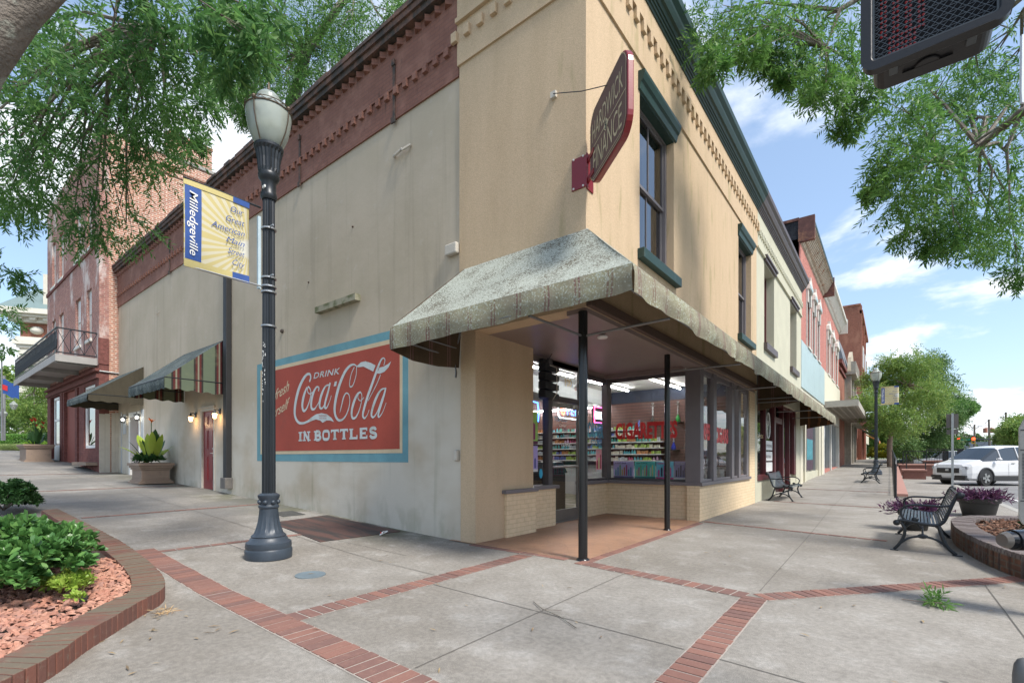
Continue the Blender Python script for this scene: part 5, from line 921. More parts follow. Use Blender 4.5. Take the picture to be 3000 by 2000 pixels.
# purple pots
def pot(lab, c, r_, h, n, sc):
    T_ = thing('plant_pot', lab, 'plant pot', c, 'black pots of purple plants'); MB().lathe([(r_ * .7, 0), (r_ * .74, .02), (r_ * .92, h * .75), (r_ * 1.0, h * .78), (r_ * 1.06, h), (r_ * .97, h), (r_ * .93, h * .9), (.01, h * .88)], c, 28).build('pot', BLPOT, T_, sm=True)
    q = np.random.default_rng(3); P = np.array(c) + np.array([0, 0, h * .95]); Q = []
    for i in range(n):
        a = q.uniform(0, 6.28); rr_ = q.uniform(0, r_ * .95); s = P + np.array([math.cos(a) * rr_, math.sin(a) * rr_, 0]); d = np.array([math.cos(a) * q.uniform(.2, 1), math.sin(a) * q.uniform(.2, 1), q.uniform(.15, 1)]); d /= np.linalg.norm(d); L_ = sc * q.uniform(.5, 1.2); k = 6; tt = np.linspace(.2, 1, k)[:, None]
        pp = s + d * L_ * tt + np.array([0, 0, -1]) * L_ * .35 * tt ** 2; dd = unit(d + q.normal(size=(k, 3)) * .6 + np.array([0, 0, -.1])); Q.append(leafquads(pp, dd, .11 * (.7 + .6 * q.random(k)), .026))
    leafmesh('plant', np.concatenate(Q), LPUR, T_)
pot('wide black pot overflowing with purple leaves behind the foreground bench', (4.62, 9.5, -.02), .36, .42, 210, .34); pot('smaller pot of purple leaves half hidden behind the foreground bench', (3.42, 5.95, 0), .24, .34, 120, .34)
# =================== FLOOR THINGS ===================
PLT = thing('cellar_plate', 'rusty steel cellar plate flush with the pavement below the mural', 'cellar door', (-4.5, -.7, .05)); b = MB(); q = [(-5.55, -1.28), (-3.55, -1.52), (-3.45, -.12), (-5.75, -.1)]; b.prism([(x, y, gz(x, y) + .0) for x, y in q], (0, 0, .012)); b.build('plate', RUSTP, PLT)
def cover(lab, q, m, dz=.009): T_ = thing('utility_cover', lab, 'cover', (q[0][0], q[0][1], gz(*q[0]))); MB().prism([(x, y, gz(x, y) + .0) for x, y in q], (0, 0, dz)).build('lid', m, T_)
GM = mat('dark_grate', (.06, .06, .055), .8, var=.4, vs=12)
cover('small rectangular iron utility cover near the wall behind the lamp post', [(-6.7, -.75), (-6.1, -.8), (-6.1, -.35), (-6.7, -.3)], GM); cover('round blue-grey water meter cover in the pavement', [(-1.98 + .16 * math.cos(a * .35), -2.55 + .1 * math.sin(a * .35) + .06 * math.sin(a * .35)) for a in range(18)], mat('blue_cover', (.14, .18, .20), .8, var=.3)); cover('small concrete meter cover behind the lamp post base', [(-4.2, -2.5), (-3.75, -2.5), (-3.75, -2.05), (-4.2, -2.05)], MORTAR)
T_ = thing('crushed_cup', 'crumpled white and red paper cup on the pavement', 'litter', (-3.35, -.55, gz(-3.35, -.55))); b = MB(); c = T_.location; b.grid(lambda u, v: (c.x + .09 * (v - .3) + .035 * math.cos(u * 6.28) * (1 + .3 * math.sin(9 * v)), c.y + .04 * math.sin(u * 6.28), c.z + .04 + .03 * math.sin(u * 6.28) * (1 - .5 * v) + .03 * v), 12, 5); b.build('cup', WHITE, T_); MB().grid(lambda u, v: (c.x - .015 + .03 * v, c.y - .042, c.z + .04 + .03 * u), 3, 3).build('print', LR, T_)
T_ = thing('leafy_sprig', 'fresh green leafy oak sprig lying on the pavement', 'sprig', (3.33, .2, .0)); leafmesh('leaves', np.concatenate([twigs((3.33 + dx, .24 + dy, .05), .05, 7, .09, 8, .075, .013, .1, (1, 1, .4)) for dx, dy in ((0, 0), (.06, -.02), (.03, .04), (.08, .02))]), leafmat('sprig_leaves', (.10, .23, .05), (.15, .3, .06), (.22, .38, .1), .3), T_); MB().tube([(3.15, .28, .012), (3.3, .22, .03), (3.42, .18, .05)], .004, 5).build('stem', BARKL, T_)
# fallen twigs, chips and leaves
r = random.Random(21); Q = []
P = np.array([(r.uniform(-2.2, 4), r.uniform(-4.2, 3.5), .012) for _ in range(70)] + [(r.uniform(-2.2, -.4), r.uniform(-4.6, -3.9), .012) for _ in range(26)]); dd = unit(np.stack([RNG.normal(size=len(P)), RNG.normal(size=len(P)), RNG.normal(size=len(P)) * .05], 1)); nn = np.tile(np.array([0, 0, 1.]), (len(P), 1)); m_ = np.array([not (-2 < p[0] < 0 and p[1] > 0) for p in P]); P, dd, nn = P[m_], dd[m_], nn[m_]
leafmesh('leaf_litter', leafquads(P, dd, .045 + .06 * RNG.random(len(P)), .008 + .01 * RNG.random(len(P)), nn), leafmat('dry_leaf', (.30, .20, .10), (.38, .28, .14), (.12, .09, .06), 0, 3), None, 'stuff')
T_ = thing('fallen_twig', 'thin dry twig lying on the pavement in the foreground', 'twig', (.9, -2.1, 0)); MB().tube([(.55, -1.85, .01), (.75, -2.0, .02), (.95, -2.05, .012), (1.2, -2.2, .012)], .0035, 5).tube([(.75, -2.0, .015), (.9, -1.93, .02)], .002, 4).build('stick', BARK, T_)
T_ = thing('straw_clump', 'dry straw-coloured clump of oak tassels beside the planter kerb', 'litter', (-1.7, -4.02, 0)); leafmesh('fibres', leafquads(np.array([(-1.7 + .08 * math.sin(i), -4.0 + .05 * math.cos(i * 1.7), .02) for i in range(60)]), RNG.normal(size=(60, 3)) * np.array([1, .6, .2]), .09, .006), leafmat('straw', (.42, .26, .12), (.5, .35, .18), (.3, .15, .06), 0), T_)
# =================== LEFT SIDE THINGS ===================
def lantern(lab, x, z, warm, y=-.14, grp='wall lanterns by the side doors'):
    T_ = thing('wall_lantern', lab, 'wall lamp', (x, 0, z), grp); c = (x, y, z)
    if warm:
        MB().lathe([(.02, .12), (.03, .10), (.075, .07), (.08, .06), (.02, .055)], c, 10).lathe([(.03, .12), (.012, .15), (.02, .17)], c, 8).tube([(x, y, z + .15), (x, y * .5, z + .17), (x, -.02, z + .12)], .012, 6).box(x - .035, x + .035, -.03, -.004, z + .05, z + .2).build('hood', IRON, T_)
        MB().lathe([(.06, .055), (.04, -.06), (.025, -.075), (.005, -.08)], c, 10).build('lit_glass', emit('warm_glass', (1, .62, .25), 5), T_, sm=True); col = (1, .6, .28); e = 4
    else:
        b = MB()
        for dx in (-.06, .06):
            for dy in (-.06, .06): b.box(x + dx - .008, x + dx + .008, y + dy - .008, y + dy + .008, z - .1, z + .1)
        b.box(x - .08, x + .08, y - .08, y + .08, z + .1, z + .125).box(x - .07, x + .07, y - .07, y + .07, z - .115, z - .1).box(x - .02, x + .02, y + .06, -.004, z + .05, z + .09).tube([(x, y, z + .12), (x, y, z + .2)], .01, 5); b.build('cage', IRON, T_); MB().ball(c, .045, 7).build('bulb', emit('cool_bulb', (1, .97, .85), 9), T_, sm=True); col = (1, .9, .75); e = 3
    l_ = bpy.data.lights.new('lantern_light', 'POINT'); l_.energy = e * .5; l_.color = col; l_.shadow_soft_size = .06; lo = bpy.data.objects.new('lantern_light', l_); COL.objects.link(lo); lo.location = (x, y - .1, z - .16) if warm else (x, y - .12, z); return T_
lantern('small warm lit lantern left of the nearer red door', -12.82, 2.42, True); lantern('small warm lit lantern between the red door and the downspout', -11.12, 2.42, True); lantern('square glass lantern at the corner of the farther side door', -19.62, 2.72, False); lantern('square glass lantern just right of the farther side door', -17.9, 2.72, False)
def planter_box(lab, x0, x1, y0, y1, z, h):
    T_ = thing('stone_planter', lab, 'planter', ((x0 + x1) / 2, (y0 + y1) / 2, z), 'square cast planters'); cx, cy = (x0 + x1) / 2, (y0 + y1) / 2; b = MB()
    for g, a, c in ((.0, 0, .06), (-.035, .06, .10), (-.07, .10, .14), (-.085, .14, h - .2), (-.05, h - .2, h - .15), (-.02, h - .15, h - .08), (.02, h - .08, h)): b.box(x0 - g, x1 + g, y0 - g, y1 + g, z + a, z + c)
    b.build('box', TERRA, T_, bevel=.008); box('earth', SOIL, T_, x0 + .06, x1 - .06, y0 + .06, y1 - .06, z + h - .02, z + h + .01); return T_
Z0 = gz(-15, 0); pb = planter_box('square cast planter with bright canna leaves against the cream wall', -15.35, -14.25, -1.0, -.12, Z0, .62)
def canna(lab, c, n, L, m, fl, rad=.45, flowers=1):
    T_ = thing('canna_plant', lab, 'plant', c); q = np.random.default_rng(5); b = MB(); b2 = MB()
    for i in range(n):
        a = i * 2.4; up = q.uniform(.3, 1.0); s = Vector(c) + Vector((math.cos(a) * .12, math.sin(a) * .12, 0)); d = Vector((math.cos(a) * (1.1 - up), math.sin(a) * (1.1 - up), up + .15)).normalized(); ln = L * q.uniform(.6, 1); side = d.cross(UZ).normalized(); w_ = .075 * ln / .6
        base = s + d * (q.uniform(.05, .5) * L * up)
        def f(u, v, base=base, d=d, side=side, ln=ln, w_=w_): p = base + d * ln * v + Vector((0, 0, -.45 * ln * v * v * (1.2 - d.z))); ww = w_ * math.sin(math.pi * min(1, v * .93 + .06)) ** .8; return tuple(p + side * (u - .5) * 2 * ww + Vector((0, 0, .25 * ww * abs(u - .5) * 2)))
        (b if i % 3 else b2).grid(f, 2, 7)
    b.build('leaves', m, T_, sm=True); b2.build('leaves', LDK, T_, sm=True); b = MB()
    for k in range(flowers):
        p = Vector(c) + Vector((q.uniform(-.3, .3) * (flowers > 1), q.uniform(-.3, .3) * (flowers > 1), L * 1.25 + q.uniform(-.15, .25) * (flowers > 1))); MB().tube([tuple(c), tuple(p)], .012, 5).build('stalk', LDK, T_)
        for j in range(7): a = j * .9; b.grid(lambda u, v, a=a, p=p: tuple(p + Vector((math.cos(a), math.sin(a), .9)) * .1 * v + Vector((-math.sin(a), math.cos(a), 0)) * .05 * (u - .5) * (1 - abs(v - .5)) + Vector((0, 0, .01 * j))), 2, 3)
    b.build('flowers', fl, T_); return T_
canna('lime-green canna plant with a single orange flower in the cast planter', (-14.8, -.55, Z0 + .6), 16, 1.0, LCAN, mat('orange_petal', (.65, .15, .03), .6))
shrub('dark leafy underplanting with small white blooms in the cast planter', 'underplanting', (-14.8, -.6, Z0 + .6), (.6, .5, .3), 140, LDK, .12, .05, 6, stem=False); planter_box('square cast planter with red flowers in front of the brick building', -29.2, -27.2, -1.9, -.9, gz(-27, 0), .8)
canna('dark-leaved canna plant with red flower clusters by the brick building', (-28.1, -1.4, gz(-27, 0) + .75), 13, .75, LDK, mat('red_petal', (.6, .02, .02), .5), flowers=6)
b = MB(); z_ = .6; FP = thing('board_panel', 'white vertical board panel between the cream wall and the brick building', 'panel', (-20.75, -.3, .7))
for i, (y0, y1, h) in enumerate(((-.59, -.42, 2.98), (-.415, -.26, 3.0), (-.22, -.11, 3.03), (-.105, -.0, 3.06))): b.box(-20.82, -20.78, y0, y1, .5, h)
b.build('boards', WHITED, FP)
# =================== LEFT BRICK BUILDING ===================
BB = thing('brick_building', 'tall weathered red brick building with an iron balcony beyond the cream wall', 'building', (-26, 0, 1)); YF = -.59; X0, X1 = -31.1, -20.8; TP = 13.95
up = [(-29.85, -29.0), (-28.12, -27.2), (-24.75, -23.8), (-22.75, -21.95)]
holes = [(a, c, 9.72, 11.9) for a, c in up] + [(a, c, 6.05, 8.08) for a, c in up] + [(-30.6, -27.6, 0, 4.3), (-27.1, -24.9, 0, 4.3), (-24.5, -24.1, 0, 4.3), (-23.2, -21.4, 1.68, 4.2)]
b = MB(); wallY(b, YF, YF + .3, X0, X1, 4.9, TP, holes); b.build('front_wall', BRICKF, BB); b = MB(); wallY(b, YF, YF + .3, X0, X1, .4, 4.9, [h for h in holes if h[2] < 5]); b.build('ground_floor_front', BRICKD, BB)
b = MB(); b.box(X1 - .3, X1, YF + .3, 14, .4, TP).box(X0, X1 - .3, 13.7, 14, .4, TP).box(X0, X0 + .3, YF + .3, 13.7, .4, TP); b.build('side_wall', BRICKL, BB)
b = MB(); b.box(X1 - .001, X1 + .03, YF - .03, YF + .3, 4.9, 5.9).box(X0, X1 + .05, YF - .05, YF, 9.5, 9.66); b.build('belt_course', BRICKD, BB)
b = MB(); b.box(X1 - .35, X1 + .06, YF - .04, 14, TP, TP + .12); b.build('coping', mat('grey_coping', (.30, .29, .26), .8), BB); b = MB(); b.box(X1 - .6, X1 + .05, 1.7, 3.3, TP + .12, TP + 1.0).box(X1 - .64, X1 + .09, 1.66, 3.34, TP + 1.0, TP + 1.1); b.box(X1, X1 + .05, -.3, 14, TP - .75, TP - .62).box(X1, X1 + .05, -.3, 14, TP - .5, TP - .4); b.build('chimney', BRICKL, BB)
for a, c in up:
    for p, q in ((9.72, 11.9), (6.05, 8.08)):
        w_ = box('window', STONEW, BB, a, c, YF + .09, YF + .15, p, q); b = MB(); b.box(a + .08, c - .08, YF + .08, YF + .088, p + .1, (p + q) / 2 - .03).box(a + .08, c - .08, YF + .07, YF + .078, (p + q) / 2 + .03, q - .1); b.build('pane', mat('blind_glass', (.50, .50, .45), .25, var=.1, bump=0), w_); box('sill', STONEW, w_, a - .08, c + .08, YF - .06, YF + .17, p - .12, p)
b = MB(); b.box(X1 - .001 + .0, X1 + .012, 4.0, 5.6, 9.9, 12.2); w_ = b.build('window', STONEW, BB); MB().box(X1 + .012, X1 + .02, 4.12, 5.48, 10.0, 12.1).build('pane', MATS['blind_glass'], w_)
b = MB(); b.box(-30.6, -27.6, YF + .3, YF + .4, .9, 4.3); b.build('shop_recess', mat('recess_brown', (.12, .06, .05), .8), BB); b = MB(); b.box(-30.6, -30.3, YF, YF + .3, .9, 4.3).box(-27.9, -27.4, YF - .03, YF + .3, .9, 4.35); b.build('pier', BRICKD, BB)
w_ = MB().box(-29.3, -29.18, YF, YF + .08, .9, 4.2).box(-28.1, -27.98, YF, YF + .08, .9, 4.2).box(-29.18, -28.1, YF, YF + .08, 4.08, 4.2).box(-29.18, -28.1, YF, YF + .08, 3.05, 3.15).build('white_door', WHITE, BB); MB().box(-29.18, -28.1, YF + .02, YF + .06, .9, 1.9).build('lower_panel', WHITE, w_); MB().quad((-29.18, YF + .03, 1.9), (-28.1, YF + .03, 1.9), (-28.1, YF + .03, 4.08), (-29.18, YF + .03, 4.08)).build('pane', GLASSH, w_)
b = MB(); b.box(-27.1, -24.9, YF + .12, YF + .2, .8, 4.3).box(-24.5, -24.1, YF + .1, YF + .2, .8, 4.3); b.build('recess_back', mat('maroon_recess', (.24, .07, .05), .8), BB)
w_ = MB().box(-23.2, -23.08, YF + .05, YF + .13, 1.68, 4.2).box(-21.5, -21.4, YF + .05, YF + .13, 1.68, 4.2).box(-23.08, -21.5, YF + .05, YF + .13, 1.68, 1.8).box(-23.08, -21.5, YF + .05, YF + .13, 3.55, 3.63).box(-23.08, -21.5, YF + .05, YF + .13, 4.1, 4.2).build('shop_window', WHITE, BB); MB().quad((-23.08, YF + .09, 1.8), (-21.5, YF + .09, 1.8), (-21.5, YF + .09, 4.1), (-23.08, YF + .09, 4.1)).build('pane', glass('left_window_glass', (.3, .3, .3), ior=2.0), w_)
b = MB(); [b.box(-23.08 + k * .26, -23.05 + k * .26, YF + .06, YF + .1, 3.63, 4.1) for k in range(1, 6)]; b.build('muntin', WHITE, w_); box('window_sill', TERRA, BB, -23.4, -21.0, YF - .35, YF, 1.0, 1.12)
b = MB(); b.box(X0, X1, YF - .08, YF, 4.35, 4.5).box(X0, X1, YF - .12, YF, 4.62, 4.72); b.build('lintel_moulding', BRICKD, BB)
# balcony (> deck, railing)
BY = -1.75; box('balcony_deck', mat('balcony_grey', (.33, .315, .295), .75, var=.2), BB, X0 - .2, -21.1, BY, YF, 5.0, 5.08); b = MB(); b.box(X0 - .2, -21.1, BY - .04, BY, 4.86, 5.12).box(-21.1, -21.05, BY - .04, YF, 4.86, 5.12); [b.box(x, x + .15, BY, YF, 4.82, 5.0) for x in (-30.5, -27.4, -24.3, -21.4)]; b.build('balcony_edge', MATS['balcony_grey'], BB)
b = MB(); zt = 6.1; x = X0
b.tube([(X0, BY, zt), (-21.1, BY, zt), (-21.1, YF, zt)], .03, 6).tube([(X0, BY, 5.2), (-21.1, BY, 5.2), (-21.1, YF, 5.2)], .025, 6)
while x < -21.1:
    b.tube([(x, BY, 5.2), (x, BY, zt)], .014, 4); b.tube([(x + .12 + .1 * math.cos(a * .785), BY, 5.65 + .32 * math.sin(a * .785)) for a in range(9)], .018, 4); x += .26
for k in range(3):
    y0 = BY + k * .39; b.tube([(-21.1, y0, 5.2), (-21.1, y0 + .39, zt)], .012, 4).tube([(-21.1, y0 + .39, 5.2), (-21.1, y0, zt)], .012, 4).tube([(-21.1, y0, 5.2), (-21.1, y0, zt)], .014, 4)
b.build('balcony_railing', IRON, BB); MB().tube([(X1 + .04, YF, 4.62), (X1 + .04, .0, 4.60)], .03, 6).build('conduit', STEEL, BB)
# =================== ORNATE BUILDING FAR LEFT ===================
OB = thing('ornate_building', 'cream classical building with a green metal roof and brick frieze at the far left', 'building', tuple(D(110, 1330, 44)))
def atL(px, py, t_=44): return D(px, py, t_)
o0 = atL(60, 1340); ux = Vector((RX, RY, 0)); uf = Vector((FX, FY, 0))
# body faces: one along the view-right, one receding; local frame
A1 = (Vector((.55, .83, 0))); A2 = Vector((-.83, .55, 0)); OC = atL(62, 1340); OC.z = 0
def lbx(b, a0, a1, c0, c1, z0, z1): P = [OC + A1 * a + A2 * c for a, c in ((a0, c0), (a1, c0), (a1, c1), (a0, c1))]; b.prism([(p.x, p.y, z0) for p in P], (0, 0, z1 - z0))
b = MB(); lbx(b, 0, 14, 0, 10, 2, 11.3); b.build('wall', mat('cream_stone', (.56, .53, .45), .85, var=.15), OB)
b = MB(); lbx(b, -.25, 14, -.25, 10.2, 11.3, 11.6); lbx(b, -.45, 14, -.45, 10.4, 11.6, 12.0); lbx(b, -.3, 14, -.3, 10, 12.0, 12.3); lbx(b, -.55, 14, -.55, 10.4, 13.6, 14.0); lbx(b, -1.0, 14, -1.0, 10.8, 14.0, 14.25); lbx(b, -1.3, 14, -1.3, 11, 14.25, 14.7)
for i in range(14): lbx(b, i * 1.0, i * 1.0 + .45, -.85, -.5, 13.75, 14.0); lbx(b, -.95, -.55, i * .8, i * .8 + .35, 13.75, 14.0)
b.build('cornice', mat('cream_trim', (.62, .59, .51), .8, var=.12), OB)
b = MB(); lbx(b, -.05, 14, -.05, 10, 12.3, 13.6); b.build('brick_frieze', BRICKT, OB); b = MB()
for i in range(6): c_ = OC + A1 * (1.2 + i * 2.2) + Vector((0, 0, 12.95)); b.ball(tuple(c_ - A2 * .06), .5, 7, (1, 1, .75))
b.build('oval_panel', MATS['cream_trim'], OB, sm=True)
b = MB()
for i in range(5):
    for q in (11.1, 10.6, 10.1, 9.4, 8.6, 7.6, 6.2, 4.8, 3.4): lbx(b, i * 2.6 - .15, i * 2.6 + .9, -.2, 0, q - .35, q)
for q in range(30): lbx(b, -.1, 13, -.06, 0, 2.4 + q * .3, 2.62 + q * .3)
b.build('quoin', MATS['cream_trim'], OB)
P = [OC + A1 * -1.2 + A2 * -1.2, OC + A1 * 14 + A2 * -1.2, OC + A1 * 14 + A2 * 4.5, OC + A1 * -1.2 + A2 * 4.5, OC + A1 * 14 + A2 * 10.4, OC + A1 * -1.2 + A2 * 10.4]; v = lambda p, z: (p.x, p.y, z)
b = MB(); b.quad(v(P[0], 14.7), v(P[1], 14.7), v(P[2], 18.0), v(P[3], 18.0)).quad(v(P[3], 18.0), v(P[2], 18.0), v(P[4], 14.7), v(P[5], 14.7)).quad(v(P[0], 14.7), v(P[3], 18.0), v(P[5], 14.7)); b.build('roof', mat('green_metal_roof', (.16, .22, .21), .6, var=.2), OB)
b = MB(); lbx(b, 1.5, 2.8, .2, 1.2, 14.7, 18.3); lbx(b, 1.9, 3.0, 1.0, 2.2, 16, 18.7); b.build('chimney', MATS['cream_stone'], OB); b = MB(); lbx(b, 2.8, 12, -.6, 1.2, 14.7, 16.2); b.build('parapet', MATS['cream_stone'], OB)
# hedges, low wall, far trees and lamps at the left
b = MB(); a, c = D(-60, 1300, 40), D(150, 1290, 40); LW = thing('low_wall', 'long low beige wall behind the clipped hedge at the far left', 'wall', tuple(a)); dv = (c - a); b.prism([(a.x, a.y, 1.5), (c.x, c.y, 1.5), (c.x + .3, c.y + .3, 1.5), (a.x + .3, a.y + .3, 1.5)], (0, 0, 1.5)); b.build('wall', mat('beige_wall', (.46, .40, .31), .9), LW)
def hedge(lab, px0, px1, pyb, h, t_, m, n, name='clipped_hedge', L=.09, dp=1.0):
    a, c = D(px0, pyb, t_), D(px1, pyb, t_); T_ = thing(name, lab, 'hedge', tuple(a)); q = np.random.default_rng(n); u = q.random((n, 1)); P = np.array(a) + (np.array(c) - np.array(a)) * u; s_ = q.random((n, 3)); face = q.integers(0, 3, n)
    P[:, 2] += np.where(face == 0, h, s_[:, 2] * h); fwd = np.array([FX, FY, 0]); off = np.where(face == 0, s_[:, 0], np.where(face == 1, 0, 1)) * dp; P += fwd * off[:, None] + q.normal(size=P.shape) * .03
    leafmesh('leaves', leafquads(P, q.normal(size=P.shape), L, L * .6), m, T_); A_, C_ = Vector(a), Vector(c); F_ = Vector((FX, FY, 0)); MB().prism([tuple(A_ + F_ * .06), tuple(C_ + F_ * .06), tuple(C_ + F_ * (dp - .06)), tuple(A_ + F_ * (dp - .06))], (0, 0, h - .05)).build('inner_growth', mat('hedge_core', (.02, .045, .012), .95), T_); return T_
HL = leafmat('hedge_leaves', (.10, .24, .04), (.13, .30, .05), (.20, .38, .07), .25, 2)
hedge('long clipped bright green hedge in front of the low beige wall', -40, 100, 1303, .75, 36, HL, 9000); hedge('darker second length of clipped hedge nearer the brick building', 80, 140, 1300, .72, 35, LDK, 3500)
def bushy(lab, name, c, rad, n, m, L, W, cat='bush', **k): return shrub(lab, name, c, rad, n, m, L, W, **k)
bushy('round yellow-green clipped bush left of the red flowers', 'round_bush', tuple(D(108, 1318, 33)), (.75, .75, .7), 1800, leafmat('bush_bright', (.20, .36, .04), (.25, .42, .06), (.33, .48, .1), .3, 2), .08, .05, lumps=18)
for px, s_ in ((20, 1.0), (62, .8), (45, .7)): bushy({20: 'wide tuft of pale ornamental grass at the left edge', 62: 'tuft of pale ornamental grass near the round bush', 45: 'low tuft of pale grass between the other two tufts'}[px], 'ornamental_grass', tuple(D(px, 1322, 33 - s_)), (1.3 * s_, .6, .3), 900, leafmat('pale_grass_%d' % px, (.28, .36, .12), (.34, .42, .16), (.42, .48, .2), .3, 2), .28, .012, lumps=10, stem=False, group='tufts of ornamental grass')
def pix_tree(lab, name, clumps, t_, m, trunk=None, L=.2, W=.08, n=60, k=8, rad=1.0, group=None, bark=None, tw=.7, cat='tree', dep=None, seed=1):
    """tree from a trunk polyline and leaf clumps (px, py, radius px)"""
    c0 = D(*trunk[0][:3]) if trunk else D(clumps[0][0], clumps[0][1], t_); T_ = thing(name, lab, cat, tuple(c0), group); r = random.Random(seed); Q = []; cs = []
    for cl in clumps:
        px, py, rp = cl[:3]; tt = cl[3] if len(cl) > 3 else t_ + r.uniform(-1, 1) * (dep if dep is not None else t_ * .06); c = D(px, py, tt); R_ = rp / 1413 * tt; cs.append((c, R_)); nn = int(n * (cl[4] if len(cl) > 4 else 1)); Q.append(twigs(c, R_, nn, min(tw, R_ * 1.2), k, L, W, .5, (1, 1, .85)))
    leafmesh('crown', np.concatenate(Q), m, T_); b = MB()
    if trunk: pts = [D(*q[:3]) for q in trunk]; b.tube([tuple(p) for p in pts], [q[3] for q in trunk], 10); 
    hub = [D(*q[:3]) for q in trunk[1:]] if trunk else [cs[0][0]]
    for (c, R_), cl in zip(cs, clumps):
        if len(cl) > 4 and cl[4] < .6: continue
        h_ = min(hub, key=lambda p: (p - c).length); mid = h_.lerp(c, .5) + Vector((r.uniform(-.1, .1), r.uniform(-.1, .1), .12)) * (c - h_).length; w0 = max(.006, min(.05, R_ * .05)) ; b.tube([tuple(h_), tuple(mid), tuple(c)], [w0 * 1.6, w0, w0 * .4], 5)
        for j in range(3): e = c + Vector((r.uniform(-1, 1), r.uniform(-1, 1), r.uniform(-.8, .6))) * R_ * .8; b.tube([tuple(mid.lerp(c, .6)), tuple(e)], [w0 * .5, w0 * .2], 4)
    b.build('trunk', bark or BARK, T_, sm=True); return T_
pix_tree('leafy young tree in front of the ornate cream building', 'ornamental_tree', [(220 / 3.1 + 10, 1195, 32), (110, 1165, 35), (75, 1210, 30), (95, 1240, 36), (125, 1215, 30), (60, 1180, 24), (118, 1130, 26), (130, 1250, 22), (100, 1100, 18)], 40, LTREE, [(100, 1310, 40, .12), (100, 1240, 40, .08), (100, 1150, 40, .04)], .18, .09, 210)
pix_tree('green trees filling the gap behind the flag at the far left', 'background_tree', [(15, 1150, 50), (45, 1190, 45), (10, 1210, 45), (20, 1100, 35), (30, 1245, 45), (-20, 1170, 60)], 62, LTREE, [(10, 1320, 62, .3), (12, 1200, 62, .2)], .4, .25, 170)
for lab, px, top in (('distant grey lamp post with a hanging round lantern at the far left', 40, 1190), ('thin grey pole with lantern nearest the left edge', 10, 1215)):
    T_ = thing('distant_lamp', lab, 'street lamp', tuple(D(px if px != 40 else 12, 1290, 30))); c = D(px, top, 30); p0 = D(12 if px == 40 else 7, 1290, 30 if px == 40 else 29); 
    b = MB(); b.tube([tuple(p0), (p0.x, p0.y, c.z + (1.9 if px == 40 else .3))], .07, 8)
    if px == 40: b.tube([(p0.x, p0.y, c.z + .5), tuple(c + Vector((0, 0, .45)))], .03, 6)
    b.build('post', mat('grey_metal_post', (.2, .21, .21), .5), T_); MB().lathe([(.08, -.2), (.16, -.02), (.2, .1), (.17, .16), (.08, .26), (.02, .34)], tuple(c), 12, ).build('globe', GLOBE, T_, sm=True)
T_ = thing('flag_pole', 'pole with blue, red and yellow flag at the far left edge', 'flag', tuple(D(4, 1290, 28))); a = D(5, 1290, 28); MB().tube([tuple(a), (a.x, a.y, 7.4)], .04, 6).build('pole', STEEL, T_); f0 = D(8, 1110, 28); b = MB(); b.grid(lambda u, v: tuple(f0 + Vector((RX, RY, 0)) * (.95 * u) + Vector((0, 0, -.85 * v - .35 * u + .05 * math.sin(u * 9)))), 8, 5); b.build('flag', BLUEB, T_); b = MB(); b.grid(lambda u, v: tuple(f0 + Vector((RX, RY, 0)) * (.3 * u) + Vector((FX, FY, 0)) * -.02 + Vector((0, 0, -.3 - .3 * v - .35 * .3 * u))), 3, 3); b.build('red_patch', LR, T_)
# =================== SECOND SHOP (pale green) ===================
G2 = thing('pale_green_building', 'pale green stucco building with purple-brown cornice next to the tan corner', 'building', (-1, 14, 0))
V1 = (10.87, 12.45, 4.78, 7.22); V2 = (15.7, 17.3, 4.78, 7.22)
b = MB(); wallX(b, -.3, .06, 9.803, 18.58, 3.2, 7.31, [V1, V2]); b.box(-.3, .09, 9.803, 18.58, 7.31, 8.36).box(-.3, .02, 9.803, 10.1, -.2, 3.2).box(-.3, .02, 17.5, 18.58, -.2, 3.2).box(-.3, .0, 10.1, 13.0, -.2, .62).box(-.3, .0, 16.2, 17.5, -.2, .5); b.build('green_wall', B2C, G2)
b = MB(); y = 9.86
while y < 18.5: b.box(.09, .135, y, y + .1, 7.70, 7.87); y += .215
b.box(.09, .13, 9.803, 18.58, 7.87, 7.93).box(.09, .12, 9.803, 18.58, 7.31, 7.36); b.build('dentils', B2C, G2)
b = MB(); b.prism([(.09 + p, 9.803, z - .003) for p, z in CPROF], (0, 8.8, 0)); b.build('brown_cornice', BROWNP, G2)
for (y0, y1, z0, z1), m in ((V1, MAROON), (V2, MAROON)):
    sash_window(G2, y0, y1, z0, z1, -.2, m, curtain=False); b = MB(); b.box(.061, .13, y0 - .08, y1 + .14, z1 + .04, z1 + .2).box(.061, .17, y0 - .1, y1 + .16, z1 + .14, z1 + .2); b.build('window_hood', BROWNP, G2); box('window_sill', BROWNP, G2, -.15, .16, y0 - .08, y1 + .12, z0 - .2, z0 - .003)
b = MB()
for a, c in ((10.1, 10.16), (11.42, 11.5), (12.9, 13.12), (14.5, 14.72), (15.9, 16.0), (17.1, 17.5)): b.box(-.14, .0, a, c, .62 if a < 13 or a > 16 else .0, 3.2)
b.box(-.14, -.02, 13.12, 14.5, 2.5, 2.7).box(-.14, -.02, 10.16, 17.1, 3.1, 3.2); b.box(-.14, .04, 10.1, 12.95, .62, .78).build('maroon_shopfront', MAROON, G2)
MB().quad((-.08, 10.1, .7), (-.08, 13, .7), (-.08, 13, 3.2), (-.08, 10.1, 3.2)).quad((-.08, 14.7, .4), (-.08, 17.2, .4), (-.08, 17.2, 3.2), (-.08, 14.7, 3.2)).split('shop_glass', GLASSH, G2); MB().quad((-.12, 13.12, 0), (-.12, 14.5, 0), (-.12, 14.5, 2.5), (-.12, 13.12, 2.5)).build('door_glass', GLASSH, G2)
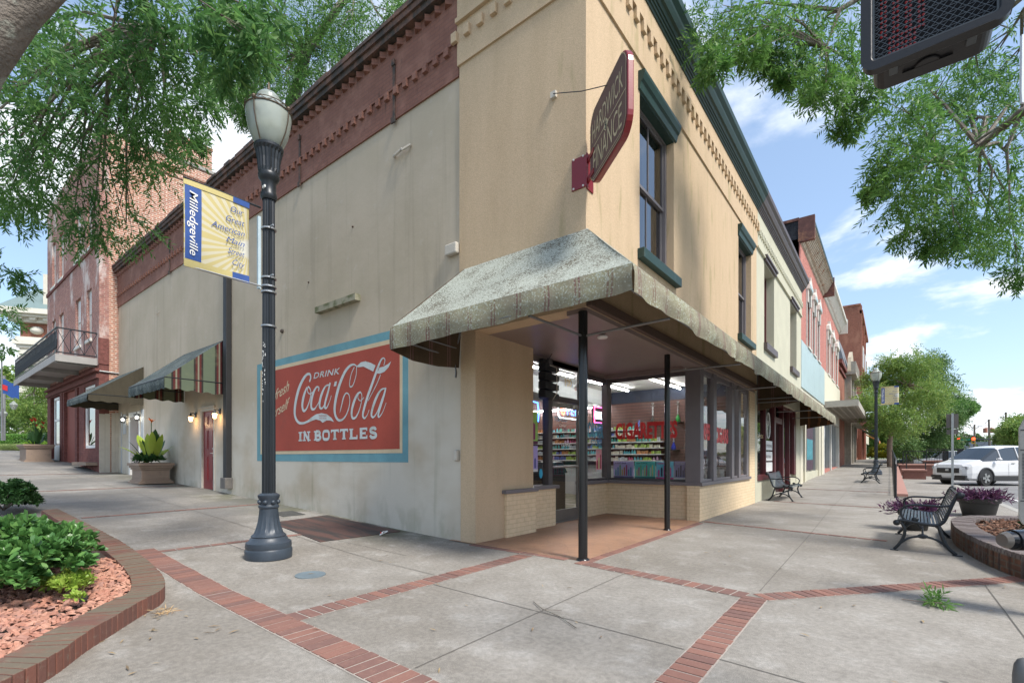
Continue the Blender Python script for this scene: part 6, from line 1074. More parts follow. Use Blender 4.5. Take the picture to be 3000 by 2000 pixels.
b = MB(); b.box(-3, -2.9, 10, 18.5, 0, 3.2).box(-3, -.3, 9.81, 9.85, 0, 3.2); b.build('dark_interior', DARK, G2); box('interior_floor', MATS['shop_floor'], G2, -3, -.3, 9.85, 18.5, -.1, .05); b = MB(); [b.box(-.07, -.06, 11.55, 12.85, z_, z_ + .3) for z_ in (1.55, 1.2, .85)]; b.build('paper_notice', WHITE, G2)
b = MB(); text('NO SMOKING', (-.058, 11.62, 1.64), UY, UZ, .1, 1.1, mb=b); text('PERSONAL', (-.058, 11.62, 1.29), UY, UZ, .1, 1.0, mb=b); b.build('notice_print', MATS['mauve_grey_paint'], G2)
b = MB(); b.tube([(-.06, 12.15 + .28 * math.cos(a * .5236), 2.35 + .42 * math.sin(a * .5236)) for a in range(13)], .02, 5); text('P', (-.06, 12.03, 2.2), UY, UZ, .32, mb=b); b.build('oval_emblem', WHITE, G2); b = MB(); text('RENTAL & BUILDING', (-.06, 10.25, 1.9), UY, UZ, .12, 1.1, mb=b); b.build('gold_lettering', LYv, G2)
box('roof', MATS['roof_felt'], G2, -12, -.3, 9.81, 18.58, 8.0, 8.1); box('side_wall', CHAR, G2, -12, -.3, 18.4, 18.58, 0, 8.0)
# =================== PINK BRICK BUILDINGS ===================
def pink(lab, y0, y1, wins, panel_m, corn_m, gutter_m, hood2, zt=10.75, worn=False):
    T_ = thing('pink_brick_building', lab, 'building', (-1, (y0 + y1) / 2, .3)); hs = [(a, c, 6.45, 9.0) for a, c in wins]
    b = MB(); wallX(b, -.3, .0, y0 + .003, y1, 4.3, zt, hs); b.build('pink_wall', PINK, T_)
    b = MB(); b.box(-12, -.02, y0 + .003, y0 + .3, 8.3, 11.5); b.build('side_wall', CHAR, T_); b = MB(); b.box(-12, -.02, y0 - .05, y0 + .33, 11.5, 11.62); b.build('coping', RUSTC, T_)
    box('metal_panel', panel_m, T_, .0, .07, y0 + .003, y1 - .003, 4.35, 6.38)
    b = MB(); b.prism([(0, y0, zt - .1), (.06, y0, zt - .05), (.10, y0, zt + .05), (.12, y0, zt + .16), (.12, y0, zt + .3), (.0, y0, zt + .3)], (0, y1 - y0, 0)); b.prism([(0, y0, zt + .3), (.14, y0, zt + .3), (.36, y0, zt + .52), (.5, y0, zt + .58), (.5, y0, zt + .62), (0, y0, zt + .62)], (0, y1 - y0, 0)); b.build('cornice', corn_m, T_)
    b = MB(); y = y0 + .2
    while y < y1 - .2: b.prism([(.12, y, zt + .02), (.2, y, zt + .05), (.44, y, zt + .5), (.12, y, zt + .5)], (0, .1 if worn else .12, 0)); y += .36 if not worn else .3
    b.build('brackets', corn_m, T_); b = MB(); b.box(.44, .52, y0, y1, zt + .62, zt + .80).box(.0, .47, y0, y1, zt + .62, zt + .72); b.build('gutter', gutter_m, T_)
    b = MB(); [b.box(-.05, .56, e, e + .18, zt - .15, zt + .88) for e in ((y0 - .02, y1 - .2) if worn else (y1 - .18,))]; b.split('end_bracket', RUSTC if worn else corn_m, T_)
    for a, c in wins:
        w_ = box('window', STONEW, T_, -.16, -.1, a, c, 6.45, 9.0); box('pane', MATS['blind_glass'] if not worn else CGL, w_, -.1, -.09, a + .08, c - .08, 6.5, 8.95); b = MB(); b.box(.001, .1, a - .12, a + .1, 8.5, 9.1).box(.001, .1, c - .1, c + .12, 8.5, 9.1).prism([(.001, a - .15, 9.1), (.001, c + .15, 9.1), (.001, c + .1, 9.35), (.001, (a + c) / 2, 9.62), (.001, a - .1, 9.35)], (.16, 0, 0)); b.box(.001, .14, (a + c) / 2 - .12, (a + c) / 2 + .12, 9.3, 9.75); b.build('hood_mould', STONEW, w_)
        box('hood_shutter', TEAL if worn else STONEW, w_, .161, .18, a, c, 9.13, 9.3); b = MB(); b.box(.001, .05, a - .12, a, 6.45, 8.5).box(.001, .05, c, c + .12, 6.45, 8.5); b.build('side_trim', STONEW, w_); box('sill', STONEW, w_, 0.001, .12, a - .1, c + .1, 6.38, 6.45)
    box('roof', MATS['roof_felt'], T_, -12, -.3, y0 + .3, y1, 9.8, 9.9); return T_
P1 = pink('pink brick building with a rusty broken cornice and pale teal metal panel', 18.6, 27.86, [(20.7, 21.7), (22.7, 23.6), (24.7, 25.6)], TEAL, mat('peeling_cornice', (.42, .36, .28), .8, var=.4, vs=3, dirt=(.25, .13, .07), da=.52, db=.68), GREEN, True, 10.72, True)
P2 = pink('pink brick building with white bracketed cornice and cream metal panel', 27.87, 38.8, [(29.7, 31.1), (32.2, 33.9), (35.5, 37.2)], CREAMM, STONEW, STONEW, True, 10.78)
def low_front(T_, y0, y1, piers, m, gm=GLASSH, z1=4.35, zb=.2):
    b = MB(); [b.box(-.35, .03, a, c, 0, z1) for a, c in piers]; b.box(-.34, .02, y0, y1, 3.6, z1 - .002); b.split('shop_pier', m, T_); b = MB(); b.box(-.2, -.05, y0 + .02, y1 - .02, 0, .62); b.build('stall_riser', B2C if y0 < 20 else PINK, T_)
    MB().quad((-.12, y0, .62), (-.12, y1, .62), (-.12, y1, 3.6), (-.12, y0, 3.6)).build('shop_glass', gm, T_); b = MB(); y = y0 + 1.4
    while y < y1: b.box(-.16, -.06, y, y + .07, .62, 3.6); y += 1.55
    b.split('glazing_bar', STEEL, T_); box('dark_interior', DARK, T_, -2, -1.9, y0, y1, .2, 3.6)
low_front(P1, 18.6, 27.86, [(18.61, 19.4), (20.1, 20.45), (25.7, 26.3), (26.9, 27.86)], CREAMM); low_front(P2, 27.87, 38.8, [(27.88, 28.3), (32.4, 32.7), (38.2, 38.79)], STONEW)
pz = thing('window_poster', 'dark poster with teal figures in the shop window under the awning', 'poster', (-.05, 22.5, 1)); box('sheet', mat('poster_dark', (.06, .03, .05), .5), pz, -.1, -.06, 21.3, 23.7, .7, 3.3); MB().box(-.06, -.055, 21.4, 23.6, 1.2, 2.2).build('figures', mat('poster_teal', (.05, .22, .26), .5, var=.8, vs=6), pz)
# waffle canopy
CN = thing('waffle_canopy', 'white concrete canopy with a coffered underside over the sidewalk', 'canopy', (.8, 36, 4)); z = 4.22
b = MB(); b.box(1.52, 1.66, 28, 45, z, z + .36).box(.08, 1.52, 28, 28.12, z, z + .36).box(.08, 1.52, 28.12, 45, z + .3, z + .36); [b.box(.08, 1.52, 28.9 + i * .85, 29.0 + i * .85, z + .02, z + .3) for i in range(19)]; [b.box(.3 + i * .36, .38 + i * .36, 28.12, 45, z + .04, z + .3) for i in range(4)]; b.build('coffered_slab', CANO, CN)
RC = thing('flat_canopy', 'reddish flat canopy beyond the white coffered one', 'canopy', (.8, 50, 4)); box('slab', mat('salmon_fascia', (.42, .20, .16), .7, var=.2), RC, 1.0, 1.7, 45.2, 55, 4.2, 4.6); box('underside', CANO, RC, .08, 1.0, 45.2, 55, 4.25, 4.55)
# grill sign
GS = thing('hanging_sign', 'dark green board sign with white script hanging beyond the canopy', 'sign', (1.2, 45, 5.6)); a = D(2517, 1163, 43); box('board', mat('dark_green_board', (.05, .08, .075), .5), GS, a.x, a.x + 1.25, a.y, a.y + .08, a.z - 1.35, a.z); MB().tube([(a.x - 1.2, a.y + .04, a.z + .08), (a.x + 1.3, a.y + .04, a.z + .08)], .03, 6).build('bracket', IRON, GS)
b = MB(); text('The Reel', (a.x + .1, a.y, a.z - .42), UX, UZ, .26, 1.05, shear=.4, mb=b); text('Grill', (a.x + .15, a.y, a.z - .8), UX, UZ, .34, .95, shear=.4, bold=.02, mb=b); text('Steaks & Seafood', (a.x + .1, a.y, a.z - 1.1), UX, UZ, .16, 1.05, mb=b); b.build('lettering', WHITE, GS)
# =================== FARTHER BUILDINGS ===================
B4 = thing('narrow_brown_building', 'narrow brown brick building with a blue window between pink and stone fronts', 'building', (-1, 41, .5)); wallX(MB(), -.3, .0, 38.81, 44.4, 0, 8.7, [(40.0, 43.2, 5.4, 7.6)]).build('wall', BRICKT, B4); w_ = box('window', mat('blue_sash', (.10, .22, .38), .5), B4, -.1, -.05, 40.0, 43.2, 5.4, 7.6); box('pane', MATS['blind_glass'], w_, -.05, -.04, 40.3, 42.9, 5.6, 7.4); b = MB(); b.box(0, .12, 38.81, 44.4, 8.0, 8.2).box(0, .2, 38.81, 44.4, 8.5, 8.8); b.build('cornice', BRICKD, B4)
B5 = thing('grey_stone_building', 'rough grey stone building with slate roof and arched cream gable', 'building', (-1, 49, .5)); b = MB(); b.box(-.3, .05, 44.41, 53, 0, 9.0); [b.box(.05, .45, y, y + .8, 0, 8.6) for y in (44.6, 48.4, 52.1)]; b.build('stone_wall', STONEG, B5); b = MB(); b.prism([(-3, 44.41, 9), (.1, 44.41, 9), (-.6, 44.41, 12.0), (-3, 44.41, 12.0)], (0, 8.5, 0)); b.build('slate_roof', SLATE, B5); b = MB(); b.prism([(.1, 46.2, 8.9), (.1, 51.2, 8.9), (.1, 50.6, 10.2), (.1, 48.7, 11.0), (.1, 46.8, 10.2)], (.25, 0, 0)); b.build('gable', mat('buff_stone', (.42, .36, .27), .9, var=.25), B5); b = MB(); [b.box(.4, .75, 45.5 + i * 1.1, 46.0 + i * 1.1, 8.6, 9.6) for i in range(6)]; b.box(.05, .8, 44.41, 53, 8.35, 8.6); b.build('corbels', STONEG, B5)
for i, (a, c) in enumerate(((45.7, 48.0), (49.5, 51.8))): box('window', MATS['blind_glass'], B5, .05, .08, a, c, 5.2, 7.6)
B6 = thing('tall_brick_building', 'tall dark red brick building rising behind the stone one', 'building', (-1, 75, 1)); box('wall', BRICKT, B6, -14, .2, 66, 85, 0, 19.6); b = MB(); b.box(.2, .5, 66, 85, 18.6, 19.0).box(.2, .4, 66, 67, 0, 19.6).box(.2, .4, 72, 73, 0, 19.6).box(.2, .4, 78, 79, 0, 19.6).box(-14, .3, 65.9, 85.1, 19.6, 19.8); b.build('pilasters', BRICKT, B6)
for y in (68.3, 74.3, 80.3):
    for z_ in (8, 12.5): w_ = box('window', STONEW, B6, .2, .45, y, y + 2.2, z_, z_ + 2.6); box('pane', CGL, w_, .45, .46, y + .4, y + 1.8, z_ + .2, z_ + 2.2)
for lab, y0, y1, h_, m in (('low cream shop just beyond the stone building', 53.1, 59, 7.5, CREAMM), ('low red brick shop before the tall brick building', 59.1, 65.9, 8.2, BRICKT), ('pale turquoise shop at the far end of the row', 85.2, 92, 6.5, TEAL), ('farthest tan shop at the end of the row', 92.1, 104, 7, B2C)):
    T_ = thing('distant_shop', lab, 'building', (-1, y0, 1)); wallX(MB(), -8, .0, y0, y1, 0, h_).build('wall', m, T_); b = MB(); b.box(.0, .02, y0 + .6, y1 - .6, 1.3, 3.6); b.build('shop_window', CGL, T_); b = MB(); b.box(.0, .25, y0, y1, h_ - .3, h_); b.build('cornice', STONEW, T_)
for lab, y0, y1, c, z_ in (('deep blue awning down the street', 55.3, 65, (.02, .05, .22), 3.9), ('dark grey awning farther down the street', 66, 76, (.04, .045, .05), 3.7), ('small orange awning at the end of the shop row', 80, 86, (.55, .22, .05), 3.6)):
    T_ = thing('distant_awning', lab, 'awning', (1, y0, z_)); MB().prism([(.1, y0, z_ + 1.2), (1.9, y0, z_ + .1), (1.9, y0, z_ - .35), (1.84, y0, z_ - .35), (1.84, y0, z_ + .05), (.1, y0, z_ + 1.1)], (0, y1 - y0, 0)).build('cloth', mat('aw_%d' % y0, c, .8), T_)
# =================== VEHICLES ===================
def ring(st):
    x, zb, zs, w_, zr, wr = st
    h = [(w_ * .82, zb), (w_ * .97, zb + .1), (w_, zb + (zs - zb) * .45), (w_ * .985, zs - .10), (w_ * .94, zs), (wr, max(zs, zr - .07)), (wr * .86, zr), (0, zr + .015)]
    return [(x, a, z) for a, z in h] + [(x, -a, z) for a, z in h[::-1][1:]]
def car(name, lab, loc, rz, L_, paint, st, cab, wheels, wr_, bed=None):
    T_ = thing(name, lab, 'car' if bed is None else 'pickup truck', (0, 0, 0)); R_ = [ring(s) for s in st]; n = len(R_[0]); body, gl = MB(), MB()
    for i in range(len(R_) - 1):
        for k in range(n - 1):
            q = [R_[i][k], R_[i][k + 1], R_[i + 1][k + 1], R_[i + 1][k]]; side = k in (4, n - 6); top = 5 <= k <= n - 7
            g_ = (side and cab[1] <= i < cab[2]) or ((top or side) and (cab[0] <= i < cab[1] or cab[2] <= i < cab[3])); (gl if g_ else body).quad(*q)
        body.quad(R_[i][0], R_[i + 1][0], R_[i + 1][-1], R_[i][-1])
    body.quad(*R_[0]); body.quad(*R_[-1]); bo = body.build('body', paint, T_, sm=True); gl.build('windows', CGL, T_, sm=True)
    b = MB()
    for i in (cab[0], cab[1], (cab[1] + cab[2]) // 2, cab[2], cab[3]):
        for s in (1, -1):
            if i in (cab[0], cab[3]): continue
            b.tube([(R_[i][4][0], s * (R_[i][4][1] + .004), R_[i][4][2]), (R_[i][5][0], s * (R_[i][5][1] + .004), R_[i][5][2])], .035, 6)
    b.build('pillars', paint, T_)
    for x in wheels:
        for s in (1, -1):
            yw = s * (st[4][3] - .10); T0 = MB(); vs = MB(); prof = [(wr_ * .62, -.1), (wr_ * .92, -.105), (wr_, -.08), (wr_, .08), (wr_ * .92, .105), (wr_ * .62, .1)]
            T0.lathe(prof, (0, 0, 0), 28); T0.v = [(x + a, yw + s * z, wr_ + c) for a, c, z in T0.v]; wh = T0.build('wheel', RUBBER, T_, sm=True)
            vs.lathe([(wr_ * .08, .1), (wr_ * .62, .09), (wr_ * .64, .108), (wr_ * .58, .11), (wr_ * .54, .06), (.02, .05)], (0, 0, 0), 24); 
            vs.v = [(x + a, yw + s * z, wr_ + c) for a, c, z in vs.v]; vs.build('wheel_recess', CARK, wh); sp = MB()
            for k in range(5):
                a = k * 1.2566
                for da in (-.13, .13): sp.obox((x + math.cos(a + da) * wr_ * .33, yw + s * .108, wr_ + math.sin(a + da) * wr_ * .33), (math.cos(a), 0, math.sin(a)), UY, (-math.sin(a), 0, math.cos(a)), wr_ * .56, .025, .055)
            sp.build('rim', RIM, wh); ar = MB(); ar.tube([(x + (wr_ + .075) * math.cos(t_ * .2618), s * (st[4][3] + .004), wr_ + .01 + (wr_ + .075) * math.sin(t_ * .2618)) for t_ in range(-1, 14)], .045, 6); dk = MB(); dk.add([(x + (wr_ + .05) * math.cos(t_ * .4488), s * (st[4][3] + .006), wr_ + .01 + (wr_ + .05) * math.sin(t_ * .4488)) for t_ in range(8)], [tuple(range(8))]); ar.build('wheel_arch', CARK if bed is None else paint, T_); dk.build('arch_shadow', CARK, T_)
    T_.location = loc; T_.rotation_euler = (0, 0, rz); return T_
st = [(2.30, .42, .72, .62, .76, .5), (2.22, .28, .86, .78, .92, .62), (2.05, .24, .96, .88, 1.0, .72), (1.75, .22, 1.0, .92, 1.05, .80), (1.6, .22, 1.02, .925, 1.08, .80), (1.38, .22, 1.06, .925, 1.14, .80), (.42, .22, 1.10, .925, 1.66, .70), (-.1, .22, 1.10, .925, 1.74, .67), (-.6, .22, 1.12, .925, 1.77, .67), (-1.3, .22, 1.14, .92, 1.75, .66), (-1.85, .24, 1.16, .90, 1.68, .64), (-2.2, .28, 1.14, .86, 1.18, .72), (-2.30, .4, .9, .8, .95, .68)]
SV = car('parked_suv', 'white compact SUV parked nose-in at the kerb on the right', (6.85, 27.9, -.045), math.radians(-133), 4.6, CARW, st, (5, 6, 10, 11), (1.33, -1.33), .345)
SV.scale = (1.0, 1.02, 1.09)
b = MB(); b.box(2.24, 2.32, -.5, .5, .56, .78).box(2.2, 2.31, -.78, -.3, .34, .46).box(2.2, 2.31, .3, .78, .34, .46).box(2.05, 2.3, -.75, .75, .24, .33); b.build('grille', CARK, SV); b = MB(); b.box(2.0, 2.24, .52, .80, .74, .84).box(2.0, 2.24, -.80, -.52, .74, .84); hl = b.split('headlight', mat('headlight', (.25, .27, .3), .1, var=0), SV)
b = MB(); [b.box(-.95, .95, s * .90, s * .945, .22, .42) for s in (1, -1)]; [b.box(-.95, .95, s * .945, s * .955, .43, .46) for s in (1, -1)]; b.split('sill_trim', CARK, SV); b = MB(); [b.ball((.78, s * 1.06, 1.16), .1, 7, (.9, 1.1, .7)) for s in (1, -1)]; b.split('wing_mirror', CARW, SV, sm=True); b = MB(); [b.box(-.3, -.1, s * .925, s * .945, .98, 1.01) for s in (1, -1)]; b.split('door_handle', RIM, SV); MB().tube([(2.325, .07, .68), (2.325, -.07, .68)], .05, 10).build('badge', RIM, SV)
b = MB(); [b.box(.05, .056, s * .928, s * .932, .45, 1.05) for s in (1, -1)]; b.build('door_gap', CARK, SV)
st = [(2.85, .5, .9, .7, .95, .6), (2.75, .4, 1.05, .92, 1.1, .8), (2.2, .4, 1.15, .97, 1.2, .85), (1.6, .4, 1.18, .98, 1.25, .85), (1.3, .4, 1.2, .98, 1.3, .84), (.75, .4, 1.2, .98, 1.85, .7), (0, .4, 1.2, .98, 1.9, .7), (-.75, .4, 1.2, .98, 1.86, .7), (-.9, .4, 1.2, .98, 1.25, .9), (-2.8, .45, 1.2, .97, 1.22, .92), (-2.9, .5, 1.1, .95, 1.15, .9)]
c = D(2778, 1351, 42); PK = car('silver_pickup', 'silver crew-cab pickup parked farther down the street behind the railings', (c.x + .2, c.y, 0.0), math.radians(-170), 5.8, CARG, st, (4, 5, 7, 8), (1.85, -1.85), .4, 1)
c = D(2745, 1350, 46); DC = car('dark_car', 'dark car mostly hidden behind the black railings', (c.x - 1.5, c.y + 2, .1), math.radians(-170), 4.6, mat('dark_car_paint', (.03, .035, .045), .2, grain=0, bump=0), [(2.3, .3, .7, .7, .75, .5), (2.1, .25, .85, .85, .9, .7), (1.2, .25, .95, .9, 1.0, .78), (.9, .25, .95, .9, 1.05, .75), (.2, .25, 1.0, .9, 1.42, .6), (-.6, .25, 1.0, .9, 1.46, .6), (-1.3, .25, 1.0, .9, 1.36, .6), (-1.9, .25, 1.0, .88, 1.04, .7), (-2.3, .3, .9, .8, .95, .7)], (3, 4, 6, 7), (1.35, -1.35), .33); DC['category'] = 'car'
# =================== RAMP WALLS, RAILINGS ===================
GR = mat('red_granite', (.20, .09, .07), .85, var=.4, vs=12, grain=.4)
RW = thing('retaining_wall', 'long low ramp wall with pinkish cap between the two pavement levels', 'wall', (3.3, 28, 0)); b = MB(); b.prism([(3.26, 14.5, 0), (3.26, 46, 0), (3.26, 46, gz(3, 46)), (3.26, 14.5, .06)], (.22, 0, 0)); b.build('wall', MORTAR, RW); b = MB(); b.prism([(3.22, 14.5, .06), (3.22, 46, .76), (3.22, 46, .84), (3.22, 14.5, .14)], (.3, 0, 0)); b.build('cap', mat('pink_cap', (.36, .19, .15), .8), RW)
b = MB(); RL = thing('railing', 'long black handrail running along the ramp wall', 'railing', (3.15, 15, 0)); y = 14.6
while y < 45: z_ = gz(3, y); b.tube([(3.2, y, z_), (3.2, y, z_ + 1.25)], .022, 6); y += 1.9
for h in (1.25, .7, .2): b.tube([(3.2, 14.6, gz(3, 14.6) + h), (3.2, 45, gz(3, 45) + h)], .02 if h > 1 else .012, 6)
y = 14.8
while y < 30: b.tube([(3.2, y, gz(3, y) + .2), (3.2, y, gz(3, y) + 1.24)], .008, 4); y += .16
b.tube([(3.2, 14.6, 1.30), (3.2, 13.7, 1.28), (3.2, 13.6, 1.1)], .022, 6).tube([(3.2, 13.9, 1.29), (3.2, 13.9, 0)], .035, 8)
b.build('rails', IRON, RL)
for i, (lab, x0, x1, y0, y1, h) in enumerate((('low red granite planter block at the foot of the ramp', 3.7, 4.75, 32.5, 35, .5), ('red granite planter wall around the street trees', 3.6, 6.3, 39, 43, .75), ('farther red granite block beside the parking bay', 5.2, 7.4, 44, 48, 1.0))):
    T_ = thing('granite_planter', lab, 'planter', (x0, y0, 0)); box('block', GR, T_, x0, x1, y0, y1, -.1, h); box('cap', MATS['pink_cap'], T_, x0 - .06, x1 + .06, y0 - .06, y1 + .06, h, h + .08)
def rail(lab, pts, h, s_=.14, n=True):
    T_ = thing('railing', lab, 'railing', pts[0]); b = MB()
    for a, c in zip(pts, pts[1:]):
        a, c = Vector(a), Vector(c); L_ = (c - a).length; k = int(L_ / s_); b.tube([a + UZ * h, c + UZ * h], .025, 6).tube([a + UZ * .1, c + UZ * .1], .015, 5).tube([a, a + UZ * h], .03, 6).tube([c, c + UZ * h], .03, 6)
        for i in range(1, k): p = a.lerp(c, i / k); b.tube([p + UZ * .1, p + UZ * h], .009, 4)
    b.build('rails', IRON, T_)
rail('black picket railing on top of the tree planter wall', [(3.8, 39.2, .8), (6.2, 39.2, .8), (6.2, 43, .8)], .95); rail('short black handrail sloping down beside the granite block', [(3.9, 35, .55), (4.75, 33.0, .0)], 1.0, 5); rail('black picket railing by the parking bay in front of the pickup', [(5.3, 44, 1.05), (7.4, 44, 1.05), (7.4, 48, 1.05)], .9)
# =================== STREET TREES (mid distance) ===================
pix_tree('crape-myrtle-like street tree with a reddish trunk and wide yellow-green crown', 'street_tree', [(2560, 1165, 38), (2600, 1120, 45), (2640, 1085, 45), (2690, 1060, 42), (2580, 1220, 40), (2620, 1180, 55), (2680, 1130, 60), (2700, 1190, 60), (2650, 1230, 45), (2730, 1150, 45), (2650, 1150, 50), (2610, 1065, 25), (2560, 1110, 24)], 36, LTREE, [(2608, 1378, 36, .2), (2606, 1300, 36, .17), (2612, 1255, 36, .12), (2635, 1200, 36, .09), (2660, 1130, 36, .05)], .17, .07, 300, 9, bark=BARKL, tw=.8, cat='tree')
pix_tree('taller dense street tree behind, with pale forked trunk', 'street_tree', [(2720, 1090, 42), (2755, 1120, 40), (2770, 1170, 45), (2750, 1230, 50), (2720, 1270, 40), (2690, 1290, 38), (2770, 1280, 30), (2740, 1060, 22), (2650, 1300, 30), (2780, 1215, 30)], 44, leafmat('tree_mid_green', (.07, .15, .04), (.10, .19, .05), (.2, .28, .09), .3, .5), [(2662, 1365, 44, .28), (2664, 1300, 44, .22), (2672, 1250, 44, .15), (2720, 1170, 44, .08)], .2, .085, 300, 9, bark=mat('pale_bark', (.36, .33, .28), .9, var=.3), tw=.9)
pix_tree('spreading green tree branch reaching over the parking bay', 'street_tree', [(2790, 1190, 24), (2815, 1175, 20), (2770, 1205, 26), (2835, 1195, 13), (2805, 1215, 18), (2850, 1190, 9)], 46, LOAK, [(2690, 1350, 46, .2), (2700, 1260, 46, .15), (2740, 1210, 46, .1)], .22, .07, 300, 8, bark=BARKL)
bushy('bright yellow-green bush behind the lamp post and railing', 'yellow_bush', tuple(D(2612, 1350, 44)), (2.2, 1.2, 1.6), 3200, LYEL, .18, .09, lumps=24); bushy('dark green hedge of shrubs under the street trees', 'tree_shrubs', tuple(D(2700, 1345, 52)), (4.5, 1.5, 2.6), 3200, LDK, .22, .12, lumps=30); bushy('green shrubs at the far end of the sidewalk', 'tree_shrubs', tuple(D(2545, 1345, 95)), (8, 3, 9), 3600, LTREE, .5, .28, lumps=26)
pix_tree('bushy roundish tree partly behind the printed cabinet', 'street_tree', [(2965, 1255, 27), (2945, 1277, 20), (2980, 1238, 25), (2985, 1285, 28), (2960, 1300, 16), (3005, 1250, 36)], 52, LTREE, [(2980, 1345, 52, .25), (2978, 1290, 52, .15)], .26, .13, 300, 8)
for i, (px, w_, lab) in enumerate(((2790, 60, 'low distant tree line left of the traffic lights'), (2875, 38, 'small distant tree clump between the utility poles'), (2742, 60, 'distant trees behind the pickup'))):
    pix_tree(lab, 'distant_trees', [(px + dx, 1322 - abs(math.sin(dx)) * 6, 13) for dx in range(-w_ // 2, w_ // 2, 10)], 120, LFAR, [(px, 1345, 120, .3), (px, 1330, 120, .2)], .7, .4, 90, 8, tw=1.2)
# =================== DISTANT STREET FURNITURE ===================
SP = thing('sign_post', 'thin steel sign post seen from behind with two plates', 'sign', (4.85, 17.6, 0)); x, y = 4.67, 15.9; b = MB(); b.box(x - .03, x + .03, y - .02, y + .02, -.02, 2.75); b.build('post', STEEL, SP); SGB = mat('sign_back_metal', (.13, .12, .11), .6, metal=.3); b = MB(); b.obox((x, y + .04, 2.50), UX, UY, UZ, .30, .01, .46).obox((x, y + .04, 2.14), UX, UY, UZ, .28, .01, .16); b.build('sign_plate', SGB, SP)
TS = thing('traffic_signal_mast', 'black traffic signal mast arm with red lights across the street', 'traffic light', tuple(D(2912, 1345, 78))); p = lambda px, py, t_=78: D(px, py, t_)
b = MB(); b.tube([p(2912, 1350), p(2912, 1284)], [.2, .16], 8).tube([p(2914, 1286), p(2730, 1286)], [.11, .07], 6); b.build('mast', IRON, TS)
for px in (2807, 2852):
    a = p(px, 1288, 77.5); h_ = box('signal_head', mat('signal_yellow', (.35, .24, .03), .5), TS, a.x - .24, a.x + .24, a.y, a.y + .25, a.z - .62, a.z + .42); MB().ball((a.x, a.y - .03, a.z + .18), .19, 7, (1, .4, 1)).build('red_lens', emit('signal_red', (1, .03, .01), 6), h_); MB().ball((a.x, a.y - .0, a.z - .28), .15, 6, (1, .3, 1)).build('dark_lens', DARK, h_)
a = p(2828, 1287, 77.5); GP = mat('street_sign_green', (.01, .16, .10), .5); o_ = box('street_name_plate', GP, TS, a.x - .58, a.x + .58, a.y, a.y + .04, a.z - .14, a.z + .14)
TS2 = thing('traffic_signal_mast', 'nearer grey signal arm with a signal head, left of the utility poles', 'traffic light', tuple(D(2735, 1350, 58))); b = MB(); b.tube([p(2700, 1350, 58), p(2700, 1262, 58)], .12, 8).tube([p(2700, 1262, 58), p(2825, 1256, 58)], [.08, .05], 6); b.build('mast', STEEL, TS2); a = p(2775, 1263, 57.8); box('signal_head', mat('signal_dark', (.05, .06, .06), .6), TS2, a.x - .2, a.x + .2, a.y, a.y + .2, a.z - .4, a.z + .3)
WOODP = mat('utility_pole_wood', (.12, .10, .08), .9)
tops = []
for i, (px, ty, t_, lab) in enumerate(((2822, 1264, 95, 'leftmost wooden utility pole behind the red lights'), (2855, 1243, 90, 'utility pole with curved arms just right of the red lights'), (2897, 1228, 85, 'utility pole carrying two reddish transformers'), (2947, 1207, 80, 'tallest utility pole with a crossarm, at the far right'), (2779, 1284, 120, 'thin distant pole left of the sign post'), (2840, 1305, 110, 'short thin distant pole above the roofs'))):
    T_ = thing('utility_pole', lab, 'utility pole', tuple(D(px, 1350, t_))); a, c = D(px + (3 if i == 2 else -1), 1350, t_), D(px, ty, t_); b = MB().tube([a, c], [.2, .13], 8); b.build('pole', WOODP, T_); R3 = Vector((RX, RY, 0))
    if i == 3: MB().obox(c - UZ * .9, R3, UY, UZ, 1.5, .12, .12).build('crossarm', WOODP, T_)
    if i == 2: b = MB(); [b.lathe([(.28, -.45), (.30, -.4), (.3, .3), (.15, .38)], tuple(c - UZ * 1.9 + R3 * s * .62), 10) for s in (-1, 1)]; b.tube([c - UZ * 1.5 - R3 * .6, c - UZ * 1.5 + R3 * .6], .05, 5).tube([c - UZ * 1.6 - R3 * .5, c - UZ * .4 - R3 * .55], .03, 4).tube([c - UZ * 1.6 + R3 * .5, c - UZ * .4 + R3 * .55], .03, 4); b.build('transformer', mat('transformer_rust', (.30, .12, .08), .7), T_)
    if i == 1: MB().tube([c - UZ * .9, c - UZ * .3 - R3 * .8, c - R3 * .7], .06, 5).tube([c - UZ * .9, c - UZ * .5 + R3 * .7, c - UZ * .3 + R3 * .8], .06, 5).build('bracket_arm', WOODP, T_)
    tops.append(c)
def wire(a, c, sag, T_): a, c = Vector(a), Vector(c); return [a.lerp(c, i / 10) - UZ * sag * math.sin(math.pi * i / 10) for i in range(11)]
WR = thing('overhead_wires', 'thin overhead wires strung between the utility poles', 'wires', tuple(tops[3])); b = MB()
for a, c, s_ in ((tops[3], D(2740, 1212, 150), 1.0), (tops[3] - UZ * .9, D(2700, 1216, 150), 1.2), (tops[3], D(3060, 1208, 60), .2), (tops[2], tops[3], .7), (tops[2] - UZ * 1, D(2740, 1240, 130), .8), (tops[1], tops[2], .7), (tops[0], tops[1], .7), (tops[1] - UZ * 2, D(2720, 1285, 120), .5), (tops[2] - UZ * 3.2, tops[1] - UZ * 2.6, 1.3), (tops[3] - UZ * 4, tops[2] - UZ * 3.5, .8), (tops[0] - UZ * .5, D(2720, 1275, 130), .5), (tops[2] - UZ * 2.6, D(3050, 1262, 70), .3), (tops[1] - UZ * 2.8, D(2915, 1282, 78), 1.5)): b.tube(wire(a, c, s_, None), .028, 3, False)
b.build('wire', IRON, WR)
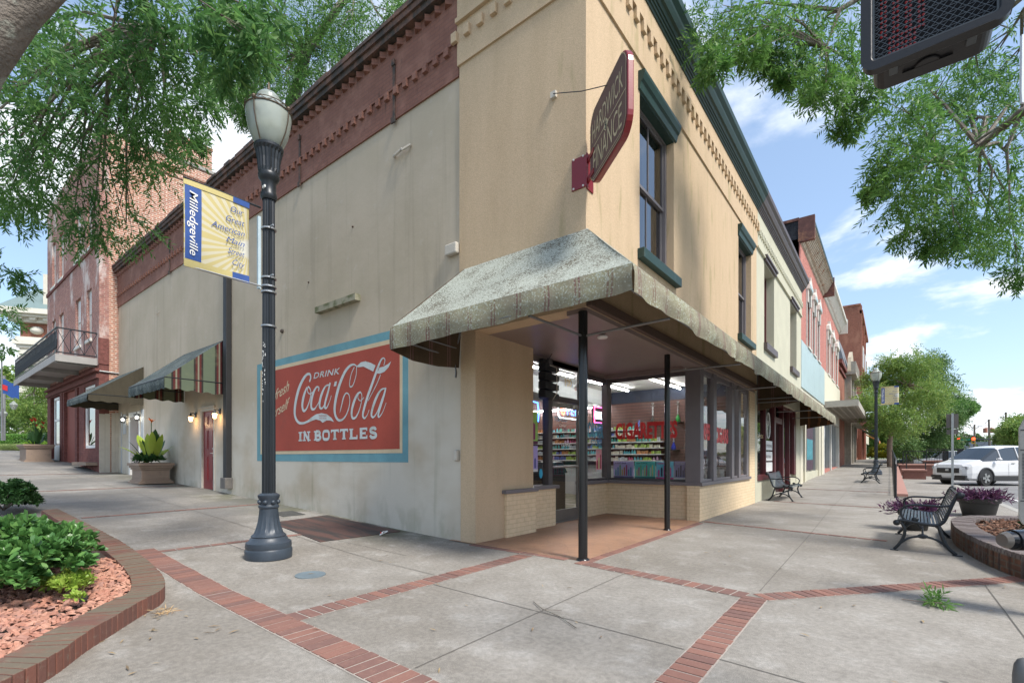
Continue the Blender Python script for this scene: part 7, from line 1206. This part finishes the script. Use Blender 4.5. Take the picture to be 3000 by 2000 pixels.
for i, (px0, px1, t_, pyb, pyt, pyr, lab, m) in enumerate(((2806, 2845, 100, 1345, 1330, 1320, 'small distant house with a grey pitched roof left of the SUV windscreen', B2C), (2910, 2948, 110, 1345, 1318, 1292, 'distant building with a tall grey gable behind the SUV', SLATE), (2845, 2900, 105, 1345, 1326, 1322, 'low dark blue and tan shop roof behind the SUV', mat('navy_sign', (.03, .03, .1), .7)))):
    T_ = thing('distant_house', lab, 'building', tuple(D(px0, pyb, t_))); a, c = D(px0, pyb, t_), D(px1, pyb, t_); zt = D(px0, pyt, t_).z; zr = D(px0, pyr, t_).z; F_ = Vector((FX, FY, 0)) * 8; MB().prism([(a.x, a.y, -.5), (c.x, c.y, -.5), (c.x, c.y, zt), (a.x, a.y, zt)], F_).build('wall', m, T_); mid = (a + c) / 2; MB().prism([(a.x, a.y, zt), (c.x, c.y, zt), (mid.x, mid.y, zr)], F_).build('roof', SLATE, T_)
# far ground cover to close the horizon
bushy('line of far trees closing the end of the street', 'distant_trees', tuple(D(2650, 1345, 160)), (26, 6, 9), 5200, LFAR, .9, .5, lumps=40, stem=False); bushy('far wooded rise at the right behind the utility poles', 'distant_trees', tuple(D(2860, 1347, 230)), (55, 8, 5), 4200, LFAR, 1.2, .7, lumps=44, stem=False)
# opposite side of the street (seen mirrored in the shop windows)
OP = thing('opposite_brick_shop', 'low brick shop with white roofline across the street, mirrored in the shop windows', 'building', (24, 12, 0)); box('wall', BRICKT, OP, 24, 34, -6, 20, -.2, 5.0); box('parapet', WHITE, OP, 23.9, 34, -6.1, 20.1, 5.0, 5.5); b = MB(); [b.box(23.9, 23.99, y, y + 2.4, .6, 3) for y in (-4, 0, 4, 8, 12, 16)]; b.build('shop_window', CGL, OP)
for k, (x, y) in enumerate(((17.5, 8), (18, 20), (17, -3))):
    T_ = thing('opposite_tree', ['small tree across the street mirrored in the corner panes', 'larger tree across the street mirrored in the pale green shop window', 'tree across the street nearest the camera side'][k], 'tree', (x, y, 0)); leafmesh('crown', twigs((x, y, 3.6), 2.0, 500, .8, 9, .22, .1, .4), LOAK, T_); MB().tube([(x, y, 0), (x, y, 3)], [.15, .1], 8).build('trunk', BARK, T_)
# =================== OVERHEAD TREES ===================
LW_, LL_ = .026, .105
clA = [(60, 230, 150, 6.5), (60, 400, 130, 6.5), (60, 520, 90, 6.8), (190, 150, 140, 6), (200, 320, 140, 6.8), (200, 450, 100, 7), (330, 80, 130, 5.5), (350, 230, 140, 6.2), (340, 390, 95, 7, .8), (300, 560, 100, 7.5, .8), (370, 655, 70, 8, .7), (215, 650, 65, 8, .7), (270, 690, 45, 8, .7), (470, 100, 110, 5.8), (480, 250, 110, 6.5), (470, 380, 80, 7), (445, 500, 70, 7.5, .7), (540, 440, 40, 8, .6), (575, 170, 85, 6), (590, 300, 48, 7), (40, 620, 45, 7.5, .7), (90, 550, 70, 7.5, .8), (20, 120, 90, 5), (480, 20, 70, 5.5), (110, 70, 90, 6), (560, 395, 30, 8), (400, 320, 110, 6.6), (130, 250, 120, 7.2), (270, 300, 120, 7.5), (120, 430, 120, 7.6), (30, 560, 80, 7), (400, 150, 110, 7), (0, 320, 130, 6),
       (640, 60, 75, 4.2, .9), (715, 90, 60, 4.0, .7), (670, 170, 45, 4.2, .5), (740, 30, 60, 4.3, .7), (650, 230, 25, 4.5, .3),
       (30, 800, 38, 8, .5), (75, 835, 22, 8, .3), (30, 925, 30, 9, .35), (8, 1020, 20, 9, .25), (10, 960, 26, 9, .3)]
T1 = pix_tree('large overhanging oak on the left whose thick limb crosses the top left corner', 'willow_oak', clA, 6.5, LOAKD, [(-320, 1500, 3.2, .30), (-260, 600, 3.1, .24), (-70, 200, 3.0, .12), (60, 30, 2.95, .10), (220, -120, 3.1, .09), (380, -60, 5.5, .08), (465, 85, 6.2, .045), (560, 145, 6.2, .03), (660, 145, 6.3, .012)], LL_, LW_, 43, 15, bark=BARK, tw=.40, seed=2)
clC = [(790, 120, 105), (830, 235, 75), (900, 60, 110), (950, 150, 75), (1030, 60, 85), (1110, 50, 70), (1190, 25, 55), (760, 250, 60), (760, 320, 45), (720, 260, 50), (860, 160, 80), (980, 30, 80), (800, 20, 90), (1240, 0, 50), (620, 60, 70), (690, 140, 60), (730, 330, 30), (640, 250, 45)]
pix_tree('tall tree rising behind the roof of the corner building', 'rear_tree', clC, 14, LOAK, [(700, 1335, 21, .35), (800, 500, 17, .25), (900, 150, 14.5, .14), (1050, -60, 14, .08)], .15, .032, 105, 13, tw=.7, dep=.8, seed=4)
clB = [(2110, 40, 72), (2085, 120, 44), (2150, 90, 70), (2230, 60, 80), (2090, 185, 34), (2310, 140, 60), (2300, 45, 70), (2410, 60, 75), (2400, 170, 65), (2330, 205, 32), (2420, 250, 50), (2455, 325, 42), (2490, 375, 26), (2490, 180, 60), (2530, 260, 40), (2250, 165, 30), (2200, 150, 30), (2290, 225, 18), (2380, 260, 24),
       (2640, 310, 60), (2720, 260, 80), (2820, 210, 100), (2930, 140, 100), (2640, 420, 62), (2740, 390, 90), (2860, 340, 110), (2960, 300, 90), (2600, 490, 46), (2690, 510, 90), (2820, 490, 110), (2950, 450, 100), (2640, 580, 55), (2740, 610, 80), (2850, 600, 90), (2960, 580, 85), (2680, 670, 42), (2800, 690, 45), (2960, 690, 60), (2985, 800, 34), (2890, 640, 60), (2730, 720, 26), (2880, 745, 22, 9, .4), (2560, 560, 22), (2990, 200, 90), (2780, 300, 80)]
pix_tree('large overhanging oak on the right with drooping leafy branches', 'willow_oak', clB, 7.6, LOAK, [(3470, 1430, 5.1, .30), (3480, 700, 5.2, .24), (3250, 250, 5.8, .16), (2990, 330, 7, .06), (2870, 430, 7.6, .04), (2760, 480, 7.8, .02), (2990, 330, 7, .02), (3100, -100, 6.5, .08), (2750, -150, 7.2, .06), (2460, 30, 7.6, .035), (2420, 140, 7.6, .015)], .11, .024, 52, 15, tw=.42, dep=.9, seed=6)
# =================== PEDESTRIAN SIGNAL ===================
PS = thing('pedestrian_signal', 'black pedestrian signal head with wire mesh and faint red hand, overhead at the top right', 'signal', (3.2, -2.75, 3.1)); x0, x1, y0, z0, z1 = 2.975, 3.425, -2.845, 2.93, 3.42
def rbox(b, xa, xb, za, zb, ya, yb, r_, n=6):
    pts = []
    for cx, cz, a0 in ((xb - r_, za + r_, -90), (xb - r_, zb - r_, 0), (xa + r_, zb - r_, 90), (xa + r_, za + r_, 180)):
        for i in range(n + 1): a = math.radians(a0 + 90 * i / n); pts.append((cx + r_ * math.cos(a), ya, cz + r_ * math.sin(a)))
    return b.prism(pts, (0, yb - ya, 0))
b = MB(); rbox(b, x0 + .035, x1 - .035, z0 + .02, z1 - .02, y0 + .045, y0 + .21, .05); b.build('housing', mat('signal_black', (.006, .006, .007), .42, var=.3, dirt=(.022, .018, .016), da=.6, db=.8), PS, bevel=.006)
def frame(b, i0, i1, ya, yb, r_=.05):
    o_ = []; 
    for ins in (i0, i1):
        p_ = []
        for cx, cz, a0 in ((x1 - r_, z0 + r_, -90), (x1 - r_, z1 - r_, 0), (x0 + r_, z1 - r_, 90), (x0 + r_, z0 + r_, 180)):
            for i in range(7): a = math.radians(a0 + 15 * i); p_.append((cx + (r_ - ins) * math.cos(a), cz + (r_ - ins) * math.sin(a)))
        o_.append(p_)
    n = len(o_[0]); vs = [(x, y, z) for y in (ya, yb) for p_ in o_ for x, z in p_]; fs = []
    for k in range(n):
        j = (k + 1) % n; fs += [(k, j, n + j, n + k), (2 * n + k, 2 * n + j, 3 * n + j, 3 * n + k), (k, j, 2 * n + j, 2 * n + k), (n + k, n + j, 3 * n + j, 3 * n + k)]
    b.add(vs, fs)
b = MB(); frame(b, 0, .035, y0, y0 + .05); b.build('door_frame', MATS['signal_black'], PS, bevel=.005, sm=True); b = MB(); frame(b, .034, .042, y0 + .008, y0 + .02); b.build('inner_rim', GREYSLAT, PS)
box('lens', mat('lens_black', (.003, .003, .004), .5, bump=0, spec=.15), PS, x0 + .03, x1 - .03, y0 + .034, y0 + .044, z0 + .03, z1 - .03)
b = MB(); xa, xb, za, zb = x0 + .036, x1 - .036, z0 + .036, z1 - .036
def clipseg(p, q):
    t0, t1 = 0, 1; dx, dz = q[0] - p[0], q[1] - p[1]
    for d, lo, hi, s in ((dx, xa, xb, p[0]), (dz, za, zb, p[1])):
        if abs(d) < 1e-9: continue
        a, c = sorted(((lo - s) / d, (hi - s) / d)); t0, t1 = max(t0, a), min(t1, c)
    return None if t0 >= t1 else ((p[0] + dx * t0, p[1] + dz * t0), (p[0] + dx * t1, p[1] + dz * t1))
for s_ in (-1, 1):
    for k in range(-24, 48):
        c_ = xa + k * .0265; sg = clipseg((c_, za - .001), (c_ + s_ * .6, za + .6))
        if sg: (u0, v0), (u1, v1) = sg; b.tube([(u0, y0 + .02, v0), (u1, y0 + .02, v1)], .0008, 4)
k = za
while k < zb: b.tube([(xa, y0 + .019, k), (xb, y0 + .019, k)], .0008, 4); k += .0265
b.build('wire_mesh', mat('mesh_grey', (.10, .12, .14), .5, bump=0), PS)
HD = emit('dim_red_led', (.12, .003, .003), .3); b = MB(); r = random.Random(1)
for i in range(11):
    for j in range(13):
        u, v = .045 + i * .0135, .06 + j * .02
        if (v < .14 and 1 < i < 9) or (v >= .14 and i % 3 != 2) or (i > 8 and .1 < v < .2): b.ball((x0 + u + .02, y0 + .032, z0 + v), .0052, 3, (1, .5, 1.2))
b.build('red_hand', HD, PS); b = MB()
for x in (x0 + .09, x1 - .12): b.box(x, x + .03, y0 + .05, y0 + .1, z0 + .005, z0 + .022).box(x + .004, x + .026, y0 + .1, y0 + .112, z0 + .012, z0 + .024)
b.split('latch', GREYSLAT, PS, bevel=.002); b = MB(); b.lathe([(.04, -.004), (.042, .0), (.03, .004)], (x0 + .215, y0 + .13, z0 + .016), 16).obox((x0 + .215, y0 + .13, z0 + .014), UX, UY, UZ, .16, .012, .006); b.build('moulded_mark', MATS['signal_black'], PS)
b = MB(); b.tube([(x1 - .05, y0 + .12, 3.2), (x1 + .45, y0 + .14, 3.22)], .03, 10).tube([(x1 + .45, y0 + .14, 0), (x1 + .45, y0 + .14, 3.9)], .06, 14); b.box(x1 - .045, x1 + .02, y0 + .04, y0 + .19, 3.05, 3.35); b.build('mounting_pole', GREYSLAT, PS, sm=True)
T_ = thing('small_sign', 'edge of a white rounded metal sign at the far right under the tree', 'sign', tuple(D(2995, 200, 2.2))); a = D(2996, 200, 2.2); R3 = Vector((RX, RY, 0)); b = MB(); a0 = D(2995, 300, 2.2); b.prism([tuple(a0), tuple(a0 + R3 * .3), tuple(a0 + R3 * .3 + UZ * .33), tuple(a0 + R3 * .0 + UZ * .31), tuple(a0 - R3 * .003 + UZ * .05)], Vector((FX, FY, 0)) * .01); b.build('plate', mat('pale_blue_white', (.62, .68, .74), .4), T_)
# =================== PRINTED CABINET, FLOODLIGHT, POST ===================
CBT = thing('printed_cabinet', 'pale grey cabinet covered with old newspaper print at the right edge', 'cabinet', (4.1, .2, .2)); a = D(2984, 1540, 3.9); V3 = Vector((FX + 1.043 * RX, FY + 1.043 * RY, 0)).normalized(); U3 = Vector((V3.y, -V3.x, 0)); zb, zt = a.z, D(2974, 1217, 3.9).z
b = MB(); pp = [(0, .06), (.02, .015), (.06, 0), (.55, 0), (.55, .88), (.07, .88), (.03, .86), (.0, .78)]; b.prism([tuple(Vector((a.x, a.y, 0)) + U3 * u + UZ * (zb + v * (zt - zb) / .88)) for u, v in pp], V3 * .35); b.build('shell', mat('printed_shell', (.36, .345, .31), .6, var=.3, vs=3, dirt=(.2, .19, .18)), CBT, bevel=.01)
b = MB(); o3 = Vector((a.x, a.y, 0)) - V3 * .004; r = random.Random(12)
for (u, v, h, w_, s_) in ((.10, .80, .035, .4, 'GAZETTE'), (.05, .62, .12, .03, 'I'), (.12, .68, .06, .4, 'UNION'), (.06, .18, .03, .44, 'NOTICE OF SALE'), (.08, .10, .02, .4, 'APRIL 1861')): text(s_, tuple(o3 + U3 * u + UZ * (zb + v)), U3, UZ, h, w_, mb=b, bold=.02)
for i in range(34):
    v = .58 - i * .0115
    if v < .22: break
    u = .02
    while u < .5: w_ = r.uniform(.01, .05); b.prism([tuple(o3 + U3 * q + UZ * (zb + z_)) for q, z_ in ((u, v), (u + w_, v), (u + w_, v + .005), (u, v + .005))], V3 * -.001); u += w_ + .008
b.box(0, 0, 0, 0, -50, -50) if False else None
for v in (.61, .2, .77): b.prism([tuple(o3 + U3 * q + UZ * (zb + z_)) for q, z_ in ((.01, v), (.54, v), (.54, v + .008), (.01, v + .008))], V3 * -.001)
b.build('printed_text', mat('print_ink', (.05, .05, .055), .7), CBT); c0 = Vector((a.x, a.y, 0)) + U3 * .28 + V3 * .18; MB().tube([tuple(c0 + UZ * .15), tuple(c0 + UZ * zb)], .06, 12).build('pedestal', GREYSLAT, CBT)
FLd = thing('ground_floodlight', 'black cylindrical garden spotlight with clear lens lying on the right planter', 'spotlight', tuple(D(2960, 1590, 4.6))); a = D(2948, 1581, 4.7); e = a + R3 * .42 + UZ * .04; MB().tube([tuple(a), tuple(a + R3 * .06), tuple(a + R3 * .061), tuple(a + R3 * .14), tuple(a + R3 * .141), tuple(e)], [.082, .086, .10, .10, .095, .095], 20).build('housing', mat('gloss_black', (.01, .012, .015), .2, bump=0), FLd, sm=True); MB().tube([tuple(a - R3 * .045), tuple(a)], [.06, .082], 20).build('lens', mat('clear_lens', (.13, .12, .11), .1, bump=0), FLd, sm=True); 
GPp = thing('steel_post', 'rounded top of a grey steel post at the bottom right edge', 'post', tuple(D(3005, 2000, 1.6))); a = D(3002, 1962, 1.6); MB().lathe([(.03, -.7), (.03, -.02), (.026, .015), (.018, .032), (.006, .04)], tuple(a), 14).build('post', mat('worn_grey_steel', (.16, .16, .155), .5, metal=.4, var=.4), GPp, sm=True)
